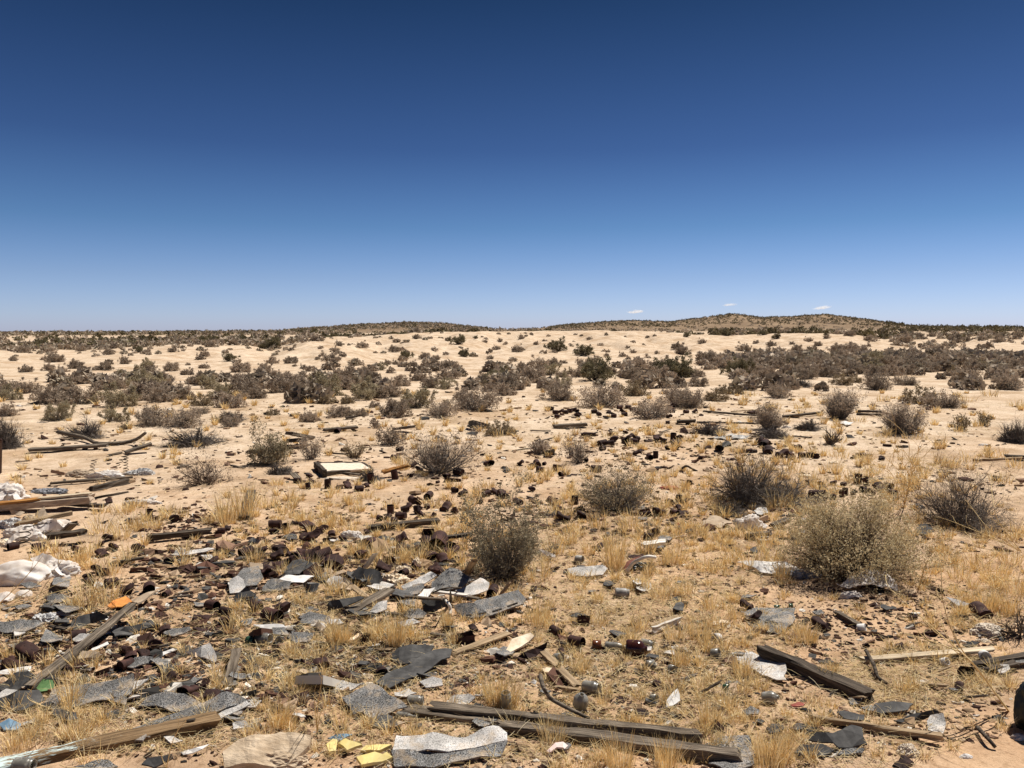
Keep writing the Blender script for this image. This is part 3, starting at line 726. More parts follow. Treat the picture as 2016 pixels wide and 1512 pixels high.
CAN = {'c': [can_body(11 + i, 0.03 * i, 0.06 + 0.05 * i, open_end=False) for i in range(3)],
       'o': [can_body(21 + i, 0.05 * i, 0.06 + 0.07 * i) for i in range(3)],
       'k': [can_body(31 + i, 0.25 + 0.07 * i, 0.42 + 0.10 * i, open_end=i % 2 == 0) for i in range(5)]}
SCRAP = [scrap_mesh(i + 1, arc=0.8 + 0.45 * i) for i in range(5)]
LID = [lid_mesh(i) for i in range(2)]
BOX = [tin_box(i) for i in range(2)]
CAN_TABLE = {
 'U0': "100,905,70,o 300,920,90,o 590,930,80,o 610,860,80,f 830,840,80,k 780,960,90,k 1050,920,90,k 1140,672,55,s 1330,697,80,c 1690,785,60,c 1740,760,50,k 1880,960,100,o 1760,935,60,k 1190,1010,60,c 1290,1015,90,k 1750,1045,80,f 850,1180,90,c 960,1240,120,o 1140,1235,110,o 1270,1257,60,o 490,735,80,c 700,1170,90,k 740,1080,90,k 870,905,70,k 670,1130,80,k 780,1100,80,c 760,885,70,k 830,560,55,k 1620,1010,80,k 1420,830,60,c 1560,1000,80,k",
 'L0': "600,370,100,o 640,460,130,o 240,520,190,K 960,480,90,c 1000,530,110,k 1110,515,110,k 960,590,110,c 1260,330,100,k 1540,220,140,f 1580,290,210,F 1620,150,100,o 1720,190,90,c 1725,260,90,c 1950,155,100,o 1240,795,130,f 1440,790,140,k 1490,840,90,k 1610,835,140,k 1725,820,90,k 1690,480,150,f 1290,690,100,k 1090,690,110,f 450,590,90,k 620,600,100,k 420,660,80,k 520,610,80,k 1190,440,110,k 1890,620,70,k 1660,310,90,f 770,720,80,f 320,590,80,f 60,560,90,k 1400,760,80,f 470,660,80,k 1520,720,70,k 690,250,70,k",
 'L1': "90,150,100,o 210,135,90,f 285,175,130,k 215,240,140,o 410,170,50,k 590,585,130,k 475,565,80,k 930,400,60,s 620,440,80,f 1395,305,85,l 1310,350,60,l 1700,405,130,b 1750,310,70,k 1050,640,110,k 1125,655,80,l 1315,645,70,l 1090,1200,110,f 640,820,190,F 510,800,70,f 1570,870,90,f 1600,770,80,f 1700,800,60,f 1560,700,60,f 20,610,60,k 150,190,70,f 1290,600,50,f 500,980,80,k 1620,720,60,f 1540,770,50,f",
 'L2': "440,335,85,o 600,425,110,o 655,255,100,b 590,265,50,c 880,390,80,f 490,480,60,k 960,320,60,f 1215,725,70,k 1310,745,60,k 940,835,80,l 1110,930,95,l 1005,870,40,c 1440,710,40,k 140,1160,120,F 180,650,90,f 1950,230,120,k 1900,150,110,k 540,330,60,f 700,460,50,f 1230,200,50,f 1080,760,50,f 820,980,50,f 1660,700,60,f 820,620,40,f",
 'L3': "470,290,130,o 340,255,60,l 1690,195,140,k 1580,655,110,b 1520,750,80,k 1060,440,70,k 930,375,40,k 810,430,50,k 440,530,80,f 590,565,90,f 1320,590,75,l 340,1250,120,f 1090,1310,170,F 1340,280,60,f 1050,365,50,f 550,10,70,l 300,210,50,f 520,520,50,f 1600,150,60,f 1240,120,50,f 780,130,50,f 900,120,50,f 1270,860,45,f 1180,640,45,k",
 'U1': "410,410,60,c 440,405,50,k 500,370,50,o 640,450,55,s 790,450,70,k 730,455,50,c 880,470,65,c 1150,380,55,s 1270,365,40,c 1190,170,40,o 1155,245,50,o 1610,480,50,o 1670,505,70,k 1780,510,45,f 1850,510,60,o 1920,490,70,k 1410,530,75,o 1290,560,75,c 1250,600,60,k 1330,580,60,k 1230,625,70,c 1540,615,90,k 1610,640,40,s 1700,610,90,f 1800,560,60,k 1120,640,55,s 1100,680,60,k 1035,690,55,o 1200,680,80,c 1150,710,70,k 1320,640,50,s 1360,660,60,k 1440,670,60,k 1870,280,75,c 1790,285,50,f 1640,350,80,c 1550,370,55,o 1480,410,30,c 765,650,50,f 770,680,45,f 410,720,100,f 240,750,95,c 230,785,70,k 490,775,125,c 320,780,55,s 370,800,40,c 600,775,80,k 510,840,150,c 670,810,70,k 755,840,60,k 960,890,120,O 1200,860,110,k 1410,820,95,b 1490,920,180,O 1350,960,90,c 1430,1020,130,F 1250,990,150,F 1190,940,100,k 1070,1070,130,c 1220,1110,80,o 690,1060,170,C 560,1105,150,f 280,940,110,k 230,1040,170,F 160,1105,100,k 440,950,80,k 500,990,160,k 600,990,130,c 30,960,80,o 140,930,70,k 900,970,100,k 1500,1100,100,k 1900,1250,95,o 970,410,60,s 940,440,45,k 1330,620,60,c 1400,600,55,c 1960,505,70,k 520,410,50,k 490,455,40,s 360,985,90,k 380,1000,80,f 560,950,80,k 190,1000,80,f 1320,1060,80,k 1560,950,80,k 1120,920,80,f 300,820,70,f 270,760,50,f 1600,1000,90,f 700,1170,80,f 940,790,50,k 715,35,45,o 330,158,45,c 1290,290,60,k 1340,320,60,k",
 'U2': "800,130,55,c 860,130,50,c 890,100,60,k 975,110,50,o 1010,80,50,k 1045,115,45,o 1060,90,40,c 1150,100,55,f 1210,90,45,k 1260,100,60,k 1340,95,40,s 1355,122,50,c 1380,90,50,k 800,165,40,o 1295,160,38,o 1360,160,38,o 1065,205,60,k 1160,232,45,o 1205,222,35,s 970,228,55,f 1690,172,60,k 1870,182,30,o 1920,182,38,c 1960,182,30,c 1545,230,30,c 175,275,55,k 265,295,60,k 300,285,70,c 355,275,35,o 325,325,60,c 440,325,45,s 490,357,50,o 580,350,60,f 750,325,75,c 690,290,35,o 675,250,35,o 560,210,30,s 180,480,60,f 260,470,60,k 155,570,70,k 410,570,80,k 40,520,90,k 1470,420,55,k 1380,560,50,s 1310,560,60,k 1350,650,60,o 1140,660,55,o 1230,650,90,k 1520,660,70,f 1430,560,60,k 1410,640,110,F 400,660,110,f 280,710,100,f 500,690,120,k 640,670,80,k 450,610,60,k 590,570,55,s 770,910,80,k 1190,800,80,k 1150,830,70,c 1050,965,130,f 1190,935,40,c 270,1220,60,k 1390,610,60,k 1200,690,60,f 720,690,60,k 1310,690,50,f 1370,740,60,f 1800,200,40,f",
 'U3': "270,155,38,c 302,155,38,o 95,240,30,c 60,190,75,k 170,215,75,k 220,210,60,k 245,235,40,c 320,215,42,c 385,215,42,o 430,222,45,k 560,530,55,o 625,512,45,s 650,500,45,s 715,495,50,k 790,480,60,o 810,430,48,s 850,500,70,k 920,465,95,k 985,450,60,o 1010,500,60,o 1035,540,50,k 460,430,60,k 480,465,50,o 440,540,120,C 330,600,150,f 380,420,60,k 700,360,65,f 750,415,60,s 1210,780,140,f 90,765,70,f 820,205,60,f 760,215,40,c 930,235,40,k 20,120,70,k 60,120,50,k 560,420,50,k 640,430,45,c",
 'B2': "1222,648,26,c 1250,668,26,c 1280,662,26,k 1305,668,26,c 1330,660,26,c 1355,655,26,c 1372,662,26,k 1258,690,24,c 1375,685,30,k 1468,665,26,c 1495,678,26,c 1550,665,24,k 1580,688,24,c 1612,640,26,c 1630,660,26,k 1660,640,26,c 1688,652,26,c 1715,672,26,k 1640,680,26,c 1905,645,34,k 1930,630,30,c 1890,662,26,c 1885,722,20,c",
 'B3': "10,640,26,c 25,628,26,c 20,660,30,k 5,690,26,k 100,665,24,c 150,665,30,k 40,850,40,k 515,840,50,k 545,850,50,k"}
CANS = []
CW = {'c': 0, 'o': 0, 'k': 0, 'f': 0}
ctr = random.Random(77)
def place_can(crop, x, y, w, kind):
    px, py = X(crop, x, y); p = P(px, py, 0.03); k = mpp(p); wf = w * CROPS[crop][2] * (1.2 if py < 905 else .98); Wd = wf * k
    big = kind.isupper(); kd = kind.lower(); yaw = ctr.uniform(-75, 75)
    near = wf > 19
    if kd in 'co' and py > 905 and ctr.random() < .3: kd = 'k'
    if kd in ('c', 'o', 'k', 's'):
        pool = CAN['o' if kd == 's' else kd]; i = ctr.randrange(len(pool)); mb, ml = pool[i]
        if kd == 'o': yaw = -90 + ctr.uniform(-62, 62)
        if kd == 'c': yaw = ctr.uniform(-40, 40) if ctr.random() < .7 else ctr.uniform(0, 360)
        if kd == 'k': yaw = ctr.uniform(0, 360)
        s = Wd / (0.108 if kd in 'ck' else 0.10 if kd == 'o' else 0.082)
        s = min(s, 2.4)
        if near:
            o = empty('rusty_can'); link('body', mb, [], o)
            for q in ml: link('lid', q, [], o)
        else:
            if ('j', kd, i) not in CANS_JOIN:
                bm = bmesh.new(); bm.from_mesh(mb)
                for q in ml: bm.from_mesh(q)
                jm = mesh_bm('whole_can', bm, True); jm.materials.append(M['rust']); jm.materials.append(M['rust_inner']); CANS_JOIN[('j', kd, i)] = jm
            o = link('rusty_can', CANS_JOIN[('j', kd, i)], [])
        c = Vector((p.x, p.y, T(p.x, p.y)))
        if kd == 's':
            o.rotation_euler = (R(ctr.uniform(-12, 12)), R(-90 + ctr.uniform(-14, 14)), R(ctr.uniform(0, 360))); c.z += 0.052 * s
        else:
            o.rotation_euler = (R(ctr.uniform(0, 360)) if kd != 'k' else R(ctr.uniform(-20, 20)), R(ctr.uniform(-9, 9)), R(yaw)); c.z += (0.037 if kd != 'k' else 0.034) * s
        nm = {'c': 'closed rusty can', 'o': 'open rusty can', 'k': 'crushed rusty can', 's': 'standing rusty can'}[kd]
    elif kd == 'f':
        s = Wd / 0.112; o = link('rusty_scrap', SCRAP[ctr.randrange(len(SCRAP))], []); c = Vector((p.x, p.y, T(p.x, p.y) - 0.001))
        o.rotation_euler = (R(ctr.uniform(-14, 14)), R(ctr.uniform(-12, 12)), R(ctr.uniform(-40, 40))); nm = 'torn flattened rusty tin scrap'
    elif kd == 'l':
        s = Wd / 0.088; o = link('can_lid', LID[ctr.randrange(2)], []); c = Vector((p.x, p.y, T(p.x, p.y) + 0.006)); nm = 'loose round rusty lid'
        o.rotation_euler = (R(ctr.uniform(5, 22)), R(ctr.uniform(-14, 14)), 0)
    else:
        s = Wd / 0.115; o = link('tin_box', BOX[ctr.randrange(2)], []); c = Vector((p.x, p.y, T(p.x, p.y) + 0.036 * s)); nm = 'square rusty tin box'
        o.rotation_euler = (R(ctr.uniform(-10, 60)), R(ctr.uniform(-10, 10)), R(ctr.uniform(-30, 30)))
    o.location = c; o.scale = (s, s, s)
    if big: nm = 'large ' + nm
    cat = {'f': 'tin scrap', 'l': 'can lid', 'b': 'tin box'}.get(kd, 'can'); grp = {'f': 'rusty tin scraps strewn over the dump', 'l': 'loose rusty can lids', 'b': 'rusty tin boxes'}.get(kd, 'rusty cans strewn over the dump')
    tag(o, None, cat, grp)
    CANS.append((o, px, py, nm))
CANS_JOIN = {}
CAN_TABLE['U1'] += " " + " ".join('%d,%d,%d,%s' % (x, y, w_, k_) for x, y, w_, k_ in [(250, 985, 110, 'k'), (350, 1020, 100, 'k'), (420, 985, 110, 'k'), (470, 1030, 100, 'c'), (540, 1000, 110, 'k'), (620, 1030, 90, 'k'), (200, 1080, 100, 'k'), (1390, 880, 100, 'k'), (1450, 850, 90, 'k'), (1560, 890, 100, 'k'), (1420, 990, 110, 'k'), (1520, 1010, 100, 'k'), (1300, 930, 90, 'k'), (1450, 1080, 100, 'k'), (1250, 1060, 80, 'k'), (1130, 1010, 90, 'k'), (1600, 940, 90, 'k')])
for crop, s in CAN_TABLE.items():
    for q in s.split():
        a = q.split(','); place_can(crop, float(a[0]), float(a[1]), float(a[2]), a[3])

# ------------------------------------------------------------------ shrubs
HERO = [  # name, label, base px x, y, width px, height px, kind, seed
 ('desert_shrub', 'tall olive-green twiggy shrub at the head of the shingle heap', 988, 1138, 150, 168, 'olive', 1),
 ('desert_shrub', 'large round yellow-green shrub with crumpled white cloth under it', 1692, 1142, 252, 164, 'yellow', 7),
 ('desert_shrub', 'grey upright twiggy shrub beside the sand-filled wooden tray', 862, 934, 138, 90, 'upright', 3),
 ('desert_shrub', 'wide grey-olive shrub rising from golden grass amid rusty cans', 1214, 1006, 150, 92, 'greyolive', 4),
 ('desert_shrub', 'dead grey arching shrub behind the white plastic litter', 1482, 994, 190, 112, 'dead', 5),
 ('desert_shrub', 'low tangle of dead grey branches spilling off the arching dead shrub', 1552, 992, 150, 56, 'deadlow', 6),
 ('desert_shrub', 'dark brown bare shrub with pale stalks lying before it', 1908, 1042, 222, 138, 'brown', 7),
 ('desert_shrub', 'small sparse brown dome-shaped shrub alone on clean sand', 401, 955, 102, 60, 'browndome', 8),
 ('desert_shrub', 'dense olive shrub beside a thin sparse grey one', 527, 914, 66, 66, 'olivesmall', 9),
 ('desert_shrub', 'thin sparse grey shrub leaning next to the dense olive one', 610, 905, 48, 46, 'sparse', 10),
 ('desert_shrub', 'bare tan twiggy plant on sand behind the wooden tray', 697, 902, 46, 28, 'tan', 11),
 ('desert_shrub', 'airy sparse shrub with bare stems among the rows of cans', 1142, 912, 64, 62, 'sparse', 12),
 ('desert_shrub', 'tiny grey shrub next to a square grey shingle', 1066, 892, 40, 22, 'small', 13),
 ('desert_shrub', 'leafless vase-shaped shrub standing on open sand', 1637, 877, 48, 48, 'vase', 14),
 ('desert_shrub', 'dark twiggy shrub reaching in at the picture edge above the rubbish bag', 2016, 1255, 120, 78, 'loose', 15),
 ('desert_shrub', 'small grey-brown shrub with tan grass at its foot, near a plank', 769, 876, 48, 44, 'small', 16),
 ('desert_shrub', 'grey shrub standing on sand next to a small bare tan plant', 1782, 855, 86, 66, 'upright', 17),
 ('desert_shrub', 'spreading grey shrub with loose fan of stems next to white board', 1655, 826, 72, 62, 'upright', 18),
 ('desert_shrub', 'grey shrub over a tangle of dead twigs and white litter', 1518, 846, 52, 50, 'upright', 19),
 ('desert_shrub', 'small bare tan plant nearer the grey shrub on sand', 1893, 847, 32, 30, 'tan', 20),
 ('desert_shrub', 'smaller bare tan plant standing alone on sand', 1936, 838, 26, 24, 'tan', 21),
 ('desert_shrub', 'dead bush hanging over the thin iron post', 8, 882, 62, 62, 'dead', 22),
 ('brush_pile', 'heap of dead dark twigs sprinkled with white litter', 380, 878, 122, 44, 'deadlow', 23),
 ('brush_pile', 'dead dark brush with long bent plank lying before it', 165, 862, 88, 38, 'deadlow', 24),
 ('brush_pile', 'dark twig pile by the white bag, against the dead arching shrub', 1438, 1017, 74, 36, 'deadlow', 25),
 ('brush_pile', 'low pile of dead dark twigs on sand amid planks', 1398, 854, 76, 24, 'deadlow', 26),
 ('brush_pile', 'dead twigs heaped under a grey shrub with white litter', 1524, 862, 76, 24, 'deadlow', 27),
 ('brush_pile', 'dead twig pile between the white board and grey shrub', 1592, 846, 58, 20, 'deadlow', 28),
 ('brush_pile', 'dark dead brush lying at the foot of a tall grey shrub', 1578, 762, 60, 18, 'deadlow', 29),
 ('brush_pile', 'dead grey brush at the corner of the sand, beside dark can', 548, 934, 62, 22, 'deadlow', 30),
 ('brush_pile', 'dark twig heap in front of the wooden sand tray corner', 725, 945, 48, 22, 'deadlow', 31),
 ('brush_pile', 'dead brush trailing low over sand between grey shrubs', 452, 830, 70, 22, 'deadlow', 32),
 ('desert_shrub', 'twisted dark shrub cut off at the edge beyond open sand', 2000, 872, 66, 46, 'dead', 33),
]
KIND = {
 'olive': dict(twig='twig_grey', leaf='leaf_olive', nleaf=11000, lsize=.015, stems=70, kids=8, levels=3, spread=64, curl=.5, r=.0075, jitter=.012),
 'yellow': dict(twig='twig_brown', leaf='leaf_yellow', lump=.12, nleaf=30000, lsize=.014, stems=170, kids=8, levels=3, spread=88, curl=.3, r=.0075, jitter=.012),
 'upright': dict(twig='twig_grey', leaf='leaf_grey', nleaf=2600, lsize=.015, stems=64, kids=8, levels=3, spread=62, curl=.55, r=.009, klen=.5),
 'greyolive': dict(twig='twig_grey', leaf='leaf_olive', nleaf=5200, lsize=.015, stems=70, kids=8, levels=3, spread=76, curl=.45, r=.008),
 'dead': dict(twig='twig_mid', stems=170, kids=8, levels=3, spread=88, curl=.1, droop=.3, r=.008, wob=.27),
 'deadlow': dict(twig='twig_mid', stems=110, kids=7, levels=3, spread=92, curl=0, droop=.3, r=.010, wob=.32),
 'brown': dict(twig='twig_mid', leaf='leaf_grey', nleaf=2600, lsize=.013, stems=130, kids=8, levels=3, spread=88, curl=.2, r=.0075, wob=.28),
 'browndome': dict(twig='twig_brown', leaf='leaf_grey', nleaf=1200, lsize=.016, stems=30, kids=8, levels=3, spread=76, curl=.3, r=.009, wob=.3),
 'olivesmall': dict(twig='twig_grey', leaf='leaf_olive', nleaf=4500, lsize=.018, stems=46, kids=7, levels=3, spread=72, curl=.4, r=.008),
 'sparse': dict(twig='twig_grey', leaf='leaf_grey', nleaf=900, lsize=.016, stems=20, kids=7, levels=3, spread=60, curl=.4, r=.007, wob=.26),
 'tan': dict(twig='twig_brown', leaf='leaf_tan', nleaf=600, lsize=.016, stems=22, kids=6, levels=3, spread=64, curl=.3, r=.007),
 'small': dict(twig='twig_grey', leaf='leaf_grey', nleaf=1400, lsize=.02, stems=30, kids=6, levels=3, spread=78, curl=.3, r=.008),
 'loose': dict(twig='twig_mid', stems=16, kids=6, levels=3, spread=80, curl=.1, droop=.1, r=.007, wob=.3),
 'vase': dict(twig='twig_brown', stems=16, kids=7, levels=3, spread=48, curl=.5, r=.010, wob=.24),
}
SHRUBS = []   # (px, py, phrase) of the landmark shrubs
for nm, lab, px, py, wp, hp, kind, sd_ in HERO:
    p = P(px, py); k = mpp(p); W, H = wp * k, hp * k * 0.95
    kw = dict(KIND[kind]); twig = kw.pop('twig'); leaf = kw.pop('leaf', None); nl = kw.pop('nleaf', 0)
    kw['r'] *= max(0.7, min(2.2, p.y / 9)) * 0.8
    if kw.get('lsize'): kw['lsize'] *= max(1, min(2.5, p.y / 7))
    sm, lm = shrub_parts(sd_ * 13 + 5, W, H, twig, leaf, nl, **kw)
    c = Vector((p.x, p.y + W * 0.12, 0)); c.z = T(c.x, c.y) - 0.01
    put_shrub(nm, sm, lm, c, 0, (1, 1, 1), lab, 'shrub' if nm == 'desert_shrub' else 'dead brush', 'dead brush piles' if nm != 'desert_shrub' else 'desert shrubs')

# prototypes for the middle distance, one metre wide
PROTO = {}
def proto(key, n, **kw):
    PROTO[key] = [shrub_parts(500 + hash(key) % 7 * 31 + i * 7 if False else 500 + 41 * len(PROTO) + i * 7, 1.0, kw['h'], kw['twig'], kw.get('leaf'), kw.get('nleaf', 0), kw.get('lsize', .03),
                              stems=kw.get('stems', 34), kids=kw.get('kids', 5), levels=3, spread=kw.get('spread', 82), curl=kw.get('curl', .3), r=kw.get('r', .012), wob=kw.get('wob', .2), jitter=.03, ratio=.5, klen=.42) for i in range(n)]
proto('grey', 4, h=.52, twig='twig_grey', leaf='leaf_grey', nleaf=5200, lsize=.05, stems=44)
proto('olive', 2, h=.58, twig='twig_grey', leaf='leaf_olive', nleaf=5000, lsize=.045)
proto('tan', 1, h=.54, twig='twig_brown', leaf='leaf_tan', nleaf=4600, lsize=.045)
proto('wood', 2, h=.48, twig='twig_grey', leaf='leaf_grey', nleaf=3200, lsize=.045, stems=60, kids=6)
proto('creosote', 3, h=.6, twig='twig_dark', leaf='leaf_creosote', nleaf=5000, lsize=.05, spread=66, curl=.5, wob=.3)
SHR_TABLE = {
 'B1': "448,712,36,C:K 534,690,46,C:K 274,694,26,C:K 80,684,32,C:K 103,713,30,g:K 540,430,0,x:K 580,430,95,g 840,447,95,g 960,437,88,g 1350,442,115,g 1640,392,85,g 1870,387,105,g 1500,422,66,g 420,422,95,g 270,432,72,g 345,442,65,g 140,442,70,g 70,377,48,g 610,342,68,g 455,322,52,g 280,332,62,g 825,337,48,g 975,327,62,g 1190,297,58,g 1155,352,58,g 1050,457,65,g 960,492,52,g 650,462,52,g 790,482,62,g 420,472,58,g 510,472,42,g 1540,392,76,g 1755,437,62,g 1855,417,52,g 1900,327,55,g 700,395,70,g 1130,370,50,g 1150,420,60,g 300,385,95,g 830,420,90,o 120,330,70,g 270,622,190,g 150,560,120,g 60,550,120,g 440,622,200,g 640,640,190,o 560,540,80,g 640,540,120,g 780,600,170,g 900,610,160,g 1010,590,150,g 1120,510,120,g 1140,632,115,t 1290,642,165,g 1440,590,120,g 450,510,90,g 300,718,165,o 630,720,140,o 840,745,190,w 1010,752,200,w 880,500,90,g 1190,470,60,g 1230,490,70,g 1370,500,90,g 1490,470,110,g 1560,500,80,g 1610,480,70,g 1660,520,80,g 1710,470,70,g 1600,555,170,g 1740,575,150,g 1860,575,190,o 1850,620,95,t 1910,692,130,w 1750,722,110,g 1545,685,75,t 1480,590,50,g 700,765,70,t 1130,680,100,w 1300,752,120,w 20,690,120,g 30,600,130,o 1500,460,60,g 1920,460,60,C 1960,540,110,g",
 'B2': "700,283,110,C 1255,322,140,C 1405,347,150,C 400,362,80,C 735,355,85,C 330,327,72,g 505,367,58,g 575,372,48,g 110,402,85,g 295,397,52,g 340,400,42,g 440,407,52,g 880,367,38,g 1030,327,62,g 915,312,48,g 850,272,30,g 795,252,36,C 1140,287,36,g 935,267,32,g 1055,252,40,g 1660,307,28,g 1690,332,36,g 1630,352,44,g 1540,352,32,g 1940,307,55,g 1970,342,92,g 1440,257,32,g 460,252,52,g 350,272,42,g 150,302,74,g 20,292,54,g 640,420,90,g 540,435,90,g 260,430,70,o 160,450,80,g 690,425,60,g 860,440,50,g 980,430,80,g 1060,420,70,g 1160,420,110,g 1240,405,80,g 1300,392,40,g 1330,450,60,o 1390,400,60,g 1450,400,70,g 920,492,165,C 1000,502,95,g 160,592,195,o 310,582,140,g 440,645,210,o 330,692,170,g 770,662,250,w 730,600,130,g 540,530,120,g 640,482,130,g 840,520,110,g 960,572,120,g 880,550,90,g 1110,500,150,g 1210,460,110,o 1290,602,200,w 1290,470,70,g 1500,492,250,C 1510,642,255,w 1700,577,175,t 1380,470,90,g 1650,420,90,g 1720,430,120,g 1790,460,80,o 1910,472,210,C 1960,612,200,w 1690,480,110,g 1800,705,225,w 940,797,155,t 40,690,90,g 140,690,90,g 20,540,120,g 60,620,80,t 580,690,180,w 630,640,70,t 1050,540,60,g 220,640,60,g 360,520,110,g 470,490,90,g",
 'B3': "60,472,230,C 400,462,185,C 120,642,190,w 625,587,150,w 800,482,110,g 1000,515,115,t 1210,545,190,w 1370,515,130,w 1460,622,190,t 1600,642,200,w 1710,497,150,w 1885,462,130,w 1950,545,160,w 270,605,120,t 310,562,80,t 390,567,85,t 460,537,60,t 195,277,42,g 50,307,58,g 585,292,54,g 620,252,62,C 705,282,32,g 800,267,48,g 855,292,48,g 435,322,76,g 500,277,36,g 730,322,66,g 1700,262,54,g 1150,264,74,g 105,242,50,C 820,320,60,g 1030,235,60,g 900,250,40,g 970,330,110,g 1020,330,100,g 560,340,70,g 340,350,70,g 230,400,130,g 300,420,120,g 270,370,90,g 500,420,130,g 620,420,140,g 720,400,120,g 740,470,120,g 870,420,130,g 930,470,140,g 1080,450,140,g 1170,440,140,o 1320,440,130,g 1400,400,120,g 1480,440,130,g 1560,420,120,g 1640,400,120,g 1740,430,120,g 1820,390,120,g 1910,400,120,g 1990,420,110,g 1100,360,120,g 1000,390,130,g 780,370,110,o 1200,380,110,g 1300,370,110,g 40,420,90,g 160,470,90,g 540,490,100,g 680,520,90,g 1070,500,80,t 1640,450,80,t 1290,260,60,g 1420,250,70,g 1500,240,50,g 1640,260,60,g 1350,275,90,g 1880,270,60,g 1990,245,50,g 540,230,70,C 330,235,90,C"}
mrng = random.Random(5); MID = []
GROUPS = {'g': 'grey', 'o': 'olive', 't': 'tan', 'w': 'wood', 'C': 'creosote'}
NM = {'g': 'grey-brown dome shrub', 'o': 'olive-green shrub', 't': 'tan dry shrub', 'w': 'wide grey shrub', 'C': 'dark creosote bush'}
def mid_shrub(px, py, wp, kd):
    p = P(px, py); k = mpp(p); W = wp * k * (.98 if py > 735 else .95) * (.8 if kd == 'C' else 1); sm, lm = PROTO[GROUPS[kd]][mrng.randrange(len(PROTO[GROUPS[kd]]))]
    c = Vector((p.x, p.y + W * 0.2, 0)); c.z = T(c.x, c.y) - 0.02 * W
    zs = mrng.uniform(.82, 1.12)
    nm = 'creosote_bush' if kd == 'C' else 'desert_shrub'
    s = put_shrub(nm, sm, lm, c, mrng.uniform(0, 6.28), (W * mrng.uniform(.95, 1.1), W, W * zs), None, 'creosote bush' if kd == 'C' else 'shrub', 'creosote bushes' if kd == 'C' else 'desert shrubs')
    MID.append((s, px, py, NM[kd]))
for crop, s in SHR_TABLE.items():
    for q in s.split():
        a = q.split(','); kd = a[3]; cr = crop
        if ':' in kd: kd, cr = kd.split(':')
        if kd == 'x': continue
        px, py = X(cr, float(a[0]), float(a[1])); mid_shrub(px, py, float(a[2]) * CROPS[cr][2], kd)
# fill-ins of the dense belts
taken = [(m[1], m[2]) for m in MID]
def fill(n, x0, x1, y0, y1, wlo, whi, kinds, mind=9):
    tries = 0
    while n > 0 and tries < 4000:
        tries += 1
        px = mrng.uniform(x0, x1); py = mrng.uniform(y0, y1)
        if any(abs(px - a) < mind * 1.6 and abs(py - b) < mind * 0.55 for a, b in taken): continue
        taken.append((px, py)); mid_shrub(px, py, mrng.uniform(wlo, whi) * (0.55 + 0.45 * (py - 660) / 90), mrng.choice(kinds)); n -= 1
fill(22, 1420, 2016, 692, 745, 36, 56, 'ggggo')
fill(10, 0, 620, 752, 790, 36, 60, 'gggo')
fill(10, 660, 1400, 730, 775, 34, 52, 'gggo')
fill(8, 0, 1300, 700, 730, 12, 24, 'g')
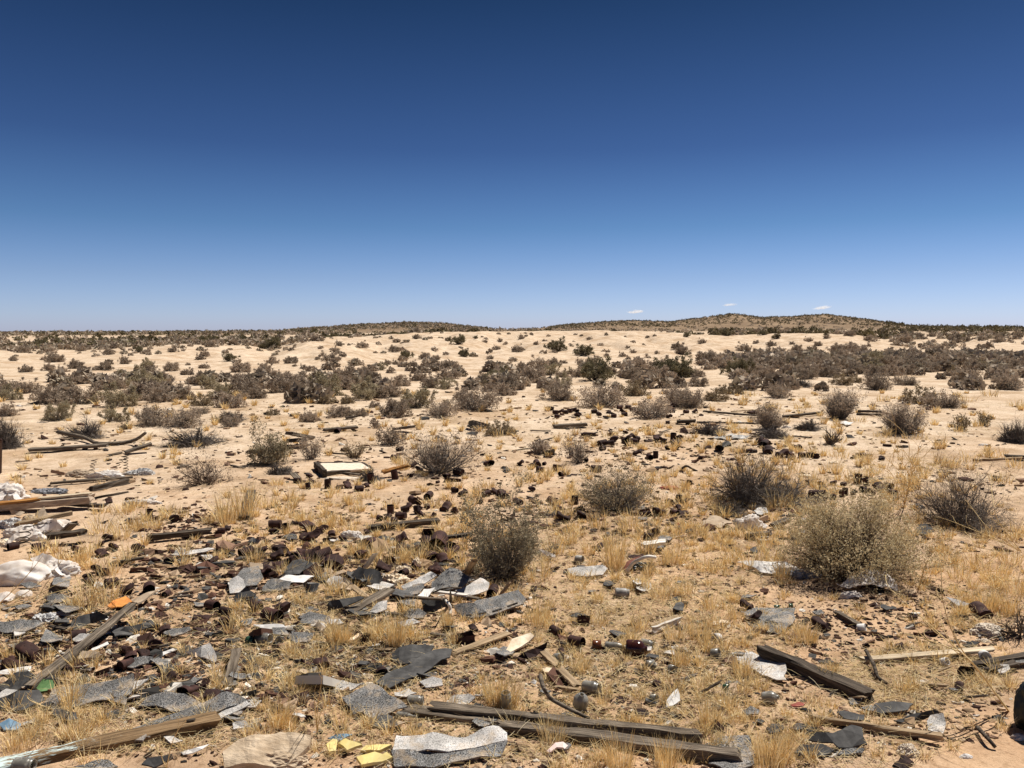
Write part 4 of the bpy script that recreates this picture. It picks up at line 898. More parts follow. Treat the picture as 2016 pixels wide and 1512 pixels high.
# ------------------------------------------------------------------ torn sheets: shingles, tar paper, boards, paper
SH = [
 ('roofing_shingle', 'shingle', 'domed grey shingle piece propped just above the blue-painted beam', 'shg', 'L0', '1055,925,1 1120,860,4 1290,822,7 1410,838,7 1545,905,3 1390,960,1 1310,985,0 1200,945,1'),
 ('roofing_shingle', 'shingle', 'long grey shingle strip lying along the blue-painted beam', 'shg', 'L0', '970,1140,0 1170,1040,1 1350,975,2 1560,910,3 1690,845,5 1840,855,5 1910,885,3 1700,985,1 1300,1070,0 1040,1135,0'),
 ('roofing_shingle', 'shingle', 'white tapering shingle tongue at the tip of the blue-painted beam', 'shl', 'L0', '1640,1015,1 1700,965,2 1880,890,4 1912,920,3 1720,1012,1 1640,1050,0'),
 ('roofing_shingle', 'shingle', 'large grey two-tab shingle beside the green plastic scrap', 'shg', 'L0', '350,960,0 345,890,1 400,820,2 560,770,3 850,745,5 1020,670,8 1025,720,6 1000,835,3 740,900,1 560,935,0'),
 ('tar_paper', 'tar paper', 'black tar sheet at the foot of the long diagonal plank', 'tar', 'L0', '-30,810,0 110,680,6 220,680,7 258,730,4 205,795,1 60,830,0'),
 ('tar_paper', 'tar paper', 'black folded tar sheet under the green plastic scrap', 'tar', 'L0', '-20,890,1 130,820,5 300,805,4 345,880,1 190,970,0 -20,945,0'),
 ('roofing_shingle', 'shingle', 'small pale shingle chip wedged between two black tar sheets', 'shl', 'L0', '-15,850,2 50,800,5 135,815,6 10,888,2'),
 ('torn_sheet', 'paper', 'torn white sheet above the black tar sheet', 'paper', 'L0', '-30,672,1 60,640,3 240,622,4 230,670,2 100,690,1'),
 ('roofing_shingle', 'shingle', 'wide grey-brown shingle below the knotted grey plastic bag', 'shg', 'L0', '-40,360,0 -40,300,4 150,258,8 280,270,7 345,310,3 180,370,1 60,385,0'),
 ('tar_paper', 'tar paper', 'dark tent-folded sheet with pale underside above an open can', 'tar', 'L0', '370,372,0 420,320,6 500,290,9 545,296,9 480,330,3 430,345,1'),
 ('tar_paper', 'tar paper', 'flat charcoal sheet beneath the long diagonal plank', 'tar', 'L0', '480,330,0 600,240,5 750,205,8 830,255,4 700,290,1 560,345,0'),
 ('torn_sheet', 'paper', 'narrow white strip edging the flat charcoal sheet', 'paper', 'L0', '700,222,9 740,218,10 832,240,8 812,262,7'),
 ('tar_paper', 'tar paper', 'charcoal tongue of tar paper crossing under dry stalks', 'tar', 'L0', '900,375,0 960,330,4 1080,310,5 1110,345,2 1000,382,0'),
 ('board', 'board', 'grey-brown board propped behind the orange rag', 'board', 'L0', '995,130,5 1130,72,12 1190,60,12 1100,135,6 1050,165,4'),
 ('rag', 'rag', 'orange rag lying on dark ground beside the propped board', 'orange', 'L0', '820,165,1 860,120,4 960,85,6 1010,130,5 930,172,2 850,182,0'),
 ('torn_sheet', 'paper', 'pale narrow strip next to the open can by the diagonal plank', 'paper', 'L0', '660,495,1 820,430,4 832,448,3 680,505,1'),
 ('board', 'board', 'short tan board under the open can by the diagonal plank', 'board', 'L0', '490,540,1 520,505,4 760,530,5 750,572,1 600,580,0'),
 ('roofing_shingle', 'shingle', 'pale torn shingle next to a rust-brown tin scrap', 'shl', 'L0', '1420,520,1 1480,490,3 1600,450,5 1660,560,2 1640,587,1 1480,540,0'),
 ('torn_sheet', 'paper', 'white curved strip in front of the crushed cans', 'paper', 'L0', '1190,525,1 1320,480,4 1355,486,3 1240,542,0'),
 ('roofing_shingle', 'shingle', 'grey shingle fragment below the crushed cans', 'shg', 'L0', '940,640,0 1030,565,4 1170,555,5 1150,600,2 1020,645,0'),
 ('plastic_scrap', 'plastic scrap', 'green leaf-shaped plastic scrap', 'green', 'L0', '268,800,1 330,735,6 400,735,7 416,770,4 400,800,2 310,832,0'),
 ('plastic_scrap', 'plastic scrap', 'pale blue crumpled plastic in grass by the tar sheets', 'blue', 'L0', '-10,1078,1 70,1030,6 160,1060,3 140,1102,1 30,1108,0'),
 ('roofing_shingle', 'shingle', 'small grey flake in grass next to the blue plastic', 'shl', 'L0', '170,1055,1 270,1020,3 260,1050,2 180,1068,1'),
 ('tar_paper', 'tar paper', 'dark pointed piece in front of the blue-painted beam', 'tar', 'L0', '1080,1392,1 1130,1330,4 1310,1290,6 1322,1320,4 1180,1396,0'),
 ('roofing_shingle', 'shingle', 'grey broken shingle under the lower edge of the blue-painted beam', 'shg', 'L0', '560,1396,0 760,1345,3 830,1340,4 900,1390,2 700,1425,0'),
 ('torn_sheet', 'paper', 'upturned white flake on bare sand between beam and pale slab', 'paper', 'L0', '1380,1275,1 1500,1252,5 1602,1236,3 1545,1275,2 1400,1300,0'),
 ('roofing_shingle', 'shingle', 'pale brown-grey shingle beneath the tall dry stalks', 'shg', 'L0', '340,110,0 420,80,3 530,90,3 480,132,1 380,142,0'),
 ('tar_paper', 'tar paper', 'round-edged black tar disc with sand on it', 'tar', 'L1', '1135,580,0 1130,520,2 1190,475,4 1290,455,5 1390,460,4 1450,495,3 1270,600,1 1180,605,0'),
 ('tar_paper', 'tar paper', 'long dark tar strip running beside the round tar disc', 'tar', 'L1', '1000,760,1 1090,680,2 1270,610,3 1450,500,4 1540,488,4 1590,510,3 1575,565,2 1440,650,1 1200,760,1 1110,815,0 1060,800,0'),
 ('roofing_shingle', 'shingle', 'large diamond-shaped grey shingle with a pink shard on it', 'shg', 'L1', '750,880,2 980,745,6 1060,790,6 1250,950,2 1100,985,1 985,1030,0 890,980,1 840,1000,0 800,940,1'),
 ('roofing_shingle', 'shingle', 'pale shingle half buried above the diamond-shaped shingle', 'shl', 'L1', '665,770,0 740,740,1 900,770,2 800,810,0 720,805,0'),
 ('roofing_shingle', 'shingle', 'pale speckled shingle under thin grass by the tar strip', 'shl', 'L1', '1340,750,1 1440,715,2 1510,725,2 1520,770,1 1390,790,0'),
 ('roofing_shingle', 'shingle', 'white shingle near the dark end of the grey beam', 'shl', 'L1', '1535,900,1 1600,845,3 1720,840,4 1770,870,3 1700,920,0 1600,925,0'),
 ('roofing_shingle', 'shingle', 'widest pale shingle, wavy, beside the yellow foam scraps', 'shl', 'L1', '1130,1285,3 1165,1160,7 1440,1150,8 1690,1165,7 1850,1110,9 1950,1085,10 2010,1130,8 2012,1190,5 1900,1215,4 1560,1290,4 1400,1270,5'),
 ('roofing_shingle', 'shingle', 'lower band of the widest pale shingle, its shade painted dark grey', 'shg', 'L1', '1125,1290,1 1400,1275,2 1560,1292,2 1900,1218,2 2015,1195,3 1960,1310,0 1750,1350,0 1450,1400,0 1150,1390,0'),  # tilted lower band of the pale shingle, shade put in as grey colour
 ('foam_scrap', 'foam scrap', 'yellow foam scrap standing apart with a notched edge', 'yellow', 'L1', '630,1240,2 680,1190,6 715,1195,6 700,1290,1 650,1297,0'),
 ('foam_scrap', 'foam scrap', 'yellow foam scrap with two peaks', 'yellow', 'L1', '720,1240,2 775,1205,5 850,1225,5 888,1215,6 905,1240,3 790,1290,0'),
 ('foam_scrap', 'foam scrap', 'flat yellow foam strip touching the widest pale shingle', 'yellow', 'L1', '890,1280,1 930,1250,3 1040,1245,4 1130,1260,4 1040,1290,2'),
 ('foam_scrap', 'foam scrap', 'biggest yellow foam scrap with ragged end', 'yellow', 'L1', '860,1345,2 1000,1297,5 1060,1310,5 1090,1292,6 1135,1330,3 1060,1362,1 900,1400,0'),
 ('plastic_scrap', 'plastic scrap', 'grey-blue plastic strip behind the yellow foam scraps', 'blue', 'L1', '640,1167,1 700,1145,4 830,1150,4 740,1197,0'),
 ('tar_paper', 'tar paper', 'dark torn piece peeking from under the diamond-shaped shingle', 'tar', 'L1', '930,1050,0 1100,985,1 1160,1030,2 1190,1090,1 1090,1095,0 980,1080,0'),
 ('roofing_shingle', 'shingle', 'thin brown-grey layered shingle near the tall golden tuft', 'shg', 'L1', '415,270,0 500,215,3 650,240,3 640,290,1 520,297,0'),
 ('torn_sheet', 'siding scrap', 'white siding strip lying in front of the open can', 'paper', 'L1', '70,302,4 170,300,5 300,310,5 370,345,2 250,357,1 140,332,2'),
 ('roofing_shingle', 'shingle', 'white shingle leaning by the tall golden tuft', 'shl', 'L1', '960,210,1 1020,150,6 1095,125,8 1090,185,4 1010,217,1'),
 ('roofing_shingle', 'shingle', 'grey torn shingle behind the tall golden tuft, under a stick', 'shg', 'L1', '1200,230,0 1260,185,2 1330,180,3 1395,215,2 1370,255,0 1260,262,0'),
 ('tar_paper', 'tar paper', 'square dark sheet with curled white edge below the shingle heap', 'tar', 'L1', '1355,112,6 1530,112,7 1545,180,2 1370,207,0'),
 ('tar_paper', 'tar paper', 'box-folded dark sheet showing a black end', 'tar', 'L1', '640,150,8 660,127,10 880,82,11 922,95,10 800,150,6 760,170,5 640,200,1'),
 ('roofing_shingle', 'shingle', 'pale speckled shingle behind the curved grey strip, next to a can', 'shl', 'Zd', '360,660,4 560,560,7 740,470,9 880,530,8 850,640,5 720,690,4 600,722,3'),
 ('roofing_shingle', 'shingle', 'peaked grey shingle topping the heap below the tall olive shrub', 'shg', 'Zd', '0,520,6 160,420,9 280,330,13 430,340,13 560,420,11 660,490,9 470,600,4 200,630,3 0,640,2'),
 ('roofing_shingle', 'shingle', 'pale shingle slanting beside the cream foam lumps', 'shl', 'Zc', '1470,580,4 1640,510,7 1760,430,9 1920,370,11 2016,420,10 1830,540,6 1500,622,3'),
 ('roofing_shingle', 'shingle', 'rounded dark grey shingle at the edge of the heap', 'shg', 'Zc', '1470,660,2 1580,560,5 1800,560,6 1830,600,5 1720,720,2 1540,722,1'),
 ('torn_sheet', 'paper', 'white card between two shingles of the heap', 'paper', 'Zc', '1720,725,4 1820,635,7 1990,630,8 1870,737,4'),
 ('roofing_shingle', 'shingle', 'small grey shingle chip below the rounded dark one', 'shg', 'Zc', '1520,842,1 1530,790,3 1650,775,4 1622,842,1'),
 ('tar_paper', 'tar paper', 'large charcoal sheet leaning up among rusty cans', 'tar', 'Zc', '710,470,2 830,310,9 1000,310,10 1150,360,9 1190,470,5 1110,560,1 900,562,0'),
 ('roofing_shingle', 'shingle', 'big upright grey shingle with rounded top, rust scrap behind', 'shg', 'Zg', '40,440,8 150,300,14 380,280,15 450,470,8 350,560,4 160,582,3'),
 ('roofing_shingle', 'shingle', 'pale shingle lying against the big upright grey one', 'shl', 'Zg', '-60,500,6 60,460,8 150,500,7 182,580,4 80,680,1 -60,690,0'),
 ('tar_paper', 'tar paper', 'black triangular sheet like a small tent', 'tar', 'Zg', '10,810,0 0,740,3 180,590,13 345,690,6 280,762,2 30,832,0'),
 ('tar_paper', 'tar paper', 'rounded dark sheet behind the white bent sheet', 'tar', 'Zg', '760,420,1 800,300,6 900,190,11 1040,170,12 1200,220,10 1220,300,6 1050,360,3 1000,422,1'),
 ('board', 'tin sheet', 'large flat dark rust sheet beside the white bent sheet', 'rust', 'Zg', '1060,380,3 1260,240,11 1380,340,7 1340,420,3 1080,432,1'),
 ('torn_sheet', 'board', 'white bent sheet lying on grey shingles', 'paper', 'Zg', '620,490,5 800,430,8 950,440,8 1200,420,9 1230,440,9 1060,530,5 870,522,5'),
 ('roofing_shingle', 'shingle', 'rounded grey shingle under the white bent sheet', 'shg', 'Zg', '430,670,0 440,600,3 520,500,6 650,480,6 880,540,4 850,640,1 640,642,0'),
 ('tar_paper', 'tar paper', 'dark grey flap next to straw and the white bent sheet', 'tar', 'Zg', '1060,540,5 1300,540,6 1250,690,1 1100,642,1'),
 ('board', 'board', 'beige board strip in golden grass between two dark sheets', 'board', 'Zg', '1430,420,2 1650,340,6 1720,370,5 1480,462,1'),
 ('roofing_shingle', 'shingle', 'cracked brown-grey shingle flat on ground with curved outline', 'shg', 'Zg', '1000,1150,0 1080,1000,2 1240,985,3 1480,1060,2 1440,1110,1 1200,1160,0'),
 ('board', 'board', 'small brown-grey board corner near the tall golden tuft', 'board', 'Zg', '1230,1200,0 1290,1140,2 1400,1250,1 1330,1300,0'),
 ('roofing_shingle', 'shingle', 'pale curled shingle before the red-brown broken cushion', 'shl', 'U2', '530,1085,3 800,1055,6 840,1085,4 800,1140,1 570,1152,0'),
 ('board', 'board', 'tan sheet lying flat next to the white plastic litter', 'board', 'U2', '1520,770,0 1620,690,2 1700,695,3 1790,740,2 1700,777,0'),
 ('torn_sheet', 'plastic sheet', 'white plastic sheet draped beside the large yellow-green shrub', 'paper', 'K', '1452,1107,3 1500,1108,7 1545,1104,8 1566,1118,4 1540,1131,1 1500,1127,2 1478,1116,3'),
 ('roofing_shingle', 'shingle', 'flat grey shingle sunk in sand near rust-brown can', 'shg', 'K', '1458,1206,0 1500,1197,1 1566,1198,1 1560,1230,1 1530,1252,0 1480,1235,0'),
 ('roofing_shingle', 'shingle', 'pale shingle lying behind the dark slanting beam', 'shl', 'K', '1440,1290,0 1480,1284,1 1545,1308,2 1548,1345,1 1500,1330,0 1450,1302,0'),
 ('roofing_shingle', 'shingle', 'dark speckled shingle under the end of the lower grey beam', 'shg', 'K', '1388,1465,0 1420,1450,1 1478,1455,1 1484,1505,1 1440,1530,0 1395,1505,0'),
 ('tar_paper', 'tar paper', 'oval charcoal flake on sand beyond the long thin stick', 'tar', 'L3', '850,970,0 880,910,2 1020,890,3 1170,910,2 1130,975,1 930,997,0'),
 ('tar_paper', 'tar paper', 'thin grey flake at the bend of the long thin stick', 'tar', 'L3', '585,1000,0 640,975,1 800,1010,1 790,1050,0 640,1037,0'),
 ('tar_paper', 'tar paper', 'grey tapering strip between sand and the pale shingle', 'tar', 'L3', '1020,1045,0 1150,1000,2 1330,965,3 1400,985,2 1250,1030,0 1080,1057,0'),
 ('roofing_shingle', 'shingle', 'white square shingle on bare sand', 'shl', 'L3', '1275,1040,1 1300,1000,2 1400,990,3 1420,1060,1 1400,1130,0 1290,1142,0'),
 ('tar_paper', 'tar paper', 'large cracked dark sheet below the long thin stick', 'tar', 'L3', '370,1190,1 430,1120,4 560,1140,4 700,1095,4 780,1110,3 790,1195,2 820,1245,0 600,1250,1 560,1215,2 470,1205,1'),
 ('tar_paper', 'tar paper', 'dark piece broken off the large cracked sheet', 'tar', 'L3', '250,1290,0 310,1225,2 480,1215,3 570,1270,1 480,1312,0'),
 ('roofing_shingle', 'shingle', 'grey sliver lying under the large cracked dark sheet', 'shg', 'L3', '580,1275,0 800,1255,1 780,1292,0 600,1302,0'),
 ('torn_sheet', 'siding scrap', 'pale grey siding strip by a crushed can on sand', 'paper', 'L3', '1420,100,6 1600,140,5 1560,165,1 1500,160,0'),
 ('roofing_shingle', 'shingle', 'small grey chip below the dark plank by the rubbish bag', 'shl', 'L3', '1800,625,2 1900,615,4 1910,660,2 1830,690,0'),
 ('tar_paper', 'tar paper', 'black scrap by the end of the cream lath', 'tar', 'L3', '1550,460,1 1620,430,4 1680,440,4 1600,472,0'),
 ('roofing_shingle', 'shingle', 'grey shingle just behind the black rubbish bag', 'shg', 'L3', '1900,590,3 2030,560,5 2030,605,3 1920,622,1'),
 ('roofing_shingle', 'shingle', 'thin pale grey shingle flat amid straw near crushed cans', 'shl', 'U0', '1300,985,0 1420,960,2 1590,925,3 1640,940,2 1440,997,0'),
 ('plate_shard', 'plate shard', 'pinkish-white broken plate propped by dark rust', 'cream', 'L2', '60,515,1 110,420,5 250,375,8 280,400,7 240,440,4 100,522,1'),
 ('tin_sheet', 'tin sheet', 'rusted sheet beneath the pinkish-white broken plate', 'rust', 'L2', '130,565,0 200,510,4 380,450,7 370,490,4 250,582,0'),
 ('tin_sheet', 'tin sheet', 'rust-red triangle of tin stuck in grass by the beam end', 'rust', 'L2', '1610,1100,2 1660,1020,9 1730,1090,5 1720,1127,1 1640,1122,0'),
 ('torn_sheet', 'board', 'bright white rectangular board on sand beside spreading grey shrub', 'paper', 'K', '1651,833,1 1664,829,3 1680,833,3 1668,838,1'),
 ('tin_sheet', 'tin sheet', 'long pale metal sheet by a low pile of dead twigs', 'tin', 'K', '1402,862,1 1440,855,4 1476,858,4 1470,863,1 1425,866,0'),
 ('board', 'board', 'broken dark panel with white edges standing on sand', 'tar', 'B2', '745,750,1 758,720,14 780,712,18 872,738,10 862,762,2 800,770,0'),
 ('board', 'board', 'small black board before the broken dark panel', 'tar', 'B2', '740,790,0 770,775,4 812,782,4 800,797,0'),
 ('plaster_shard', 'plaster shard', 'oval white plaster shard with a chipped edge', 'paper', 'L2', '1282,930,0 1290,880,4 1330,840,7 1370,812,10 1388,850,8 1392,892,5 1335,927,1'),
 ('plastic_scrap', 'plastic scrap', 'red plastic scrap between a glass jar and the slanting beam', 'red', 'L3', '230,922,1 290,905,3 350,915,2 330,932,1 250,932,0'),
 ('plate_shard', 'plate shard', 'pink curved shard by the lower grey beam', 'pink', 'L2', '370,1285,0 440,1215,7 500,1208,8 548,1245,5 535,1285,1 500,1250,5 450,1250,4 400,1292,0'),
 ('plate_shard', 'plate shard', 'pink dish shard lying on the diamond-shaped shingle', 'pink', 'L1', '1025,958,5 1040,925,7 1112,935,7 1100,955,5'),
 ('plate_shard', 'plate shard', 'cream spoon-shaped shard in golden grass', 'cream', 'L2', '1625,310,1 1650,285,4 1690,285,4 1695,275,4 1760,282,3 1755,296,2 1700,297,2 1670,318,1'),
 ('plate_shard', 'plate shard', 'cream shard at the foot of the curved branch', 'cream', 'L2', '335,650,1 370,640,4 430,645,4 400,675,1 355,675,0'),
 ('torn_sheet', 'paper', 'white sliver next to the curved branch', 'paper', 'L2', '248,750,0 275,728,4 298,745,3 285,768,0'),
 ('bone', 'bone', 'curved cream rib-like bone in golden grass', 'cream', 'L1', '720,410,1 760,425,2 830,410,4 880,378,6 880,400,5 840,428,3 770,440,1 725,432,0'),
 ('torn_sheet', 'board', 'cream-white board piece under olive shrub edge', 'cloth', 'U2', '318,950,5 370,955,8 440,990,5 435,1008,2 370,985,3'),
 ('tar_paper', 'tar paper', 'grey square shingle beside the tiny grey shrub', 'tar', 'U2', '352,215,0 372,182,8 435,184,8 437,220,0'),
 ('tar_paper', 'tar paper', 'pointed grey flake flat on clean sand before can pairs', 'tar', 'U2', '18,318,0 40,306,3 70,310,3 98,345,0 50,340,0'),
 ('tar_paper', 'tar paper', 'dark angular slab beyond the large yellow-green shrub', 'tar', 'U3', '1165,815,0 1230,740,11 1300,745,11 1330,800,3 1260,830,1'),
]
for nm, cat, lab, mat, crop, vs in SH:
    sheet(nm, cat, lab, mat, crop, vs, thick={'paper': .003, 'yellow': .012, 'board': .010, 'rust': .002, 'tin': .002, 'cream': .008, 'pink': .007}.get(mat, .005), rough=.002 if mat in ('pink', 'cream') else .004, cuts=2)

# more torn pieces of the same roof, carpeting the heap
frng = random.Random(31); FRAG = []
FN = {'shg': ('roofing_shingle', 'grey shingle fragment'), 'shl': ('roofing_shingle', 'pale shingle fragment'), 'tar': ('tar_paper', 'dark tar paper fragment'), 'board': ('board', 'tan board fragment')}
for cx, cy, rx, ry, n, w0, w1 in ((230, 1300, 260, 110, 34, 22, 64), (620, 1180, 230, 80, 30, 24, 66), (430, 1400, 330, 70, 20, 22, 60), (850, 1330, 260, 110, 20, 18, 48), (1280, 1220, 240, 110, 16, 16, 40), (1650, 1320, 300, 130, 14, 16, 44), (600, 1090, 300, 40, 14, 18, 44), (110, 1180, 120, 60, 12, 20, 60), (1400, 1030, 200, 60, 10, 18, 40), (1050, 1460, 200, 50, 6, 20, 50)):
    for _ in range(n):
        a = frng.uniform(0, 6.28); r = math.sqrt(frng.random()); px = cx + math.cos(a) * r * rx; py = min(1508, cy + math.sin(a) * r * ry); w_ = frng.uniform(w0, w1) * .5; m = frng.randint(4, 6); a0 = frng.uniform(0, 6.28); el = frng.uniform(.28, .5); vs = []
        up = frng.uniform(0, 6.28); rise = frng.choice((1, 2, 3, 5))
        for k in range(m):
            an = a0 - 6.283 * k / m + frng.uniform(-.3, .3); rr_ = w_ * frng.uniform(.65, 1.2); h = .5 + rise * max(0, math.cos(an - up))
            vs.append('%.1f,%.1f,%.1f' % (px + math.cos(an) * rr_, py + math.sin(an) * rr_ * el, h))
        mt = frng.choices(('shg', 'shl', 'tar', 'board'), (.42, .22, .26, .10))[0]; nm, ds = FN[mt]
        o = sheet(nm, 'shingle' if nm == 'roofing_shingle' else nm.replace('_', ' '), None, mt, 'K', ' '.join(vs), thick=.005, rough=.006, cuts=1, group='roofing fragments carpeting the heap', tilt=.6)
        if o: FRAG.append((o, px, py, ds))
SPL = []
for cx, cy, rx, ry, n in ((250, 1280, 260, 120, 18), (700, 1200, 260, 90, 16), (1200, 1300, 300, 130, 10), (1800, 1300, 200, 100, 8), (400, 900, 380, 50, 10), (1300, 860, 400, 60, 10)):
    for _ in range(n):
        a = frng.uniform(0, 6.28); r = math.sqrt(frng.random()); px = cx + math.cos(a) * r * rx; py = cy + math.sin(a) * r * ry; L = frng.uniform(18, 46); an = frng.uniform(-.9, .5)
        o = beam('wood_stick', 'stick', None, frng.choice(('wood', 'wood', 'wood_tan', 'wood_dark')), 'K', (px, py, frng.uniform(0, 2)), (px + L * math.cos(an), py + L * .5 * math.sin(an), frng.uniform(0, 4)), frng.uniform(.8, 2.4) * (1.8 if py < 960 else 1), frng.uniform(.5, 1.2) * (1.8 if py < 960 else 1), group='loose wooden splinters')
        SPL.append((o, px, py, 'loose wooden splinter'))

for nm, cat, lab, vs in (
 ('cloth', 'cloth', 'long white mattress cover draped over the stuffing', '-40,905,1 60,850,7 150,790,13 260,765,12 330,730,15 430,712,16 440,745,11 495,785,5 420,800,4 340,790,8 250,825,5 150,850,6 60,900,2'),
 ('cloth', 'cloth', 'torn cream-white sheet spread beside the big smooth white bag', '300,1095,2 230,1020,8 300,985,11 400,990,12 490,1030,9 545,1105,2 470,1140,1 420,1095,5 360,1130,1'),
 ('cloth', 'cloth', 'flat white rag at the picture edge below the big smooth white bag', '-30,1345,1 -20,1290,5 70,1275,6 120,1300,3 60,1330,2'),
 ('cloth', 'cloth', 'white torn sheet at the top of the heap behind the frame', '-40,560,4 -30,430,14 60,430,16 110,480,12 170,560,3 120,565,3 70,500,9 20,560,5')):
    sheet(nm, cat, lab, 'cloth', 'U0', vs, thick=.004, rough=.012, cuts=3, tilt=.45)

sheet('cloth', 'cloth', 'crumpled white cloth with dark folds under the large yellow-green shrub', 'cloth', 'K', '1646,1158,1 1672,1140,5 1700,1134,8 1722,1126,9 1742,1132,8 1766,1152,4 1770,1162,1 1744,1158,3 1716,1152,5 1690,1158,3 1668,1164,0', thick=.004, rough=.020, cuts=3, tilt=.5)

# the big curved shingle with its row of dark adhesive dashes
o = sheet('roofing_shingle', 'shingle', 'largest curved grey shingle with a row of dark dashes', 'shg', 'Zd', '330,880,4 480,850,5 640,840,6 680,800,6 900,760,6 1320,640,8 1440,770,5 1400,850,3 1150,940,2 900,1030,1 640,1070,0 480,1050,0 380,980,1', thick=.006, rough=.0015)
for v in ('1150,888,3.9 1305,832,4.2 1312,845,3.9 1160,900,3.6', '920,965,3.0 1065,920,3.5 1070,936,3.3 925,980,2.8', '690,1000,2.3 830,975,2.6 835,992,2.3 700,1014,2.1', '520,1018,1.8 610,1010,1.9 615,1024,1.7 525,1030,1.6'):
    sheet('adhesive_dash', None, None, 'tar', 'Zd', ' '.join('%s,%s,%.2f' % (a.split(',')[0], a.split(',')[1], float(a.split(',')[2]) + .25) for a in v.split()), thick=.008, rough=0, parent=o, cuts=0)

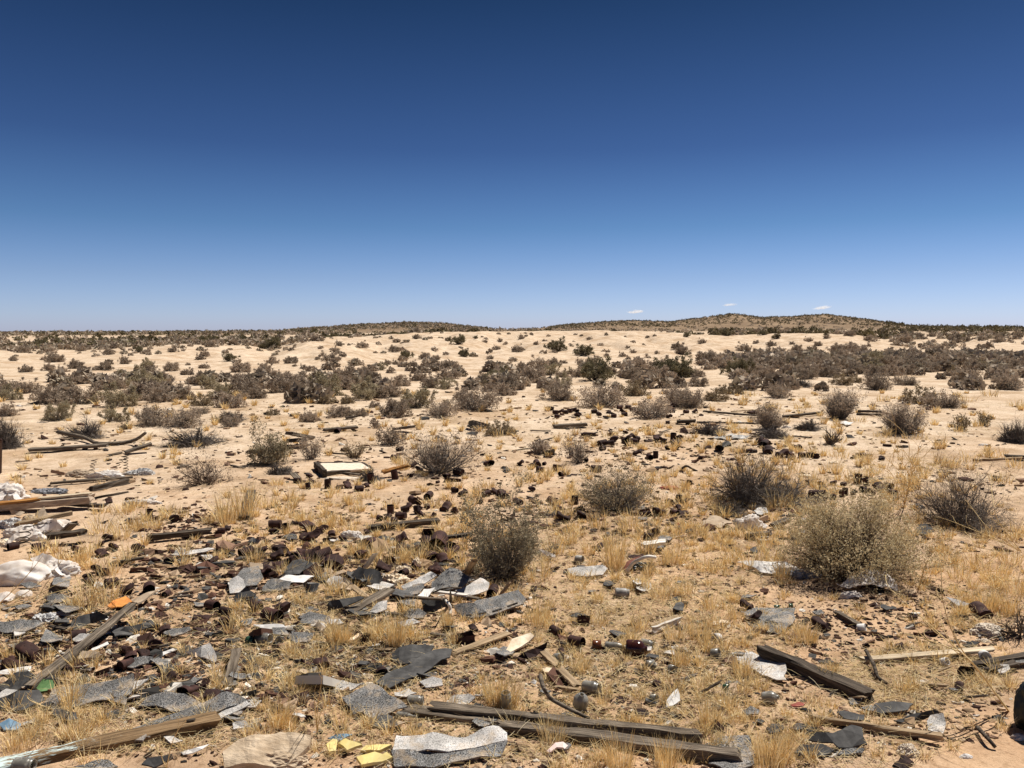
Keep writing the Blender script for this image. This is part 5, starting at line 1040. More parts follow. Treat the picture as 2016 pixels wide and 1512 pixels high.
# ------------------------------------------------------------------ planks, beams, sticks
BM = [
 ('plank', 'plank', 'long split plank slanting across the heap of shingles and cans', 'wood', 'L0', (225, 775, 2), (1020, 152, 8), 4.5, 2),
 ('wood_stick', 'stick', 'short flat grey stick stuck slantwise in straw', 'wood', 'L0', (1735, 768, 0), (1806, 492, 6), 4, 1.5),
 ('timber_beam', 'beam', 'upper grey-brown beam of the crossing pair', 'wood', 'K', (852, 1396, 0), (1373, 1452, 1), 5, 4.5),
 ('timber_beam', 'beam', 'lower grey-brown beam of the crossing pair with weathered end', 'wood', 'K', (985, 1432, -1), (1452, 1492, 0), 5.5, 4.8),
 ('plank', 'plank', 'pale weathered plank under the start of the upper beam', 'wood', 'K', (800, 1398, 0), (1010, 1424, 0), 7, 2.5),
 ('timber_beam', 'beam', 'dark grooved beam lying slanted over a pale shingle', 'wood_dark', 'L3', (25, 492, 3), (845, 862, 0), 6.5, 4.5),
 ('lath', 'lath', 'long cream lath lying on sand', 'wood_pale', 'L3', (790, 567, 1), (1770, 487, 3), 4.5, 1.2),
 ('metal_bar', 'bar', 'short grey bar lying on clean sand', 'wood', 'L3', (585, 207, 1), (762, 306, 1), 3, 1.6),
 ('wood_stick', 'stick', 'long thin pale stick lying across sand and dark flakes', 'wood_tan', 'L3', (395, 1010, 1), (1370, 1160, 2), 2.4, 2.2),
 ('plank', 'plank', 'dark plank reaching behind the black rubbish bag', 'wood_dark', 'L3', (1640, 605, 1), (2060, 540, 3), 4, 2),
 ('plank', 'plank', 'dark short plank nearest the black rubbish bag', 'wood_dark', 'L3', (1720, 652, 0), (1960, 598, 2), 4, 2),
 ('lath', 'lath', 'short tan lath beside small clear glass', 'wood_tan', 'L2', (330, 495, 3), (452, 608, 1), 4, 1.2),
 ('lath', 'lath', 'tan lath pointing at the grey glass jar', 'wood_tan', 'L2', (472, 640, 3), (610, 780, 1), 4, 1.5),
 ('wood_stick', 'stick', 'thin straight twig leaning near a green shard', 'wood_dark', 'L2', (1520, 838, 0), (1692, 742, 5), .9, .9),
 ('lath', 'lath', 'tan lath beyond the dark tar strip', 'wood_tan', 'L1', (1590, 522, 1), (2010, 370, 2), 4.5, 1),
 ('plank', 'plank', 'split grey plank beneath the shingle heap', 'wood', 'Zc', (660, 990, 0), (1270, 640, 5), 8, 2),
 ('lath', 'lath', 'tan splintered lath by the charcoal sheet', 'wood_tan', 'Zc', (730, 575, 6), (915, 725, 2), 4, 1.2),
 ('wood_stick', 'stick', 'dark slat lying on the shingle heap', 'wood', 'Zc', (1530, 735, 7), (2110, 775, 7), 2.2, 1.2),
 ('lath', 'lath', 'white slat resting on the shingle heap', 'wood_white', 'Zd', (40, 655, 7), (560, 715, 6), 2.5, 1.2),
 ('wood_stick', 'stick', 'thin dark slat next to the white slat', 'wood', 'Zd', (330, 690, 5), (740, 775, 5), 1.8, 1.2),
 ('wood_stick', 'stick', 'stub of wood leaning beside open can at shingle heap', 'wood_tan', 'Zd', (1060, 700, 4), (1200, 515, 12), 3.5, 1.5),
 ('wood_stick', 'stick', 'brown slat leaning up into the tall olive shrub', 'wood_tan', 'Zd', (530, 378, 4), (650, 185, 22), 4.5, 1.5),
 ('metal_strip', 'strip', 'white metal strip slanting up beside the charcoal sheet', 'wood_white', 'Zc', (925, 300, 3), (1060, 95, 16), 3.5, .6),
 ('post_rail', 'rail', 'dark square rail beyond the brown upholstered frame', 'wood_dark', 'U0', (700, 476, 8), (975, 417, 8), 6, 5),
 ('plank', 'plank', 'dark plank under the torn white debris with springs', 'wood', 'U0', (380, 432, 2), (1000, 385, 2), 5, 2.5),
 ('plank', 'plank', 'grey plank pointing away over clean sand and golden grass', 'wood_dark', 'U0', (1862, 692, 1), (1918, 492, 3), 9, 2),
 ('pipe_rail', 'rail', 'dark rail half hidden by cans on bare soil', 'wood_dark', 'U0', (1120, 848, 2), (1610, 795, 3), 6, 4),
 ('plank', 'plank', 'dark plank in front of the white mattress stuffing', 'wood_dark', 'U0', (360, 842, 4), (645, 803, 7), 7, 4),
 ('plank', 'plank', 'thin dark plank lying in straw below cans', 'wood_dark', 'U0', (850, 1040, 1), (1088, 1002, 3), 4, 1.5),
 ('plank', 'plank', 'black plank end sticking out below the brown upholstered frame', 'wood_dark', 'U0', (480, 585, 2), (800, 606, 3), 6, 3),
 ('plank', 'plank', 'short split grey plank leaning by the white stuffing', 'wood', 'U0', (492, 800, 1), (562, 738, 9), 8, 2.5),
 ('plank', 'plank', 'tan board with dark edge behind the white stuffing', 'wood_tan', 'U0', (130, 745, 2), (555, 658, 8), 9, 3),
 ('plank', 'plank', 'long flat grey plank lying under the bent plank', 'wood', 'U0', (225, 178, 2), (820, 142, 3), 14, 4),
 ('board', 'board', 'dark tilted board on sand by dead twig heap', 'wood', 'U0', (960, 195, 1), (1150, 132, 10), 14, 3),
 ('wood_stick', 'stick', 'thin stick on sand below the dark square rail', 'wood_dark', 'U0', (735, 540, 0), (975, 498, 0), 2, 1.5),
 ('plank', 'plank', 'orange-brown board beside the wooden sand tray', 'wood_orange', 'U1', (1060, 348, 5), (1245, 297, 9), 9, 3),
 ('plank', 'plank', 'long dark weathered plank in golden grass behind can heap', 'wood_dark', 'U1', (965, 772, 1), (1480, 722, 3), 7, 4),
 ('plank', 'plank', 'slate-dark board standing by the square tin box', 'wood_dark', 'U1', (1500, 850, 2), (1700, 825, 10), 12, 2),
 ('wood_stick', 'stick', 'pale slat leaning against small dead brush by tray', 'wood', 'Zf', (280, 705, 6), (370, 800, 1), 8, 1.5),
 ('plank', 'plank', 'top plank of the collapsed timber pile', 'wood', 'Zf', (230, 100, 22), (560, 165, 8), 12, 4),
 ('plank', 'plank', 'bottom plank of the collapsed timber pile', 'wood_pale', 'Zf', (210, 300, 2), (510, 272, 3), 8, 3),
 ('plank', 'plank', 'middle plank of the collapsed timber pile', 'wood_dark', 'Zf', (240, 210, 6), (450, 200, 10), 12, 5),
 ('plank', 'plank', 'long grey plank lying above a round rusty can', 'wood', 'Zf', (760, 50, 2), (1260, 5, 4), 14, 4),
 ('plank', 'plank', 'grey plank lying on sand by scattered can fragments', 'wood', 'B2', (1240, 747, 1), (1425, 735, 3), 14, 5),
 ('plank', 'plank', 'bleached bent board on sand behind small grey-brown shrub', 'wood', 'B2', (340, 762, 2), (442, 748, 8), 12, 4),
 ('plank', 'plank', 'long dark timber lying between two grey shrubs', 'wood_dark', 'B3', (200, 662, 1), (525, 688, 2), 7, 3),
 ('plank', 'plank', 'dark timber running up to the spreading grey shrub', 'wood_dark', 'B3', (650, 692, 1), (860, 670, 3), 8, 4),
 ('plank', 'plank', 'dark timber with upright stub beside the spreading grey shrub', 'wood_dark', 'B3', (1075, 660, 2), (1216, 664, 3), 8, 4),
 ('plank', 'plank', 'lower dark timber beside the spreading grey shrub', 'wood_dark', 'B3', (1070, 678, 0), (1215, 681, 1), 9, 4),
 ('plank', 'plank', 'thin dark timber running into the grey shrub over dead twigs', 'wood_dark', 'B3', (160, 722, 1), (520, 730, 1), 5, 2),
 ('plank', 'plank', 'dark plank on sand beyond tan grass at the picture edge', 'wood_dark', 'U3', (1870, 228, 1), (2040, 236, 1), 9, 5),
 ('wood_stick', 'stick', 'thin pale pole lying on sand toward the picture edge', 'wood_tan', 'U3', (1640, 258, 1), (2040, 240, 1), 3, 3),
 ('plank', 'plank', 'grey plank with dark shadowed side by white plastic litter', 'wood', 'Ze', (545, 1345, 1), (905, 1318, 4), 7, 3),
 ('plank', 'plank', 'splintered grey plank in grass behind the large yellow-green shrub', 'wood', 'Ze', (930, 1205, 1), (1185, 1105, 5), 7, 3),
 ('plank', 'plank', 'dark slim board over sand near dead twigs and rail', 'wood_dark', 'B2', (1940, 722, 1), (2040, 716, 4), 12, 5),
 ('plank', 'plank', 'thin dark board on sand past the far can row', 'wood_dark', 'B1', (1960, 700, 1), (2020, 690, 2), 8, 4),
]
for b in BM: beam(*b)
# the blue-painted beam with its knot
bb = beam('timber_beam', 'beam', 'thick beam with flaking pale blue paint and a knot', 'wood_blue', 'L0', (-140, 1440, -1.5), (1665, 1036, -.5), 8, 5.5)
kn = path_tube('knot', [(0, 0, 0), (0, 0, .002), (0, 0, .004), (0, 0, .006)], .011, 'wood_dark', 10, bb, taper=0); kn.location = (.30, -.010, .029); kn.scale = (1.6, .8, 1)
# white L-shaped trim
tr = empty('metal_trim', P(*X('L2', 1290, 300))); tag(tr, 'white L-shaped trim lying in golden grass', 'trim')
beam('flange', None, None, 'wood_white', 'L2', (1185, 345, 1), (1392, 265, 1), 1.2, 3.2, parent=tr)
beam('web', None, None, 'wood_tan', 'L2', (1182, 312, .5), (1370, 243, .5), 4.5, 1, parent=tr)
# white board with a dark side
beam('plank', 'plank', 'short white board resting on dark rubble in golden grass', 'wood_white', 'U2', (1112, 903, 4), (1282, 880, 6), 8, 2.5)
# the brown upholstered frame
fr = empty('sofa_frame', P(*X('U0', 350, 560))); tag(fr, 'long brown upholstered furniture frame with an orange edge', 'furniture frame')
beam('padding', None, None, 'uphol', 'U0', (-60, 618, 1), (705, 548, 6), 17, 6, parent=fr)
beam('orange_rail', None, None, 'wood_orange', 'U0', (-60, 592, 8), (300, 552, 10), 9, 2, parent=fr)
beam('white_edge', None, None, 'wood_pale', 'U0', (300, 548, 10), (690, 510, 13), 8, 2, parent=fr)
sheet('board', 'board', 'dark box end propped under the brown upholstered frame', 'board', 'U0', '75,640,12 190,660,10 150,690,4 85,665,3')
sheet('board', 'board', 'brown pointed board standing by the upholstered frame', 'board', 'U0', '260,690,1 340,620,14 368,680,4 320,700,1')
lump('rock', 'rock', 'brown stone lying before the upholstered frame', 'rock', 'U0', 220, 690, 110, 60, 4.2, .8, .25, .06, .3, sub=4)
# wooden tray filled with sand
tz = P(*X('Zf', 1050, 680)); ty = empty('wooden_tray', tz); tag(ty, 'dark wooden tray frame filled with pale sand', 'tray')
beam('side', None, None, 'wood', 'Zf', (745, 722, 0), (1490, 668, 0), 4, 5, parent=ty)
beam('side', None, None, 'wood_dark', 'Zf', (655, 572, 0), (1330, 572, 0), 4, 5, parent=ty)
beam('end', None, None, 'wood_dark', 'Zf', (640, 592, 0), (770, 718, 0), 5, 9, parent=ty)
beam('end', None, None, 'wood_dark', 'Zf', (1335, 575, 0), (1480, 660, 0), 4, 6, parent=ty)
sheet('sand_fill', None, None, 'sandfill', 'Zf', '770,708,3 1470,660,3 1325,575,3 690,580,3', parent=ty, thick=.02, rough=.003)
lump('sand_mound', 'mound', 'small sand mound against the front of the wooden tray', 'sandfill', 'Zf', 1020, 775, 560, 60, 6.1, .3, .18, .03, .2, sub=4, smooth=True)

# bent plank and branch
def path(name, cat, label, mat, crop, pts, r, taper=.3, group=None, parent=None):
    w = [P(*X(crop, x, y), h / 100) for x, y, h in pts]
    o = path_tube(name, w, r, mat, 4 if name == 'bent_plank' else 6, parent, taper)
    if label: tag(o, label, cat, group)
    return o
path('bent_plank', 'plank', 'long bent weathered plank curving up at its end', 'wood', 'U0', [(440, 40, 10), (640, 82, 6), (760, 130, 3), (1000, 112, 5), (1110, 48, 22)], .034)
path('branch', 'branch', 'curved grey branch arching toward the upper beam', 'wood', 'L2', [(325, 690, 14), (345, 770, 14), (400, 860, 9), (480, 910, 6), (580, 960, 4), (700, 1020, 3)], .010)
path('branch', 'branch', 'dark crooked twig lying beside the cream lath', 'wood_dark', 'L3', [(810, 500, 4), (870, 610, 4), (900, 700, 2), (970, 750, 1)], .010)
path('branch', 'branch', 'dark crooked stick across sand under the black rubbish bag', 'wood_dark', 'L3', [(1660, 1085, 2), (1740, 1170, 3), (1800, 1240, 1)], .009)
path('branch', 'branch', 'arched black twig beyond the faded red cloth', 'wood_dark', 'U2', [(1400, 325, 0), (1440, 300, 8), (1480, 320, 3), (1525, 340, 0)], .014)
path('wire', 'wire', 'white curled strip beside the square dark sheet', 'wood_white', 'Zd', [(210, 800, 6), (260, 850, 6), (285, 930, 3), (275, 1010, 1)], .010, 0)
path('wire', 'wire', 'thin black wire arching over the shingle heap', 'wood_dark', 'Zd', [(20, 670, 8), (150, 620, 12), (300, 595, 13), (450, 600, 9)], .005, 0)
path('iron_spike', 'spike', 'black iron spike standing in the shingle heap', 'black', 'Zd', [(288, 800, 0), (288, 760, 6), (287, 700, 12), (284, 650, 18)], .012, .8)
path('iron_post', 'post', 'thin rusty iron post standing at the picture edge', 'rust', 'U0', [(4, 352, 0), (5, 270, 20), (6, 180, 42), (6, 100, 62)], .012, 0)
# coil springs of the dead mattress
def spring(label, crop, x, y, r, h, turns, lean):
    b = P(*X(crop, x, y), 0); pts = []
    for i in range(turns * 8 + 1):
        a = i / 8 * 2 * math.pi; t = i / (turns * 8); rr = r * (1 - .35 * math.sin(t * math.pi))
        pts.append(b + Vector((math.cos(a) * rr + lean * t * h, math.sin(a) * rr, t * h)))
    o = path_tube('bed_spring', pts, .004, 'wood_dark', 4, taper=0); tag(o, label, 'bed spring', 'mattress springs')
spring('coil spring standing above the tan mound end of the white debris', 'U0', 695, 345, .035, .15, 4, .3)
spring('coil spring leaning over the middle of the white debris', 'U0', 850, 345, .04, .2, 5, .9)
spring('upright coil spring at the dark end of the white debris', 'U0', 962, 350, .035, .2, 6, 0)
for i, (x, y) in enumerate(((215, 860), (290, 845), (350, 835), (180, 905))):
    spring(('first', 'second', 'third', 'lowest')[i] + ' coil spring hanging out along the edge of the white stuffing', 'U0', x, y, .05, .12, 3, .2)

# ------------------------------------------------------------------ cloth, bags, rocks
LU = [
 ('rubbish_bag', 'bag', 'big smooth white bag bulging at the picture edge', 'cloth', 'U0', 120, 1100, 400, 215, 1.3, .7, .16, .02, .3, 1.4),
 ('cloth', 'cloth', 'crumpled cream-white cloth beside the big smooth white bag', 'cloth', 'U0', 425, 1080, 220, 130, 2.4, .7, .45, .14, .2, 2.6),
 ('cloth', 'cloth', 'white mattress stuffing piled at the picture edge behind the frame', 'cloth', 'U0', 55, 500, 190, 150, 3.1, .8, .4, .12, .3, 2.6),
 ('cloth', 'cloth', 'long white mattress stuffing, lower mound', 'cloth', 'U0', 150, 810, 260, 120, 4.7, .6, .4, .12, .2, 2.6),
 ('cloth', 'cloth', 'long white mattress stuffing, upper mound by a big can', 'cloth', 'U0', 370, 765, 260, 110, 5.2, .6, .4, .12, .25, 2.6),
 ('cloth', 'cloth', 'flat yellowish end of the white mattress stuffing', 'cream', 'U0', 20, 885, 180, 70, 5.9, .6, .3, .1, .1, 2.4),
 ('cloth', 'cloth', 'mottled white and dark rag at the picture edge above stuffing', 'cloth_grey', 'U0', 60, 735, 150, 90, 6.3, .7, .5, .15, .2, 2.6),
 ('ball', 'bundle', 'round white bundle below the big smooth white bag', 'cloth', 'U0', 168, 1270, 105, 85, 7.1, 1.0, .1, .03, .6, 2.0),
 ('cloth', 'cloth', 'small white cloth next to the round white bundle', 'cloth', 'U0', 45, 1300, 130, 56, 8.2, .7, .35, .1, .2, 2.6),
 ('plastic_bag', 'bag', 'knotted grey-white plastic bag above the wide grey-brown shingle', 'cloth_grey', 'L0', 330, 250, 180, 95, 9.4, .7, .4, .12, .2, 3.2),
 ('cloth', 'cloth', 'white torn cloth on top of the grey plastic bag', 'cloth', 'L0', 450, 220, 170, 56, 10.2, .6, .5, .15, .15, 2.8),
 ('cloth', 'cloth', 'tan earth-covered mound beside white debris with springs', 'board', 'U0', 600, 352, 200, 80, 11.3, .6, .25, .06, .25, 2.0),
 ('cloth', 'cloth', 'white shredded debris below the leaning spring', 'cloth', 'U0', 790, 365, 230, 66, 12.1, .5, .55, .2, .15, 3.2),
 ('cloth', 'cloth', 'white and black shredded debris at the upright spring', 'cloth_grey', 'U0', 1070, 345, 200, 56, 13.7, .5, .55, .2, .15, 3.4),
 ('cloth', 'cloth', 'dark flattened rubbish strip beside small grass on sand', 'foil', 'U0', 360, 490, 260, 36, 14.2, .5, .5, .2, .1, 3.2),
 ('cloth', 'cloth', 'white rag scrap lying on sand by thin stick', 'cloth', 'U0', 1080, 575, 220, 44, 15.4, .4, .5, .2, .1, 3.2),
 ('foam_lump', 'foam lump', 'upper cream foam lump above the small can', 'cream', 'Zc', 1490, 320, 230, 170, 16.3, .8, .45, .14, .25, 2.8),
 ('foam_lump', 'foam lump', 'wide cream foam lump under the small can', 'cream', 'Zc', 1370, 450, 380, 150, 17.1, .6, .55, .16, .15, 2.8),
 ('foam_lump', 'foam lump', 'standing cream foam piece next to the big dark can', 'cream', 'Zc', 1710, 200, 130, 190, 18.5, .8, .4, .12, .3, 2.4),
 ('plastic_litter', 'litter', 'upper white shredded plastic in the dead arching shrub', 'cloth', 'Ze', 640, 760, 260, 240, 19.2, .4, .55, .16, .25, 2.8),
 ('plastic_litter', 'litter', 'lower white shredded plastic lying before the twig pile', 'cloth', 'Ze', 590, 1150, 420, 230, 20.6, .5, .55, .18, .15, 2.8),
 ('tub', 'tub', 'dark rounded tub under the dead arching shrub', 'tar', 'Ze', 940, 760, 400, 170, 21.1, .4, .15, .03, .3, 1.4),
 ('cloth', 'cloth', 'small white cloth tip at the lower end of the folds', 'cloth', 'U3', 690, 1275, 160, 66, 23.3, .4, .4, .12, .15, 2.6),
 ('cloth', 'cloth', 'white cloth bundle on the other side of the grass tuft', 'cloth', 'U3', 205, 1085, 150, 110, 24.4, .5, .4, .12, .25, 2.6),
 ('foil', 'foil', 'dark crumpled foil beneath the large yellow-green shrub', 'foil', 'U3', 340, 1120, 240, 70, 25.2, .5, .5, .2, .15, 3.4),
 ('rag', 'rag', 'grey rag beside the dark brown bare shrub', 'cloth_grey', 'U3', 1205, 605, 90, 50, 26.1, .7, .5, .15, .2, 3),
 ('stone', 'stone', 'white stone in golden grass above the dead shrub', 'cream', 'U3', 570, 268, 75, 34, 27.4, .6, .2, .05, .3, 2),
 ('stone', 'stone', 'cream stone beside rusty cans in golden grass', 'cream', 'U3', 350, 370, 85, 34, 28.5, .6, .2, .05, .3, 2),
 ('rag', 'rag', 'faded red cloth lying beyond the wide grey-olive shrub', 'red', 'U2', 1312, 462, 150, 38, 29.3, .5, .3, .08, .15, 2.2),
 ('rag', 'rag', 'small red scrap between dark cans', 'red', 'U2', 1365, 738, 50, 28, 29.9, .7, .3, .1, .2, 2.6),
 ('plaster_chunk', 'plaster', 'pale plaster chunk casting dark shade on bare sand', 'plaster', 'L3', 1750, 335, 210, 105, 30.2, .7, .3, .12, .4, 2.8),
 ('plaster_chunk', 'plaster', 'small pale plaster flake before the larger plaster chunk', 'plaster', 'L3', 1710, 415, 90, 40, 31.4, .7, .3, .1, .2, 2.6),
 ('plaster_chunk', 'plaster', 'white rubble chunk beside the rusty tin scrap', 'plaster', 'L3', 1140, 1250, 150, 110, 32.4, .8, .4, .14, .2, 2.8),
 ('stone', 'stone', 'flat white stone alone on bare sand', 'paper', 'L3', 1580, 1305, 110, 36, 33.2, .5, .15, .04, .2, 2),
 ('stone', 'stone', 'white crumpled scrap on sand under the rubbish bag', 'cloth', 'L3', 1980, 1150, 110, 60, 33.9, .6, .4, .12, .2, 2.6),
 ('stone', 'stone', 'reddish flat stone beside a rusty lid on sand', 'rock', 'L1', 950, 690, 100, 56, 34.4, .7, .15, .04, .3, 2),
 ('stone', 'stone', 'cream stone lying between branch and grey glass jar', 'rock', 'L2', 525, 800, 75, 50, 35.1, .7, .2, .05, .3, 2),
 ('rag', 'rag', 'white scrap below the crushed cans by the shingle', 'cloth', 'U1', 825, 818, 150, 70, 36.7, .6, .4, .14, .15, 3),
 ('rag', 'rag', 'small white litter on sand beside round olive bushes', 'cloth', 'B1', 105, 628, 34, 14, 37.2, .6, .3, .1, .2, 2.6),
 ('rag', 'rag', 'white litter caught among grey-brown shrubs', 'cloth', 'B2', 385, 645, 26, 16, 38.4, .6, .3, .1, .2, 2.6),
 ('rag', 'rag', 'white litter speck by dark creosote and grey bushes', 'cloth', 'B2', 1060, 426, 26, 12, 39.4, .6, .3, .1, .2, 2.6),
 ('rag', 'rag', 'white litter at the edge of tan grass on sand', 'cloth', 'B3', 1790, 850, 60, 18, 40.4, .6, .3, .1, .2, 2.6),
 ('rag', 'rag', 'white litter beneath the grey shrub over dead twigs', 'cloth', 'B3', 670, 748, 50, 22, 41.2, .6, .3, .1, .2, 2.6),
 ('rag', 'rag', 'white rag stuck on the dead dark twig heap', 'cloth', 'B1', 1095, 815, 80, 46, 42.2, .6, .55, .18, .2, 3.0),
 ('rag', 'rag', 'white litter in front of the grey shrub and metal sheet', 'cloth', 'B3', 535, 800, 40, 18, 43.2, .6, .3, .1, .2, 2.6),
]
for nm, cat, lab, mat, crop, x, y, w_, h_, sd_, dep, cr, fi, fl, fq in LU:
    if crop == 'U0' and x < 500 and mat == 'cloth': w_ *= 1.1; h_ *= .95; cr *= 1.15
    lump(nm, cat, lab, mat, crop, x, y, w_, h_, sd_, dep, cr, fi, fl, None, 5 if w_ * CROPS[crop][2] > 20 else 4, None, fq, mat in ('cloth', 'black'))
# pale slab of rock by the yellow foam
sheet('rock_slab', 'rock', 'large pale layered rock slab beside the yellow foam scraps', 'rock', 'L1', '-150,1430,2 -160,1300,8 -40,1220,11 140,1180,13 280,1135,14 420,1150,14 515,1170,13 500,1250,10 420,1310,8 330,1400,3', thick=.02, rough=.008, cuts=3)
lump('rock', 'rock', 'layered lower ledge of the pale rock slab', 'rock', 'L1', 150, 1320, 600, 190, 44.2, .55, .16, .1, .2, None, 5, None, 3.0)
# black rubbish bag
lump('rubbish_bag', 'bag', 'black rubbish bag standing at the picture edge', 'black', 'K', 2076, 1380, 120, 158, 45.3, .8, .17, .04, .55, None, 5, None, 2.4, True)
# broken cushion
cu = empty('broken_cushion', P(*X('U2', 1080, 1090))); tag(cu, 'torn red-brown cushion with white rim and dark stuffing', 'cushion')
sheet('cover', None, None, 'redbrown', 'U2', '958,1095,0 985,1045,6 1030,1015,9 1090,1000,12 1060,1040,8 1010,1085,4 985,1108,1', parent=cu, thick=.01)
path('rim', None, None, 'wood_white', 'U2', [(985, 1108, 2), (1030, 1045, 8), (1090, 1010, 12), (1150, 992, 14), (1205, 998, 13)], .014, .2, parent=None).name = 'rim_tmp'
r_ = bpy.data.objects['rim_tmp']; r_.name = 'rim'; r_.parent = cu; r_.location = -cu.location
lump('stuffing', None, None, 'black', 'U2', 1100, 1062, 170, 80, 46.1, .6, .5, .2, .2, cu, 4, None, 3)

# ------------------------------------------------------------------ glass and crockery
GLS = [
 ('glass_jar', 'jar', 'grey dusty glass jar lying on sand', 'jar', 'glass', 'L2', 715, 790, 140, 55, 82),
 ('glass_jar', 'jar', 'clear upturned glass jar below the grey dusty one', 'jug', 'glass', 'L2', 625, 905, 120, 10, 25),
 ('glass_bottle', 'bottle', 'dark brown glass jug lying on its side', 'jug', 'glass_brown', 'L2', 1060, 505, 165, 80, 90),
 ('glass_bottle', 'bottle', 'broken amber bottle neck beside a clear bottle', 'broken', 'glass_amber', 'L2', 755, 460, 95, 85, 90),
 ('glass_bottle', 'bottle', 'clear bottle lying between amber neck and brown jug', 'bottle', 'glass', 'L2', 910, 462, 190, 80, 90),
 ('glass_bottle', 'bottle', 'small clear bottle behind the brown jug', 'jar', 'glass', 'L2', 1140, 450, 100, 60, 90),
 ('glass_bottle', 'bottle', 'clear broken glass by the short tan lath', 'broken', 'glass', 'L2', 460, 560, 100, 40, 70),
 ('glass_bottle', 'bottle', 'clear glass piece below the brown jug', 'broken', 'glass', 'L2', 1165, 605, 90, 100, 85),
 ('glass_bottle', 'bottle', 'square clear glass piece beside golden tuft', 'broken', 'glass', 'L2', 1330, 635, 80, 20, 80),
 ('glass_jar', 'jar', 'glass jar standing behind the upper beam in grass', 'jar', 'glass', 'L2', 60, 900, 90, 0, 8),
 ('glass_jar', 'jar', 'round glass jar lying near the red plastic scrap', 'jug', 'glass', 'L3', 82, 868, 130, 70, 75),
 ('glass_jar', 'jar', 'clear glass jar half buried beyond the dark beam end', 'jar', 'glass', 'L1', 1312, 885, 125, 88, 88),
 ('glass_bottle', 'bottle', 'clear bottle lying at the tip of the diamond-shaped shingle', 'bottle', 'glass', 'L1', 1245, 985, 170, 75, 88),
 ('glass_bottle', 'bottle', 'green glass bottle lying by the white siding strip', 'broken', 'glass_green', 'L1', 50, 425, 90, 80, 88),
 ('glass_bottle', 'bottle', 'clear broken bottle next to the green glass one', 'jar', 'glass', 'L1', 150, 420, 130, 70, 80),
 ('glass_bottle', 'bottle', 'clear glass curl below the broken bottle', 'broken', 'glass', 'L1', 270, 430, 90, 20, 60),
 ('glass_shard', 'glass shard', 'green shard on the dark tar strip', 'broken', 'glass_green', 'L1', 1192, 650, 40, 20, 40),
 ('glass_shard', 'glass shard', 'green glass bottom near thin straight twig', 'broken', 'glass_green', 'L2', 1745, 772, 70, 60, 75),
 ('glass_bottle', 'bottle', 'clear glass in golden grass by the white tin', 'broken', 'glass', 'L2', 1660, 520, 90, 60, 75),
 ('glass_jar', 'jar', 'dusty glass jar under the blue-painted beam', 'jar', 'glass', 'L0', 185, 1378, 160, 85, 88),
 ('glass_bottle', 'bottle', 'dark green glass on sand above flat grey shingle', 'broken', 'glass_green', 'L3', 130, 165, 55, 70, 80),
 ('glass_bottle', 'bottle', 'green glass beside the dark green one on sand', 'broken', 'glass_green', 'L3', 235, 145, 40, 100, 80),
 ('glass_bottle', 'bottle', 'clear glass shard beside fallen ring on sand', 'broken', 'glass', 'L2', 1190, 855, 80, 50, 75),
 ('enamel_cup', 'cup', 'white enamel cup lying mouth out near the dark plank', 'broken', 'paper', 'L3', 1716, 548, 78, -20, 80),
 ('enamel_cup', 'cup', 'small white cap beside a rusty ring', 'broken', 'paper', 'L3', 1408, 580, 56, 30, 60),
 ('enamel_cup', 'cup', 'white tin beside golden tuft, dark inside', 'broken', 'paper', 'L2', 1672, 402, 62, -60, 80),
 ('tin_mug', 'tin', 'silver crumpled tin on dark rubble', 'jar', 'tin', 'L2', 950, 68, 110, 85, 90),
 ('tin_mug', 'tin', 'small silver tin near the pale curled shingle', 'broken', 'tin', 'U2', 622, 1022, 60, 60, 85),
 ('enamel_cup', 'cup', 'white cap on the end of the short grey bar', 'broken', 'paper', 'L3', 775, 328, 60, 60, 75),
]
for g in GLS: glass(*g[:8], g[8] * (.72 if g[3] == 'broken' and 'glass' in g[4] else 1), *g[9:])
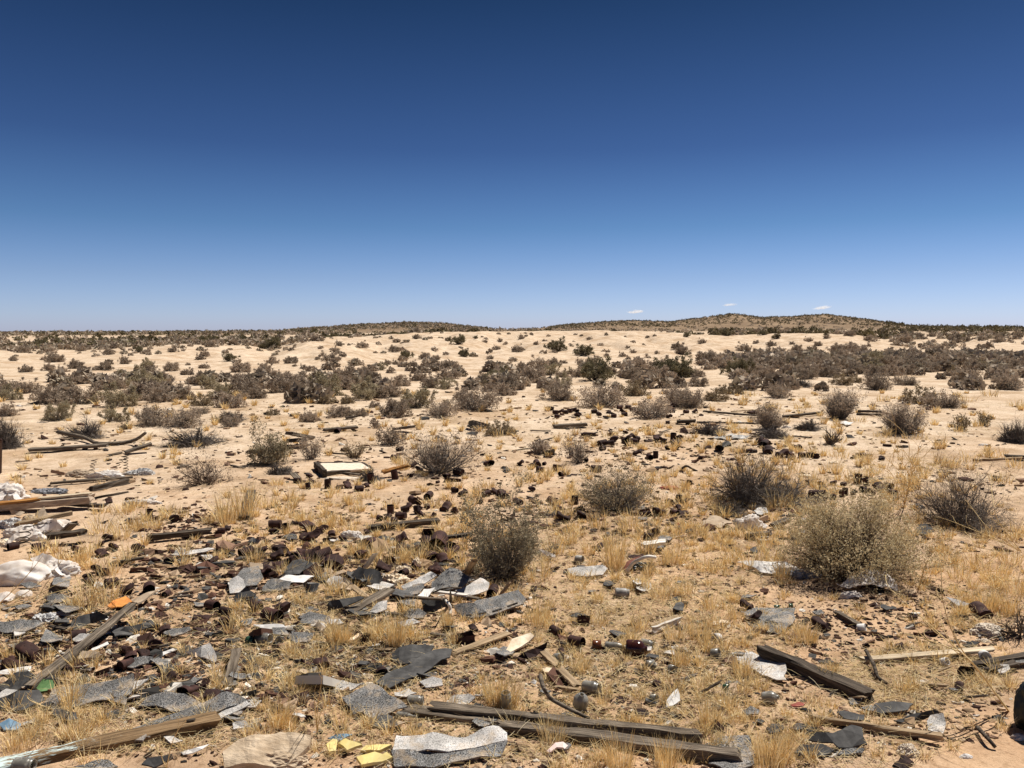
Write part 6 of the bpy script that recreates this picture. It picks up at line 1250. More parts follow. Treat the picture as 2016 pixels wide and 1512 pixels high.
# ------------------------------------------------------------------ dry grass
GR = np.random.default_rng(42)
GOLD = np.array([[.86, .64, .31], [.80, .565, .25], [.88, .71, .40], [.66, .50, .28], [.90, .77, .50], [.48, .33, .17]])
def blades(roots, n_each, h, spread, lean, width, tone=None):
    """roots (N,3); returns verts, faces, colours of two-piece blades"""
    N = len(roots); rt = np.repeat(roots, n_each, 0); m = len(rt); hh = np.repeat(np.broadcast_to(h, (N,)), n_each); ss = np.repeat(np.broadcast_to(spread, (N,)), n_each); ww = np.repeat(np.broadcast_to(width, (N,)), n_each)
    ph = GR.uniform(0, 2 * np.pi, m); rad = np.sqrt(GR.uniform(0, 1, m)) * ss
    b = rt + np.stack([np.cos(ph) * rad, np.sin(ph) * rad, np.full(m, -0.01)], 1)
    ld = ph + GR.normal(0, .8, m); ln = np.abs(GR.normal(0, lean, m)) + 0.25 * lean
    L = hh * GR.uniform(.45, 1.1, m)
    d = np.stack([np.cos(ld) * ln, np.sin(ld) * ln, np.ones(m)], 1); d /= np.linalg.norm(d, axis=1, keepdims=True)
    d2 = d + np.stack([np.cos(ld) * ln * .9, np.sin(ld) * ln * .9, -0.25 * ln], 1); d2 /= np.linalg.norm(d2, axis=1, keepdims=True)
    p1 = b + d * (L * .55)[:, None]; p2 = p1 + d2 * (L * .45)[:, None]
    wd = GR.uniform(0, np.pi, m); wv = np.stack([np.cos(wd), np.sin(wd), np.zeros(m)], 1) * (ww * .5)[:, None]
    v = np.stack([b - wv, b + wv, p1 + wv * .8, p1 - wv * .8, p2 + wv * .25, p2 - wv * .25], 1).reshape(-1, 3)
    k = (np.arange(m) * 6)[:, None]; f = np.concatenate([k + np.array([[0, 1, 2, 3]]), k + np.array([[3, 2, 4, 5]])])
    c = GOLD[GR.choice(len(GOLD), m, p=[.3, .24, .2, .1, .1, .06])] * GR.uniform(.8, 1.15, (m, 1))
    return v, f, np.repeat(c, 6, 0)
ACC = [[], [], []]; OFS = [0]
def acc(v, f, c):
    ACC[0].append(v); ACC[1].append(f + OFS[0]); ACC[2].append(c); OFS[0] += len(v)
TUFTS = """445,1030,60,70,2 480,1020,70,80,2 520,1000,60,40 560,1010,60,40 600,1030,50,40 640,1040,40,36 705,1090,50,50 740,1100,60,50 780,1110,60,60 820,1110,50,60 850,1090,60,50 880,1060,60,40 920,1040,60,50
 610,1120,50,50 640,1140,60,60 560,1130,40,40 500,1110,40,50 1080,1010,60,40 1110,1020,60,50 1180,1040,60,50 1240,1040,70,60 1290,1060,60,50 1350,1050,60,40 1380,1060,50,40 1060,1140,70,70 1010,1180,50,50 1090,1090,60,60 1210,1120,60,100,2 1330,1110,60,60 1390,1120,60,40 1440,1110,50,40
 1300,1180,60,50 1350,1170,50,50 1480,1120,60,60 1520,1110,60,70 1540,1140,50,60 1120,1070,50,50 1160,1090,40,40 1270,1090,50,50 1060,1230,70,90,2 1090,1240,50,50 1180,1230,50,50 1260,1240,50,60 1380,1260,70,70,2 1420,1240,60,70 1450,1220,50,60 1400,1200,50,50 1330,1260,50,60 1340,1310,50,60,2 1120,1320,60,60 1150,1320,40,40
 655,1270,30,60,3 675,1268,40,66,3 780,1270,50,100,3 760,1262,50,60 800,1255,40,50 730,1262,40,60,2 880,1240,30,60,2 900,1260,40,40 690,1190,50,40 600,1190,60,40 580,1180,50,30 660,1170,60,60 550,1430,60,80,3 570,1435,50,60 530,1400,40,40 505,1310,40,40 640,1330,40,40
 975,1385,60,90,3 1000,1390,60,80,3 950,1370,40,50 1010,1430,60,60 1090,1460,80,70,2 1070,1450,50,60 1220,1512,90,100,3 1180,1500,60,60 1310,1512,80,90,3 1340,1480,60,60 1140,1510,80,60 1100,1520,60,50 1400,1430,60,90,2 1385,1440,50,60 1430,1390,60,50 1460,1350,50,50 1500,1360,40,50 1460,1330,50,70,2 1440,1400,50,60 1480,1420,60,50 1515,1512,90,110,3 1540,1500,60,80,2 1500,1490,50,60 1560,1470,40,40 1455,1420,40,40
 1590,1265,60,60,2 1575,1250,40,50 1560,1270,40,40 1630,1340,40,60,2 1640,1320,30,40 1540,1250,40,40 1600,1385,60,40 100,1440,160,60 50,1460,120,60,2 150,1450,100,80,2 180,1430,60,40 30,1480,90,60 80,1420,60,60 200,1420,60,40 20,1290,70,50,2 60,1300,60,40 100,1290,40,30 140,1390,60,90,2
 170,1200,60,90 215,1190,60,90 150,1110,50,50 180,1090,50,50 200,1050,70,60 240,1060,50,50 260,1040,50,40 300,1040,50,40 350,1020,60,30 110,1120,40,40 215,1130,60,60 250,1110,40,60 240,1010,60,30 270,1000,60,26 200,1010,50,26 330,1010,50,24 410,1030,40,30 360,1110,50,30 420,1105,50,30
 1920,1120,70,50 1960,1140,80,60 1990,1110,60,50 1890,1140,60,60 1940,1200,70,60,2 1985,1210,60,70,2 1900,1190,50,50 1870,1110,50,50 2000,1170,60,60 1850,1090,50,40 1830,1130,40,40 1780,1060,50,50 1800,1030,50,40 1960,1060,60,40 2000,1050,60,40 1860,1060,40,30 1905,1240,50,40
 1530,1000,50,50 1545,1060,60,50 1510,1075,60,60 1470,1060,50,50 1560,970,50,36 1590,950,60,36 1640,930,60,30 1610,960,60,36 1680,950,60,36 1720,930,60,30 1560,930,60,26 1500,930,60,26 1450,930,60,26 1740,960,60,36 1790,960,50,50 1820,930,60,30 1870,920,60,30 1910,910,60,30 1960,900,60,30 2000,920,60,30 1970,950,60,30 1760,990,40,40 1700,905,60,26 1650,900,60,24 1600,900,60,24
 1300,950,50,30 1340,970,60,36 1390,960,50,30 1400,990,60,40 1350,1000,50,40 1300,1000,60,40 1270,970,40,30 1230,905,40,24 1170,930,50,24 1100,930,50,26 1050,940,50,24 1010,930,50,22 1035,950,50,26 1120,880,50,22 1250,880,50,20 1300,880,50,20 1350,870,50,20 1400,880,60,22 1450,890,60,22 1200,860,50,18 1280,850,40,18 1460,850,40,18 960,960,40,24 930,990,60,36 850,1000,50,30 880,985,40,24 770,1000,50,26 720,980,50,24 660,970,50,24 620,960,40,22 545,955,40,22 590,985,40,22
 795,925,40,40,2 780,912,30,24 700,900,40,20 750,960,50,24 860,870,40,20 985,858,60,22 960,850,40,18 560,900,40,20 1640,800,40,18 1655,870,40,14 1740,790,40,18 1790,790,60,18 1850,800,60,18 1900,790,60,18 1950,780,60,18 1800,865,80,22 1740,860,60,20 1690,830,50,18 1890,850,40,22 1930,840,40,20 2000,800,50,18 1580,805,50,18 1520,805,50,16 1480,780,50,16""".split()
for q in TUFTS:
    a = [float(x) for x in q.split(',')]; px, py, w_, h_ = a[:4]; lv = a[4] if len(a) > 4 else 1
    p = P(px, py); k = mpp(p); rts = np.array([[p.x, p.y, p.z]])
    n = int((70 if lv == 1 else 130 if lv == 2 else 190) * (1 if p.y < 9 else .6))
    acc(*blades(rts, n, h_ * k * (.92 if p.y > 4.5 else .78), w_ * k * .32, .34 if lv == 1 else .2, max(.0022, p.y * .00075)))
# random tufts by patches: centre px, radii px, count, height range m
def P_flat(px, py):
    a, dy, dz = (px - 1008) / FPX, _cp + -(py - 756) / FPX * _sp, -(py - 756) / FPX * _cp - _sp
    t = HC / -dz
    for _ in range(6):
        z = terrain(a * t, dy * t); t = .5 * t + .5 * (HC - z) / -dz
    return np.stack([a * t, dy * t, terrain(a * t, dy * t)], 1)
PATCH = [(1200, 1080, 260, 90, 120, .04, .13), (1300, 1250, 260, 140, 140, .03, .11), (800, 1080, 220, 70, 120, .05, .15), (560, 1010, 160, 50, 90, .05, .15), (200, 1080, 170, 90, 60, .04, .14), (700, 1230, 260, 80, 130, .04, .12),
         (300, 1300, 320, 120, 130, .04, .12), (600, 1420, 300, 100, 130, .04, .10), (1250, 1440, 320, 90, 90, .03, .10), (100, 1450, 180, 70, 50, .04, .10), (1530, 1420, 120, 110, 30, .03, .10), (1930, 1120, 120, 110, 70, .03, .11), (1480, 1040, 160, 80, 110, .05, .14),
         (1700, 930, 330, 60, 190, .05, .2), (1350, 930, 300, 90, 190, .04, .16), (1000, 960, 300, 60, 110, .04, .14), (1250, 850, 300, 40, 100, .05, .16), (1750, 810, 280, 50, 130, .06, .2), (600, 870, 400, 60, 100, .05, .15), (200, 900, 260, 70, 60, .05, .14), (900, 830, 350, 40, 80, .06, .2), (1750, 1200, 200, 80, 45, .03, .08), (1250, 1150, 330, 170, 420, .02, .07), (1500, 1000, 500, 90, 380, .03, .09), (700, 1060, 320, 80, 260, .03, .08), (1900, 1130, 150, 110, 200, .02, .07), (900, 1350, 500, 140, 260, .02, .06), (1600, 1450, 400, 60, 80, .03, .09), (1860, 1320, 160, 60, 70, .03, .1),
         (1000, 790, 700, 28, 120, .08, .22), (300, 800, 350, 40, 90, .06, .2)]
PATCH += [(cx_, cy_, 340, 160, n_, .04, .14) for cx_ in (-380, 2400) for cy_, n_ in ((1330, 260), (1080, 300), (900, 200))]
for cx, cy, rx, ry, n, h0, h1 in PATCH:
    t = GR.uniform(0, 2 * np.pi, n); r = np.sqrt(GR.uniform(0, 1, n))
    py = cy + np.sin(t) * r * ry; px = cx + np.cos(t) * r * rx; ok = (py > 772)
    pts = P_flat(px[ok], py[ok]); d = pts[:, 1]
    q_ = np.arange(len(pts)) % 5 < 2; pts, d = pts[q_], d[q_]
    acc(*blades(pts, 46, GR.uniform(h0, h1, len(pts)) * 1.05, .014 + d * .0016, .42, np.maximum(.0022, d * .00085)))
go = link('dry_grass', mesh_np('dry_grass', np.concatenate(ACC[0]), np.concatenate(ACC[1]), np.concatenate(ACC[2])), M['grass'])
tag(go, 'dry golden grass tufts growing all over the dump ground', 'grass', kind='stuff')

# straw lying on the ground
ACC = [[], [], []]; OFS = [0]
def lying(pts, L, w):
    n = len(pts); a = GR.uniform(0, 2 * np.pi, n); l = L * GR.uniform(.4, 1.3, n)
    d = np.stack([np.cos(a) * l, np.sin(a) * l, GR.normal(0, .10, n) * l], 1); s = np.stack([-np.sin(a), np.cos(a), np.zeros(n)], 1) * (w * .5)[:, None]
    z0 = np.abs(GR.normal(0, .008, n)) + .004; b = pts + np.stack([np.zeros(n), np.zeros(n), z0], 1)
    mid = b + d * .5 + np.stack([np.zeros(n), np.zeros(n), np.abs(GR.normal(0, .05, n)) * l], 1); e = b + d; e[:, 2] = np.maximum(e[:, 2], pts[:, 2] + .002)
    v = np.stack([b - s, b + s, mid + s, mid - s, e + s * .4, e - s * .4], 1).reshape(-1, 3); k = (np.arange(n) * 6)[:, None]
    f = np.concatenate([k + np.array([[0, 1, 2, 3]]), k + np.array([[3, 2, 4, 5]])])
    cc = np.array([[.50, .36, .17], [.60, .47, .26], [.40, .28, .14], [.22, .15, .09], [.68, .57, .38]])
    c = cc[GR.choice(5, n, p=[.3, .25, .2, .15, .1])] * GR.uniform(.8, 1.1, (n, 1)); return v, f, np.repeat(c, 6, 0)
def patch_pts(cx, cy, rx, ry, n):
    t = GR.uniform(0, 2 * np.pi, n); r = np.sqrt(GR.uniform(0, 1, n)); py = cy + np.sin(t) * r * ry; px = cx + np.cos(t) * r * rx; ok = py > 772
    return P_flat(px[ok], py[ok])
for cx, cy, rx, ry, n in [(700, 1290, 260, 90, 2600), (260, 1420, 260, 70, 1800), (1250, 1330, 260, 150, 2200), (1820, 1330, 180, 60, 2200), (640, 1180, 120, 40, 700), (500, 1250, 200, 60, 900), (120, 1210, 130, 60, 700), (1930, 1150, 110, 100, 1100), (900, 1440, 340, 70, 1300), (380, 1100, 140, 50, 500), (1300, 1120, 260, 100, 1500), (1600, 1440, 320, 80, 1200), (900, 1060, 300, 70, 900), (1500, 960, 400, 70, 1200), (1000, 1250, 1000, 270, 4500), (1250, 1100, 300, 110, 3000), (1300, 1260, 280, 120, 3000), (1800, 960, 260, 80, 1800), (800, 1080, 300, 70, 1500), (560, 1000, 160, 50, 900), (1000, 840, 1050, 50, 3800), (1000, 920, 1050, 70, 2500), (1000, 795, 1050, 24, 1800)] + [(cx_, cy_, 340, 150, 1500) for cx_ in (-380, 2400) for cy_ in (1350, 1080, 900)]:
    pts = patch_pts(cx, cy, rx, ry, n); acc(*lying(pts, .10 if cy > 870 else .2, np.maximum(.0016, pts[:, 1] * .0005)))
so_ = link('straw_litter', mesh_np('straw_litter', np.concatenate(ACC[0]), np.concatenate(ACC[1]), np.concatenate(ACC[2])), M['grass'])
tag(so_, 'loose straw lying flat over the ground', 'straw', kind='stuff')

# chips: flakes of rust, tar, bark, stone and broken crockery
ACC = [[], [], []]; OFS = [0]
def chips(pts, size, tones, probs, flat=.14):
    n = len(pts); m = 5; a0 = GR.uniform(0, 2 * np.pi, n); sz = size * np.exp(GR.normal(0, .5, n)); V = np.zeros((n, 2 * m, 3)); el = GR.uniform(.45, 1, n)
    tx, ty = GR.normal(0, .22, n), GR.normal(0, .22, n); ax = GR.uniform(0, np.pi, n)
    for k in range(m):
        an = 2 * np.pi * k / m + GR.normal(0, .28, n); rd = sz * .5 * GR.uniform(.65, 1.2, n); ux = np.cos(an) * rd; uy = np.sin(an) * rd * el
        x = ux * np.cos(ax) - uy * np.sin(ax); y = ux * np.sin(ax) + uy * np.cos(ax); z = x * tx + y * ty
        V[:, k] = pts + np.stack([x, y, z - .001], 1); V[:, m + k] = pts + np.stack([x * .93, y * .93, z + sz * flat], 1)
    k = (np.arange(n) * 2 * m)[:, None]
    f = [k + np.array([[i, (i + 1) % m, m + (i + 1) % m, m + i]]) for i in range(m)] + [k + np.array([[m, m + 1, m + 2, m + 3]]), k + np.array([[m, m + 3, m + 4, m + 4]])[:, :] * 1]
    f[-1] = k + np.array([[m + 3, m + 4, m, m]]) if False else k + np.array([[m, m + 2, m + 3, m + 4]])
    c = np.asarray(tones)[GR.choice(len(tones), n, p=probs)] * GR.uniform(.75, 1.2, (n, 1)); return V.reshape(-1, 3), np.concatenate(f), np.repeat(c, 2 * m, 0)
TN = [[.05, .026, .02], [.10, .05, .034], [.085, .08, .075], [.30, .20, .12], [.46, .33, .22], [.62, .57, .50], [.20, .12, .08], [.03, .028, .026]]
for cx, cy, rx, ry, n, sz, pr in [
    (1000, 1400, 1050, 130, 4600, .019, [.18, .14, .10, .22, .18, .05, .10, .03]), (1000, 1220, 1050, 130, 4200, .024, [.20, .15, .11, .20, .17, .05, .09, .03]),
    (1750, 1230, 260, 70, 800, .020, [.36, .22, .08, .12, .08, .03, .08, .03]), (1280, 1340, 220, 80, 1100, .022, [.34, .18, .08, .14, .12, .06, .06, .02]), (400, 1270, 420, 130, 1800, .035, [.32, .18, .2, .08, .06, .07, .04, .05]), (560, 1110, 320, 50, 900, .045, [.4, .2, .14, .08, .06, .04, .04, .04]),
    (1000, 1060, 1050, 70, 1700, .032, [.26, .18, .12, .18, .12, .03, .08, .03]), (1000, 950, 1050, 70, 1300, .042, [.24, .18, .1, .2, .14, .03, .09, .02]), (1000, 860, 1050, 45, 900, .06, [.22, .16, .12, .22, .14, .03, .09, .02]), (1000, 800, 1050, 28, 450, .09, [.2, .16, .12, .22, .16, .03, .1, .01]),
    (380, 1280, 420, 150, 3200, .022, [.2, .12, .26, .1, .1, .12, .06, .04]), (850, 1240, 260, 120, 1300, .020, [.2, .12, .22, .12, .12, .12, .06, .04]), (1000, 1300, 1000, 220, 3500, .011, [.1, .1, .14, .22, .24, .12, .06, .02]),
    (380, 1030, 130, 30, 500, .03, [.3, .3, .05, .2, .1, .01, .04, 0]), (1330, 880, 220, 50, 400, .06, [.5, .2, .05, .1, .05, .02, .06, .02]), (1300, 1010, 330, 50, 500, .05, [.46, .2, .08, .1, .05, .04, .05, .02])] + [(cx_, cy_, 340, 140, 900, .024, [.2, .15, .1, .2, .17, .05, .1, .03]) for cx_ in (-380, 2400) for cy_ in (1350, 1080, 900)]:
    pts = patch_pts(cx, cy, rx, ry, n); acc(*chips(pts, sz, TN, np.array(pr) / sum(pr)))
co = link('ground_debris', mesh_np('ground_debris', np.concatenate(ACC[0]), np.concatenate(ACC[1]), np.concatenate(ACC[2])), M['chips'])
tag(co, 'small flakes of rust, tar paper, stone and crockery strewn over the sand', 'debris', kind='stuff')

# ------------------------------------------------------------------ brush too far and too dense to count
ACC = [[], [], []]; OFS = [0]
def far_clumps(pts, W, H, tones, nq=26):
    n = len(pts); r = np.repeat(np.arange(n), nq); m = len(r)
    th = np.arccos(GR.uniform(0.0, 1, m)); ph = GR.uniform(0, 2 * np.pi, m); rad = np.cbrt(GR.uniform(.1, 1, m))
    c = np.stack([np.sin(th) * np.cos(ph) * rad * W[r] / 2, np.sin(th) * np.sin(ph) * rad * W[r] / 2, np.cos(th) * rad * H[r] * .9 + .05 * H[r]], 1) + pts[r]
    q = (W[r] * GR.uniform(.12, .26, m))[:, None]; a = GR.normal(size=(m, 3)); a /= np.linalg.norm(a, axis=1, keepdims=True); b = np.cross(a, GR.normal(size=(m, 3))); b /= np.linalg.norm(b, axis=1, keepdims=True)
    v = np.stack([c - a * q, c + b * q * .5, c + a * q, c - b * q * .5], 1).reshape(-1, 3); f = np.arange(m * 4).reshape(m, 4)
    t = np.asarray(tones)[GR.integers(0, len(tones), n)][r] * GR.uniform(.7, 1.25, (m, 1)); return v, f, np.repeat(t, 4, 0)
GREY = [[.40, .325, .245], [.47, .385, .295], [.34, .28, .205], [.30, .24, .18]]; CREO = [[.145, .12, .065], [.175, .145, .078], [.12, .10, .054], [.20, .168, .105]]
def zone(n, x0, x1, d0, d1, wlo, whi, hr, tones, nq, dens=None):
    u = (GR.uniform(x0, x1, n) - 1008) / FPX; d = np.sqrt(GR.uniform(0, 1, n) * (d1 ** 2 - d0 ** 2) + d0 ** 2); x = u * d
    if dens is not None:
        keep = fbm(x / dens[0], d / dens[0], dens[2]) > dens[1]; x, d = x[keep], d[keep]
    p = np.stack([x, d, terrain(x, d)], 1); W = GR.uniform(wlo, whi, len(p)); acc(*far_clumps(p, W, W * hr * GR.uniform(.7, 1.2, len(p)), tones, nq))
zone(70, -60, 760, 18.5, 27, .35, .75, .6, GREY, 110); zone(60, 640, 1480, 22, 39, .35, .8, .6, GREY, 90); zone(50, 1500, 2080, 22, 36, .35, .8, .6, GREY, 90); zone(170, -60, 1300, 40, 84, .3, .6, .5, GREY, 50)
zone(250, 1430, 2150, 36, 54, .7, 1.25, .5, GREY, 60)                       # the thick belt on the lower ground
zone(170, 1760, 2150, 78, 135, .8, 1.4, .55, GREY, 40, (9, .5, 4))
zone(160, -100, 640, 66, 100, .7, 1.3, .5, GREY, 40)
zone(170, -900, -80, 14, 60, .5, 1.1, .6, GREY, 90); zone(200, 2090, 2900, 14, 60, .5, 1.1, .6, GREY, 90); zone(900, -1000, -200, 80, 400, .9, 2, .5, CREO + GREY, 20); zone(900, 2200, 3000, 80, 400, .9, 2, .5, CREO + GREY, 20)
zone(800, -200, 560, 82, 150, .8, 1.7, .5, CREO+GREY, 40, (14, .42, 2)); zone(700, -200, 700, 150, 420, 1.0, 2.2, .6, CREO + GREY, 26)
zone(230, 560, 1020, 92, 140, .8, 1.6, .5, CREO + GREY, 50, (10, .4, 9)); zone(260, 1000, 1760, 104, 160, .8, 1.5, .5, CREO + GREY, 40, (12, .45, 6))
zone(420, 1400, 2150, 118, 200, 1.0, 2.1, .6, CREO + GREY, 36, (12, .38, 3)); zone(900, 1740, 2250, 200, 520, 1.2, 2.4, .8, CREO, 24)
zone(4300, -200, 2250, 200, 560, .8, 1.7, .6, CREO + GREY + GREY, 14); zone(2600, 1080, 1780, 300, 470, .7, 1.5, .6, CREO, 14); zone(1500, 560, 960, 300, 460, .9, 1.9, .6, GREY + CREO, 14)
zone(1500, -300, 2300, 560, 1500, 2, 4, .6, CREO, 8)
bo = link('far_brush', mesh_np('far_brush', np.concatenate(ACC[0]), np.concatenate(ACC[1]), np.concatenate(ACC[2])), M['brush'])
tag(bo, 'dark distant brush covering the plateau, the belt below the bank and the hills', 'brush', kind='stuff')

# ------------------------------------------------------------------ tall dry weeds
def weed(label, crop, base, stalks, r, seed, twigs=5):
    b = P(*X(crop, *base)); e = empty('dry_weed', b); tag(e, label, 'weed', 'tall dry weeds'); rg = random.Random(seed); segs = []
    for pts in stalks:
        w = [b] + [P(*X(crop, x, y), h / 100) for x, y, h in pts]
        o = path_tube('stalk', [p - b for p in w], r, 'twig_gold', 5, e, .7)
        for _ in range(twigs):
            i = rg.randrange(len(w) - 1); p = w[i].lerp(w[i + 1], rg.random()) - b; d = (w[i + 1] - w[i]).normalized(); L = (w[-1] - b).length * rg.uniform(.12, .3); tp = [p]
            for _k in range(3):
                d = (d + Vector((rg.uniform(-.6, .6), rg.uniform(-.6, .6), rg.uniform(-.1, .5)))).normalized(); tp.append(tp[-1] + d * L / 3)
            path_tube('twig', tp, r * .55, 'twig_gold', 4, e, .6)
weed('tall pale branching weed beside the dark brown bare shrub', 'U3', (1105, 600), [[(1130, 480, 25), (1150, 330, 50), (1240, 130, 78)], [(1100, 470, 25), (1100, 380, 42), (900, 180, 70)], [(1150, 400, 40), (1160, 280, 60), (1090, 170, 74)], [(1050, 450, 30), (980, 330, 50), (850, 290, 60)], [(1140, 430, 38), (1220, 260, 62), (1340, 310, 56)]], .004, 1, 7)
weed('long leaning golden weed reaching over the cream lath', 'L3', (1900, 960), [[(1830, 870, 10), (1730, 730, 18), (1620, 590, 27), (1450, 440, 34), (1250, 260, 40), (1020, 50, 48)], [(1690, 680, 20), (1540, 490, 32), (1440, 280, 44), (1370, 0, 58)], [(1600, 570, 26), (1450, 480, 30), (1280, 420, 32), (1100, 370, 34)]], .004, 2, 4)
weed('golden stalks sprawling flat before the dark brown bare shrub', 'U3', (1660, 1110), [[(1400, 1050, 6), (1250, 1010, 9)], [(1800, 980, 10), (1700, 850, 16)], [(1860, 1160, 4), (2016, 1200, 3)], [(1640, 900, 18), (1560, 800, 22)], [(1500, 1040, 8), (1480, 960, 14)], [(1840, 1100, 6), (1960, 1060, 10)]], .003, 3, 5)
weed('pale stalks lying in front of the dark brown bare shrub', 'U3', (2000, 960), [[(1830, 870, 8), (1660, 800, 10), (1400, 700, 12), (1300, 690, 10)], [(1750, 780, 18), (1620, 620, 30), (1570, 560, 34)], [(1900, 900, 6), (1700, 840, 8), (1500, 790, 8)], [(1820, 720, 22), (1780, 560, 36), (1760, 380, 44)]], .003, 4, 4)
weed('single pale stalk standing by the corner of white folded cloth', 'U3', (1210, 1240), [[(1240, 1130, 10), (1290, 1000, 20), (1295, 900, 28)], [(1270, 1050, 16), (1340, 980, 22)]], .003, 5, 3)
weed('long golden stalks leaning in below the round white bundle', 'U0', (-60, 1390), [[(150, 1300, 8), (330, 1170, 20), (480, 1020, 34)], [(200, 1330, 6), (420, 1210, 14), (600, 1150, 18)], [(180, 1350, 4), (400, 1270, 8), (640, 1210, 10)], [(60, 1290, 14), (230, 1110, 30), (330, 980, 40)]], .003, 6, 2)
weed('tall thin stalks rising over the rusty cans and straw', 'U0', (700, 1330), [[(690, 1200, 18), (640, 1070, 32)], [(740, 1200, 18), (800, 1060, 34), (860, 960, 44)], [(620, 1230, 14), (560, 1120, 26)], [(720, 1180, 20), (760, 1000, 40)], [(790, 1250, 10), (900, 1150, 20)]], .002, 7, 4)
weed('thin pale stalk arching over golden grass by the dark sack', 'U2', (850, 1090), [[(780, 980, 10), (730, 880, 18), (660, 770, 26), (610, 720, 30)]], .003, 8, 3)
weed('upright thin dry stalks before the diamond-shaped shingle', 'L1', (560, 1130), [[(560, 980, 12), (580, 820, 26), (600, 700, 36)], [(580, 1000, 10), (640, 860, 20)], [(545, 960, 14), (540, 860, 22)]], .002, 9, 3)
weed('thin dry stalks rising before the large two-tab shingle', 'L0', (540, 1000), [[(550, 820, 16), (560, 640, 32), (540, 340, 54)], [(520, 850, 14), (490, 700, 26)], [(230, 880, 6), (240, 800, 12), (330, 640, 24)], [(200, 1180, 0), (230, 1000, 10)]], .002, 10, 3)
weed('pair of thin stalks on sand beside the blue-painted beam', 'L0', (1270, 1400), [[(1300, 1260, 8), (1340, 1140, 16), (1440, 1005, 26)], [(1240, 1330, 4), (1225, 1270, 10)], [(500, 1390, 2), (560, 1290, 6), (650, 1200, 14)]], .002, 11, 2)

# ------------------------------------------------------------------ three small clouds
t = NT('cloud_vapour'); pv = t.n('ShaderNodeVolumePrincipled'); pv.inputs['Color'].default_value = (1, 1, 1, 1); pv.inputs['Anisotropy'].default_value = .3; pv.inputs['Density'].default_value = .022
t.t.links.remove(t.out.inputs['Surface'].links[0]); t.l(pv.outputs[0], t.out.inputs['Volume'])
def cloud(px, py, wp, hp, seed):
    d = 5200; a, dy, dz = ray(px, py); s = d / dy; c = Vector((a * s, d, HC + dz * s)); W = wp * d / FPX; H = hp * d / FPX; bm = bmesh.new(); bmesh.ops.create_icosphere(bm, subdivisions=5, radius=1.0)
    for v in bm.verts:
        o_ = Vector((seed * 3.1, seed, 0)); k = 1 + .55 * mnoise.noise(v.co * 1.6 + o_) + .3 * mnoise.noise(v.co * 4 + o_)
        v.co = Vector((v.co.x * W * .5 * k, v.co.y * W * .3 * k, (v.co.z if v.co.z > 0 else v.co.z * .35) * H * .6 * k + v.co.x * H * .2))
    o = link('cloud', mesh_bm('cloud', bm, True), t.m, loc=c); tag(o, kind='structure', label='small white cloud low above the hills')
cloud(1252, 615, 30, 7, 1); cloud(1619, 607, 28, 8, 2); cloud(1436, 601, 24, 5, 3)

# ------------------------------------------------------------------ labels for the repeats: which one, counted out from a landmark
LAND = [(675, 922, 'the sand-filled wooden tray'), (862, 900, 'the grey upright shrub'), (1214, 960, 'the wide grey-olive shrub'), (990, 1070, 'the tall olive-green shrub'), (1692, 1060, 'the large yellow-green shrub'), (1908, 980, 'the dark brown bare shrub'),
        (1468, 950, 'the dead arching shrub'), (1142, 880, 'the airy sparse shrub'), (401, 930, 'the sparse brown shrub'), (60, 1110, 'the big white bag'), (80, 1040, 'the white mattress stuffing'), (90, 985, 'the brown upholstered frame'), (490, 1000, 'the plank pointing away'),
        (735, 1395, 'the diamond-shaped shingle'), (965, 1190, 'the curved dashed shingle'), (470, 1140, 'the upright grey shingle'), (165, 1280, 'the long split plank'), (240, 1440, 'the blue-painted beam'), (1165, 1355, 'the grey glass jar'), (1254, 1282, 'the dark brown jug'), (1600, 1325, 'the dark grooved beam'),
        (1820, 1288, 'the cream lath'), (1180, 1430, 'the crossing beams'), (2010, 1380, 'the black rubbish bag'), (1258, 1108, 'the red-brown cushion'), (820, 1290, 'the round tar disc'), (560, 1155, 'the white bent sheet'), (1470, 1020, 'the white plastic litter'), (1637, 860, 'the leafless vase-shaped shrub'), (1280, 810, 'the shrub among can rows'), (360, 1050, 'the dark rail on bare soil'), (1782, 830, 'the grey shrub on open sand')]
ORD = ['first', 'second', 'third', 'fourth', 'fifth', 'sixth', 'seventh', 'eighth', 'ninth', 'tenth', 'eleventh', 'twelfth', 'thirteenth', 'fourteenth', 'fifteenth', 'sixteenth', 'seventeenth', 'eighteenth', 'nineteenth', 'twentieth']
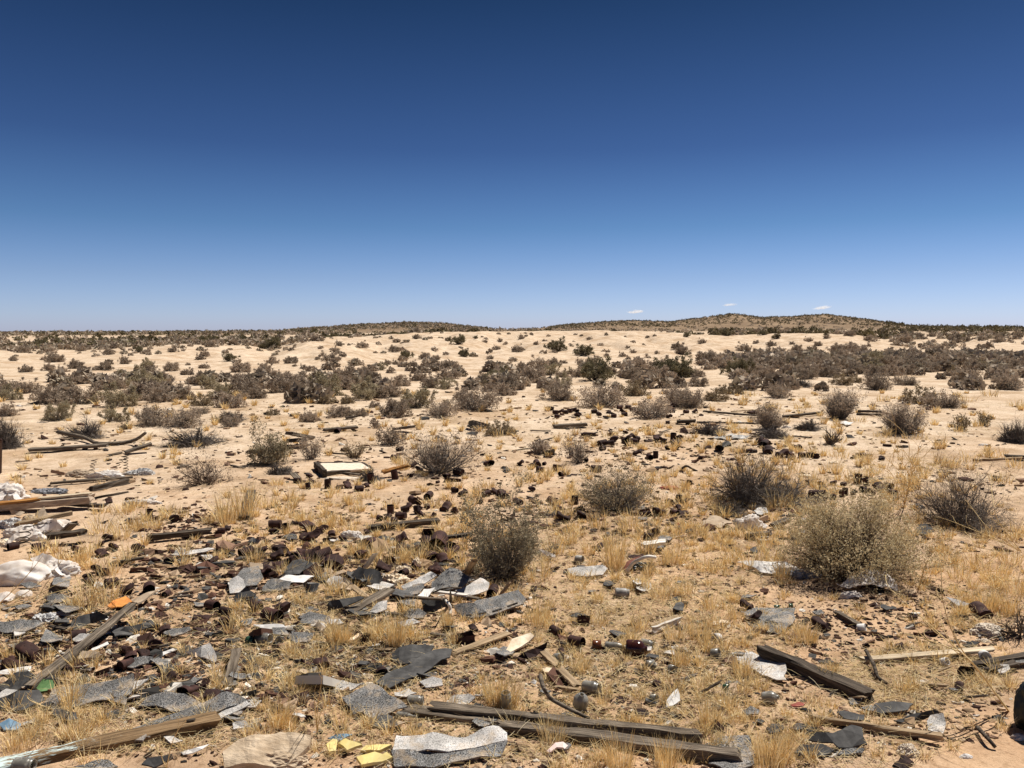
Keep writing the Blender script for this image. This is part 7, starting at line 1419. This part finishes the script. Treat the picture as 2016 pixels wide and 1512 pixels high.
def ordinal(i): return ORD[i] if i < 20 else ('twenty-' + ORD[i - 20])
def side(dx, dy):
    if abs(dx) > abs(dy) * 2.2: return 'right of' if dx > 0 else 'left of'
    if abs(dx) > abs(dy) * .7: return ('below right of' if dx > 0 else 'below left of') if dy > 0 else ('above right of' if dx > 0 else 'above left of')
    return 'below' if dy > 0 else 'above'
def rank(items, land, noun):
    bk = {}
    for o, px, py, nm in items:
        l = min(land, key=lambda q: math.hypot((px - q[0]) * .7, (py - q[1]) * 1.3)); s = side(px - l[0], (py - l[1]) * 1.3)
        bk.setdefault((l[2], s, noun(nm)), []).append((math.hypot(px - l[0], py - l[1]), o, nm))
    for (l, s, nn), v in bk.items():
        v.sort(key=lambda q: q[0])
        for i, (_, o, nm) in enumerate(v):
            o['label'] = f"{nm}, {'sole ' + nn if len(v) == 1 else ordinal(i) + ' ' + nn + ' out'} {s} {l}"
rank(FRAG, LAND, lambda nm: ' '.join(nm.split()[1:]))
rank(SPL, LAND, lambda nm: 'splinter')
rank(CANS, LAND, lambda nm: 'lid' if 'lid' in nm else 'scrap' if 'scrap' in nm else 'box' if 'box' in nm else 'can')
LAND2 = [(905, 670, 'the creosote on the pale bank'), (1125, 690, 'the long low creosote'), (534, 680, 'the creosote between mounds'), (448, 705, 'the single creosote on sand'), (80, 676, 'the dark plateau-edge creosote'), (979, 740, 'the olive creosote in the belt'), (1181, 745, 'the wide creosote in the belt'), (1455, 730, 'the creosote under the slope'), (1336, 735, 'the broad dark creosote'), (274, 688, 'the small creosote on the mound'),
         (380, 860, 'the dead dark twig heap'), (862, 890, 'the grey upright shrub'), (1655, 800, 'the spreading grey shrub'), (1578, 760, 'the dark dead brush'), (1280, 810, 'the cans beyond the sand'), (1782, 830, 'the grey shrub on open sand'), (1637, 860, 'the leafless vase-shaped shrub'), (588, 860, 'the collapsed timber pile'), (220, 860, 'the long bent plank'), (938, 838, 'the broken dark panel')]
rank(MID, LAND2, lambda nm: 'bush' if 'creosote' in nm else 'shrub')
bpy.context.view_layer.update()
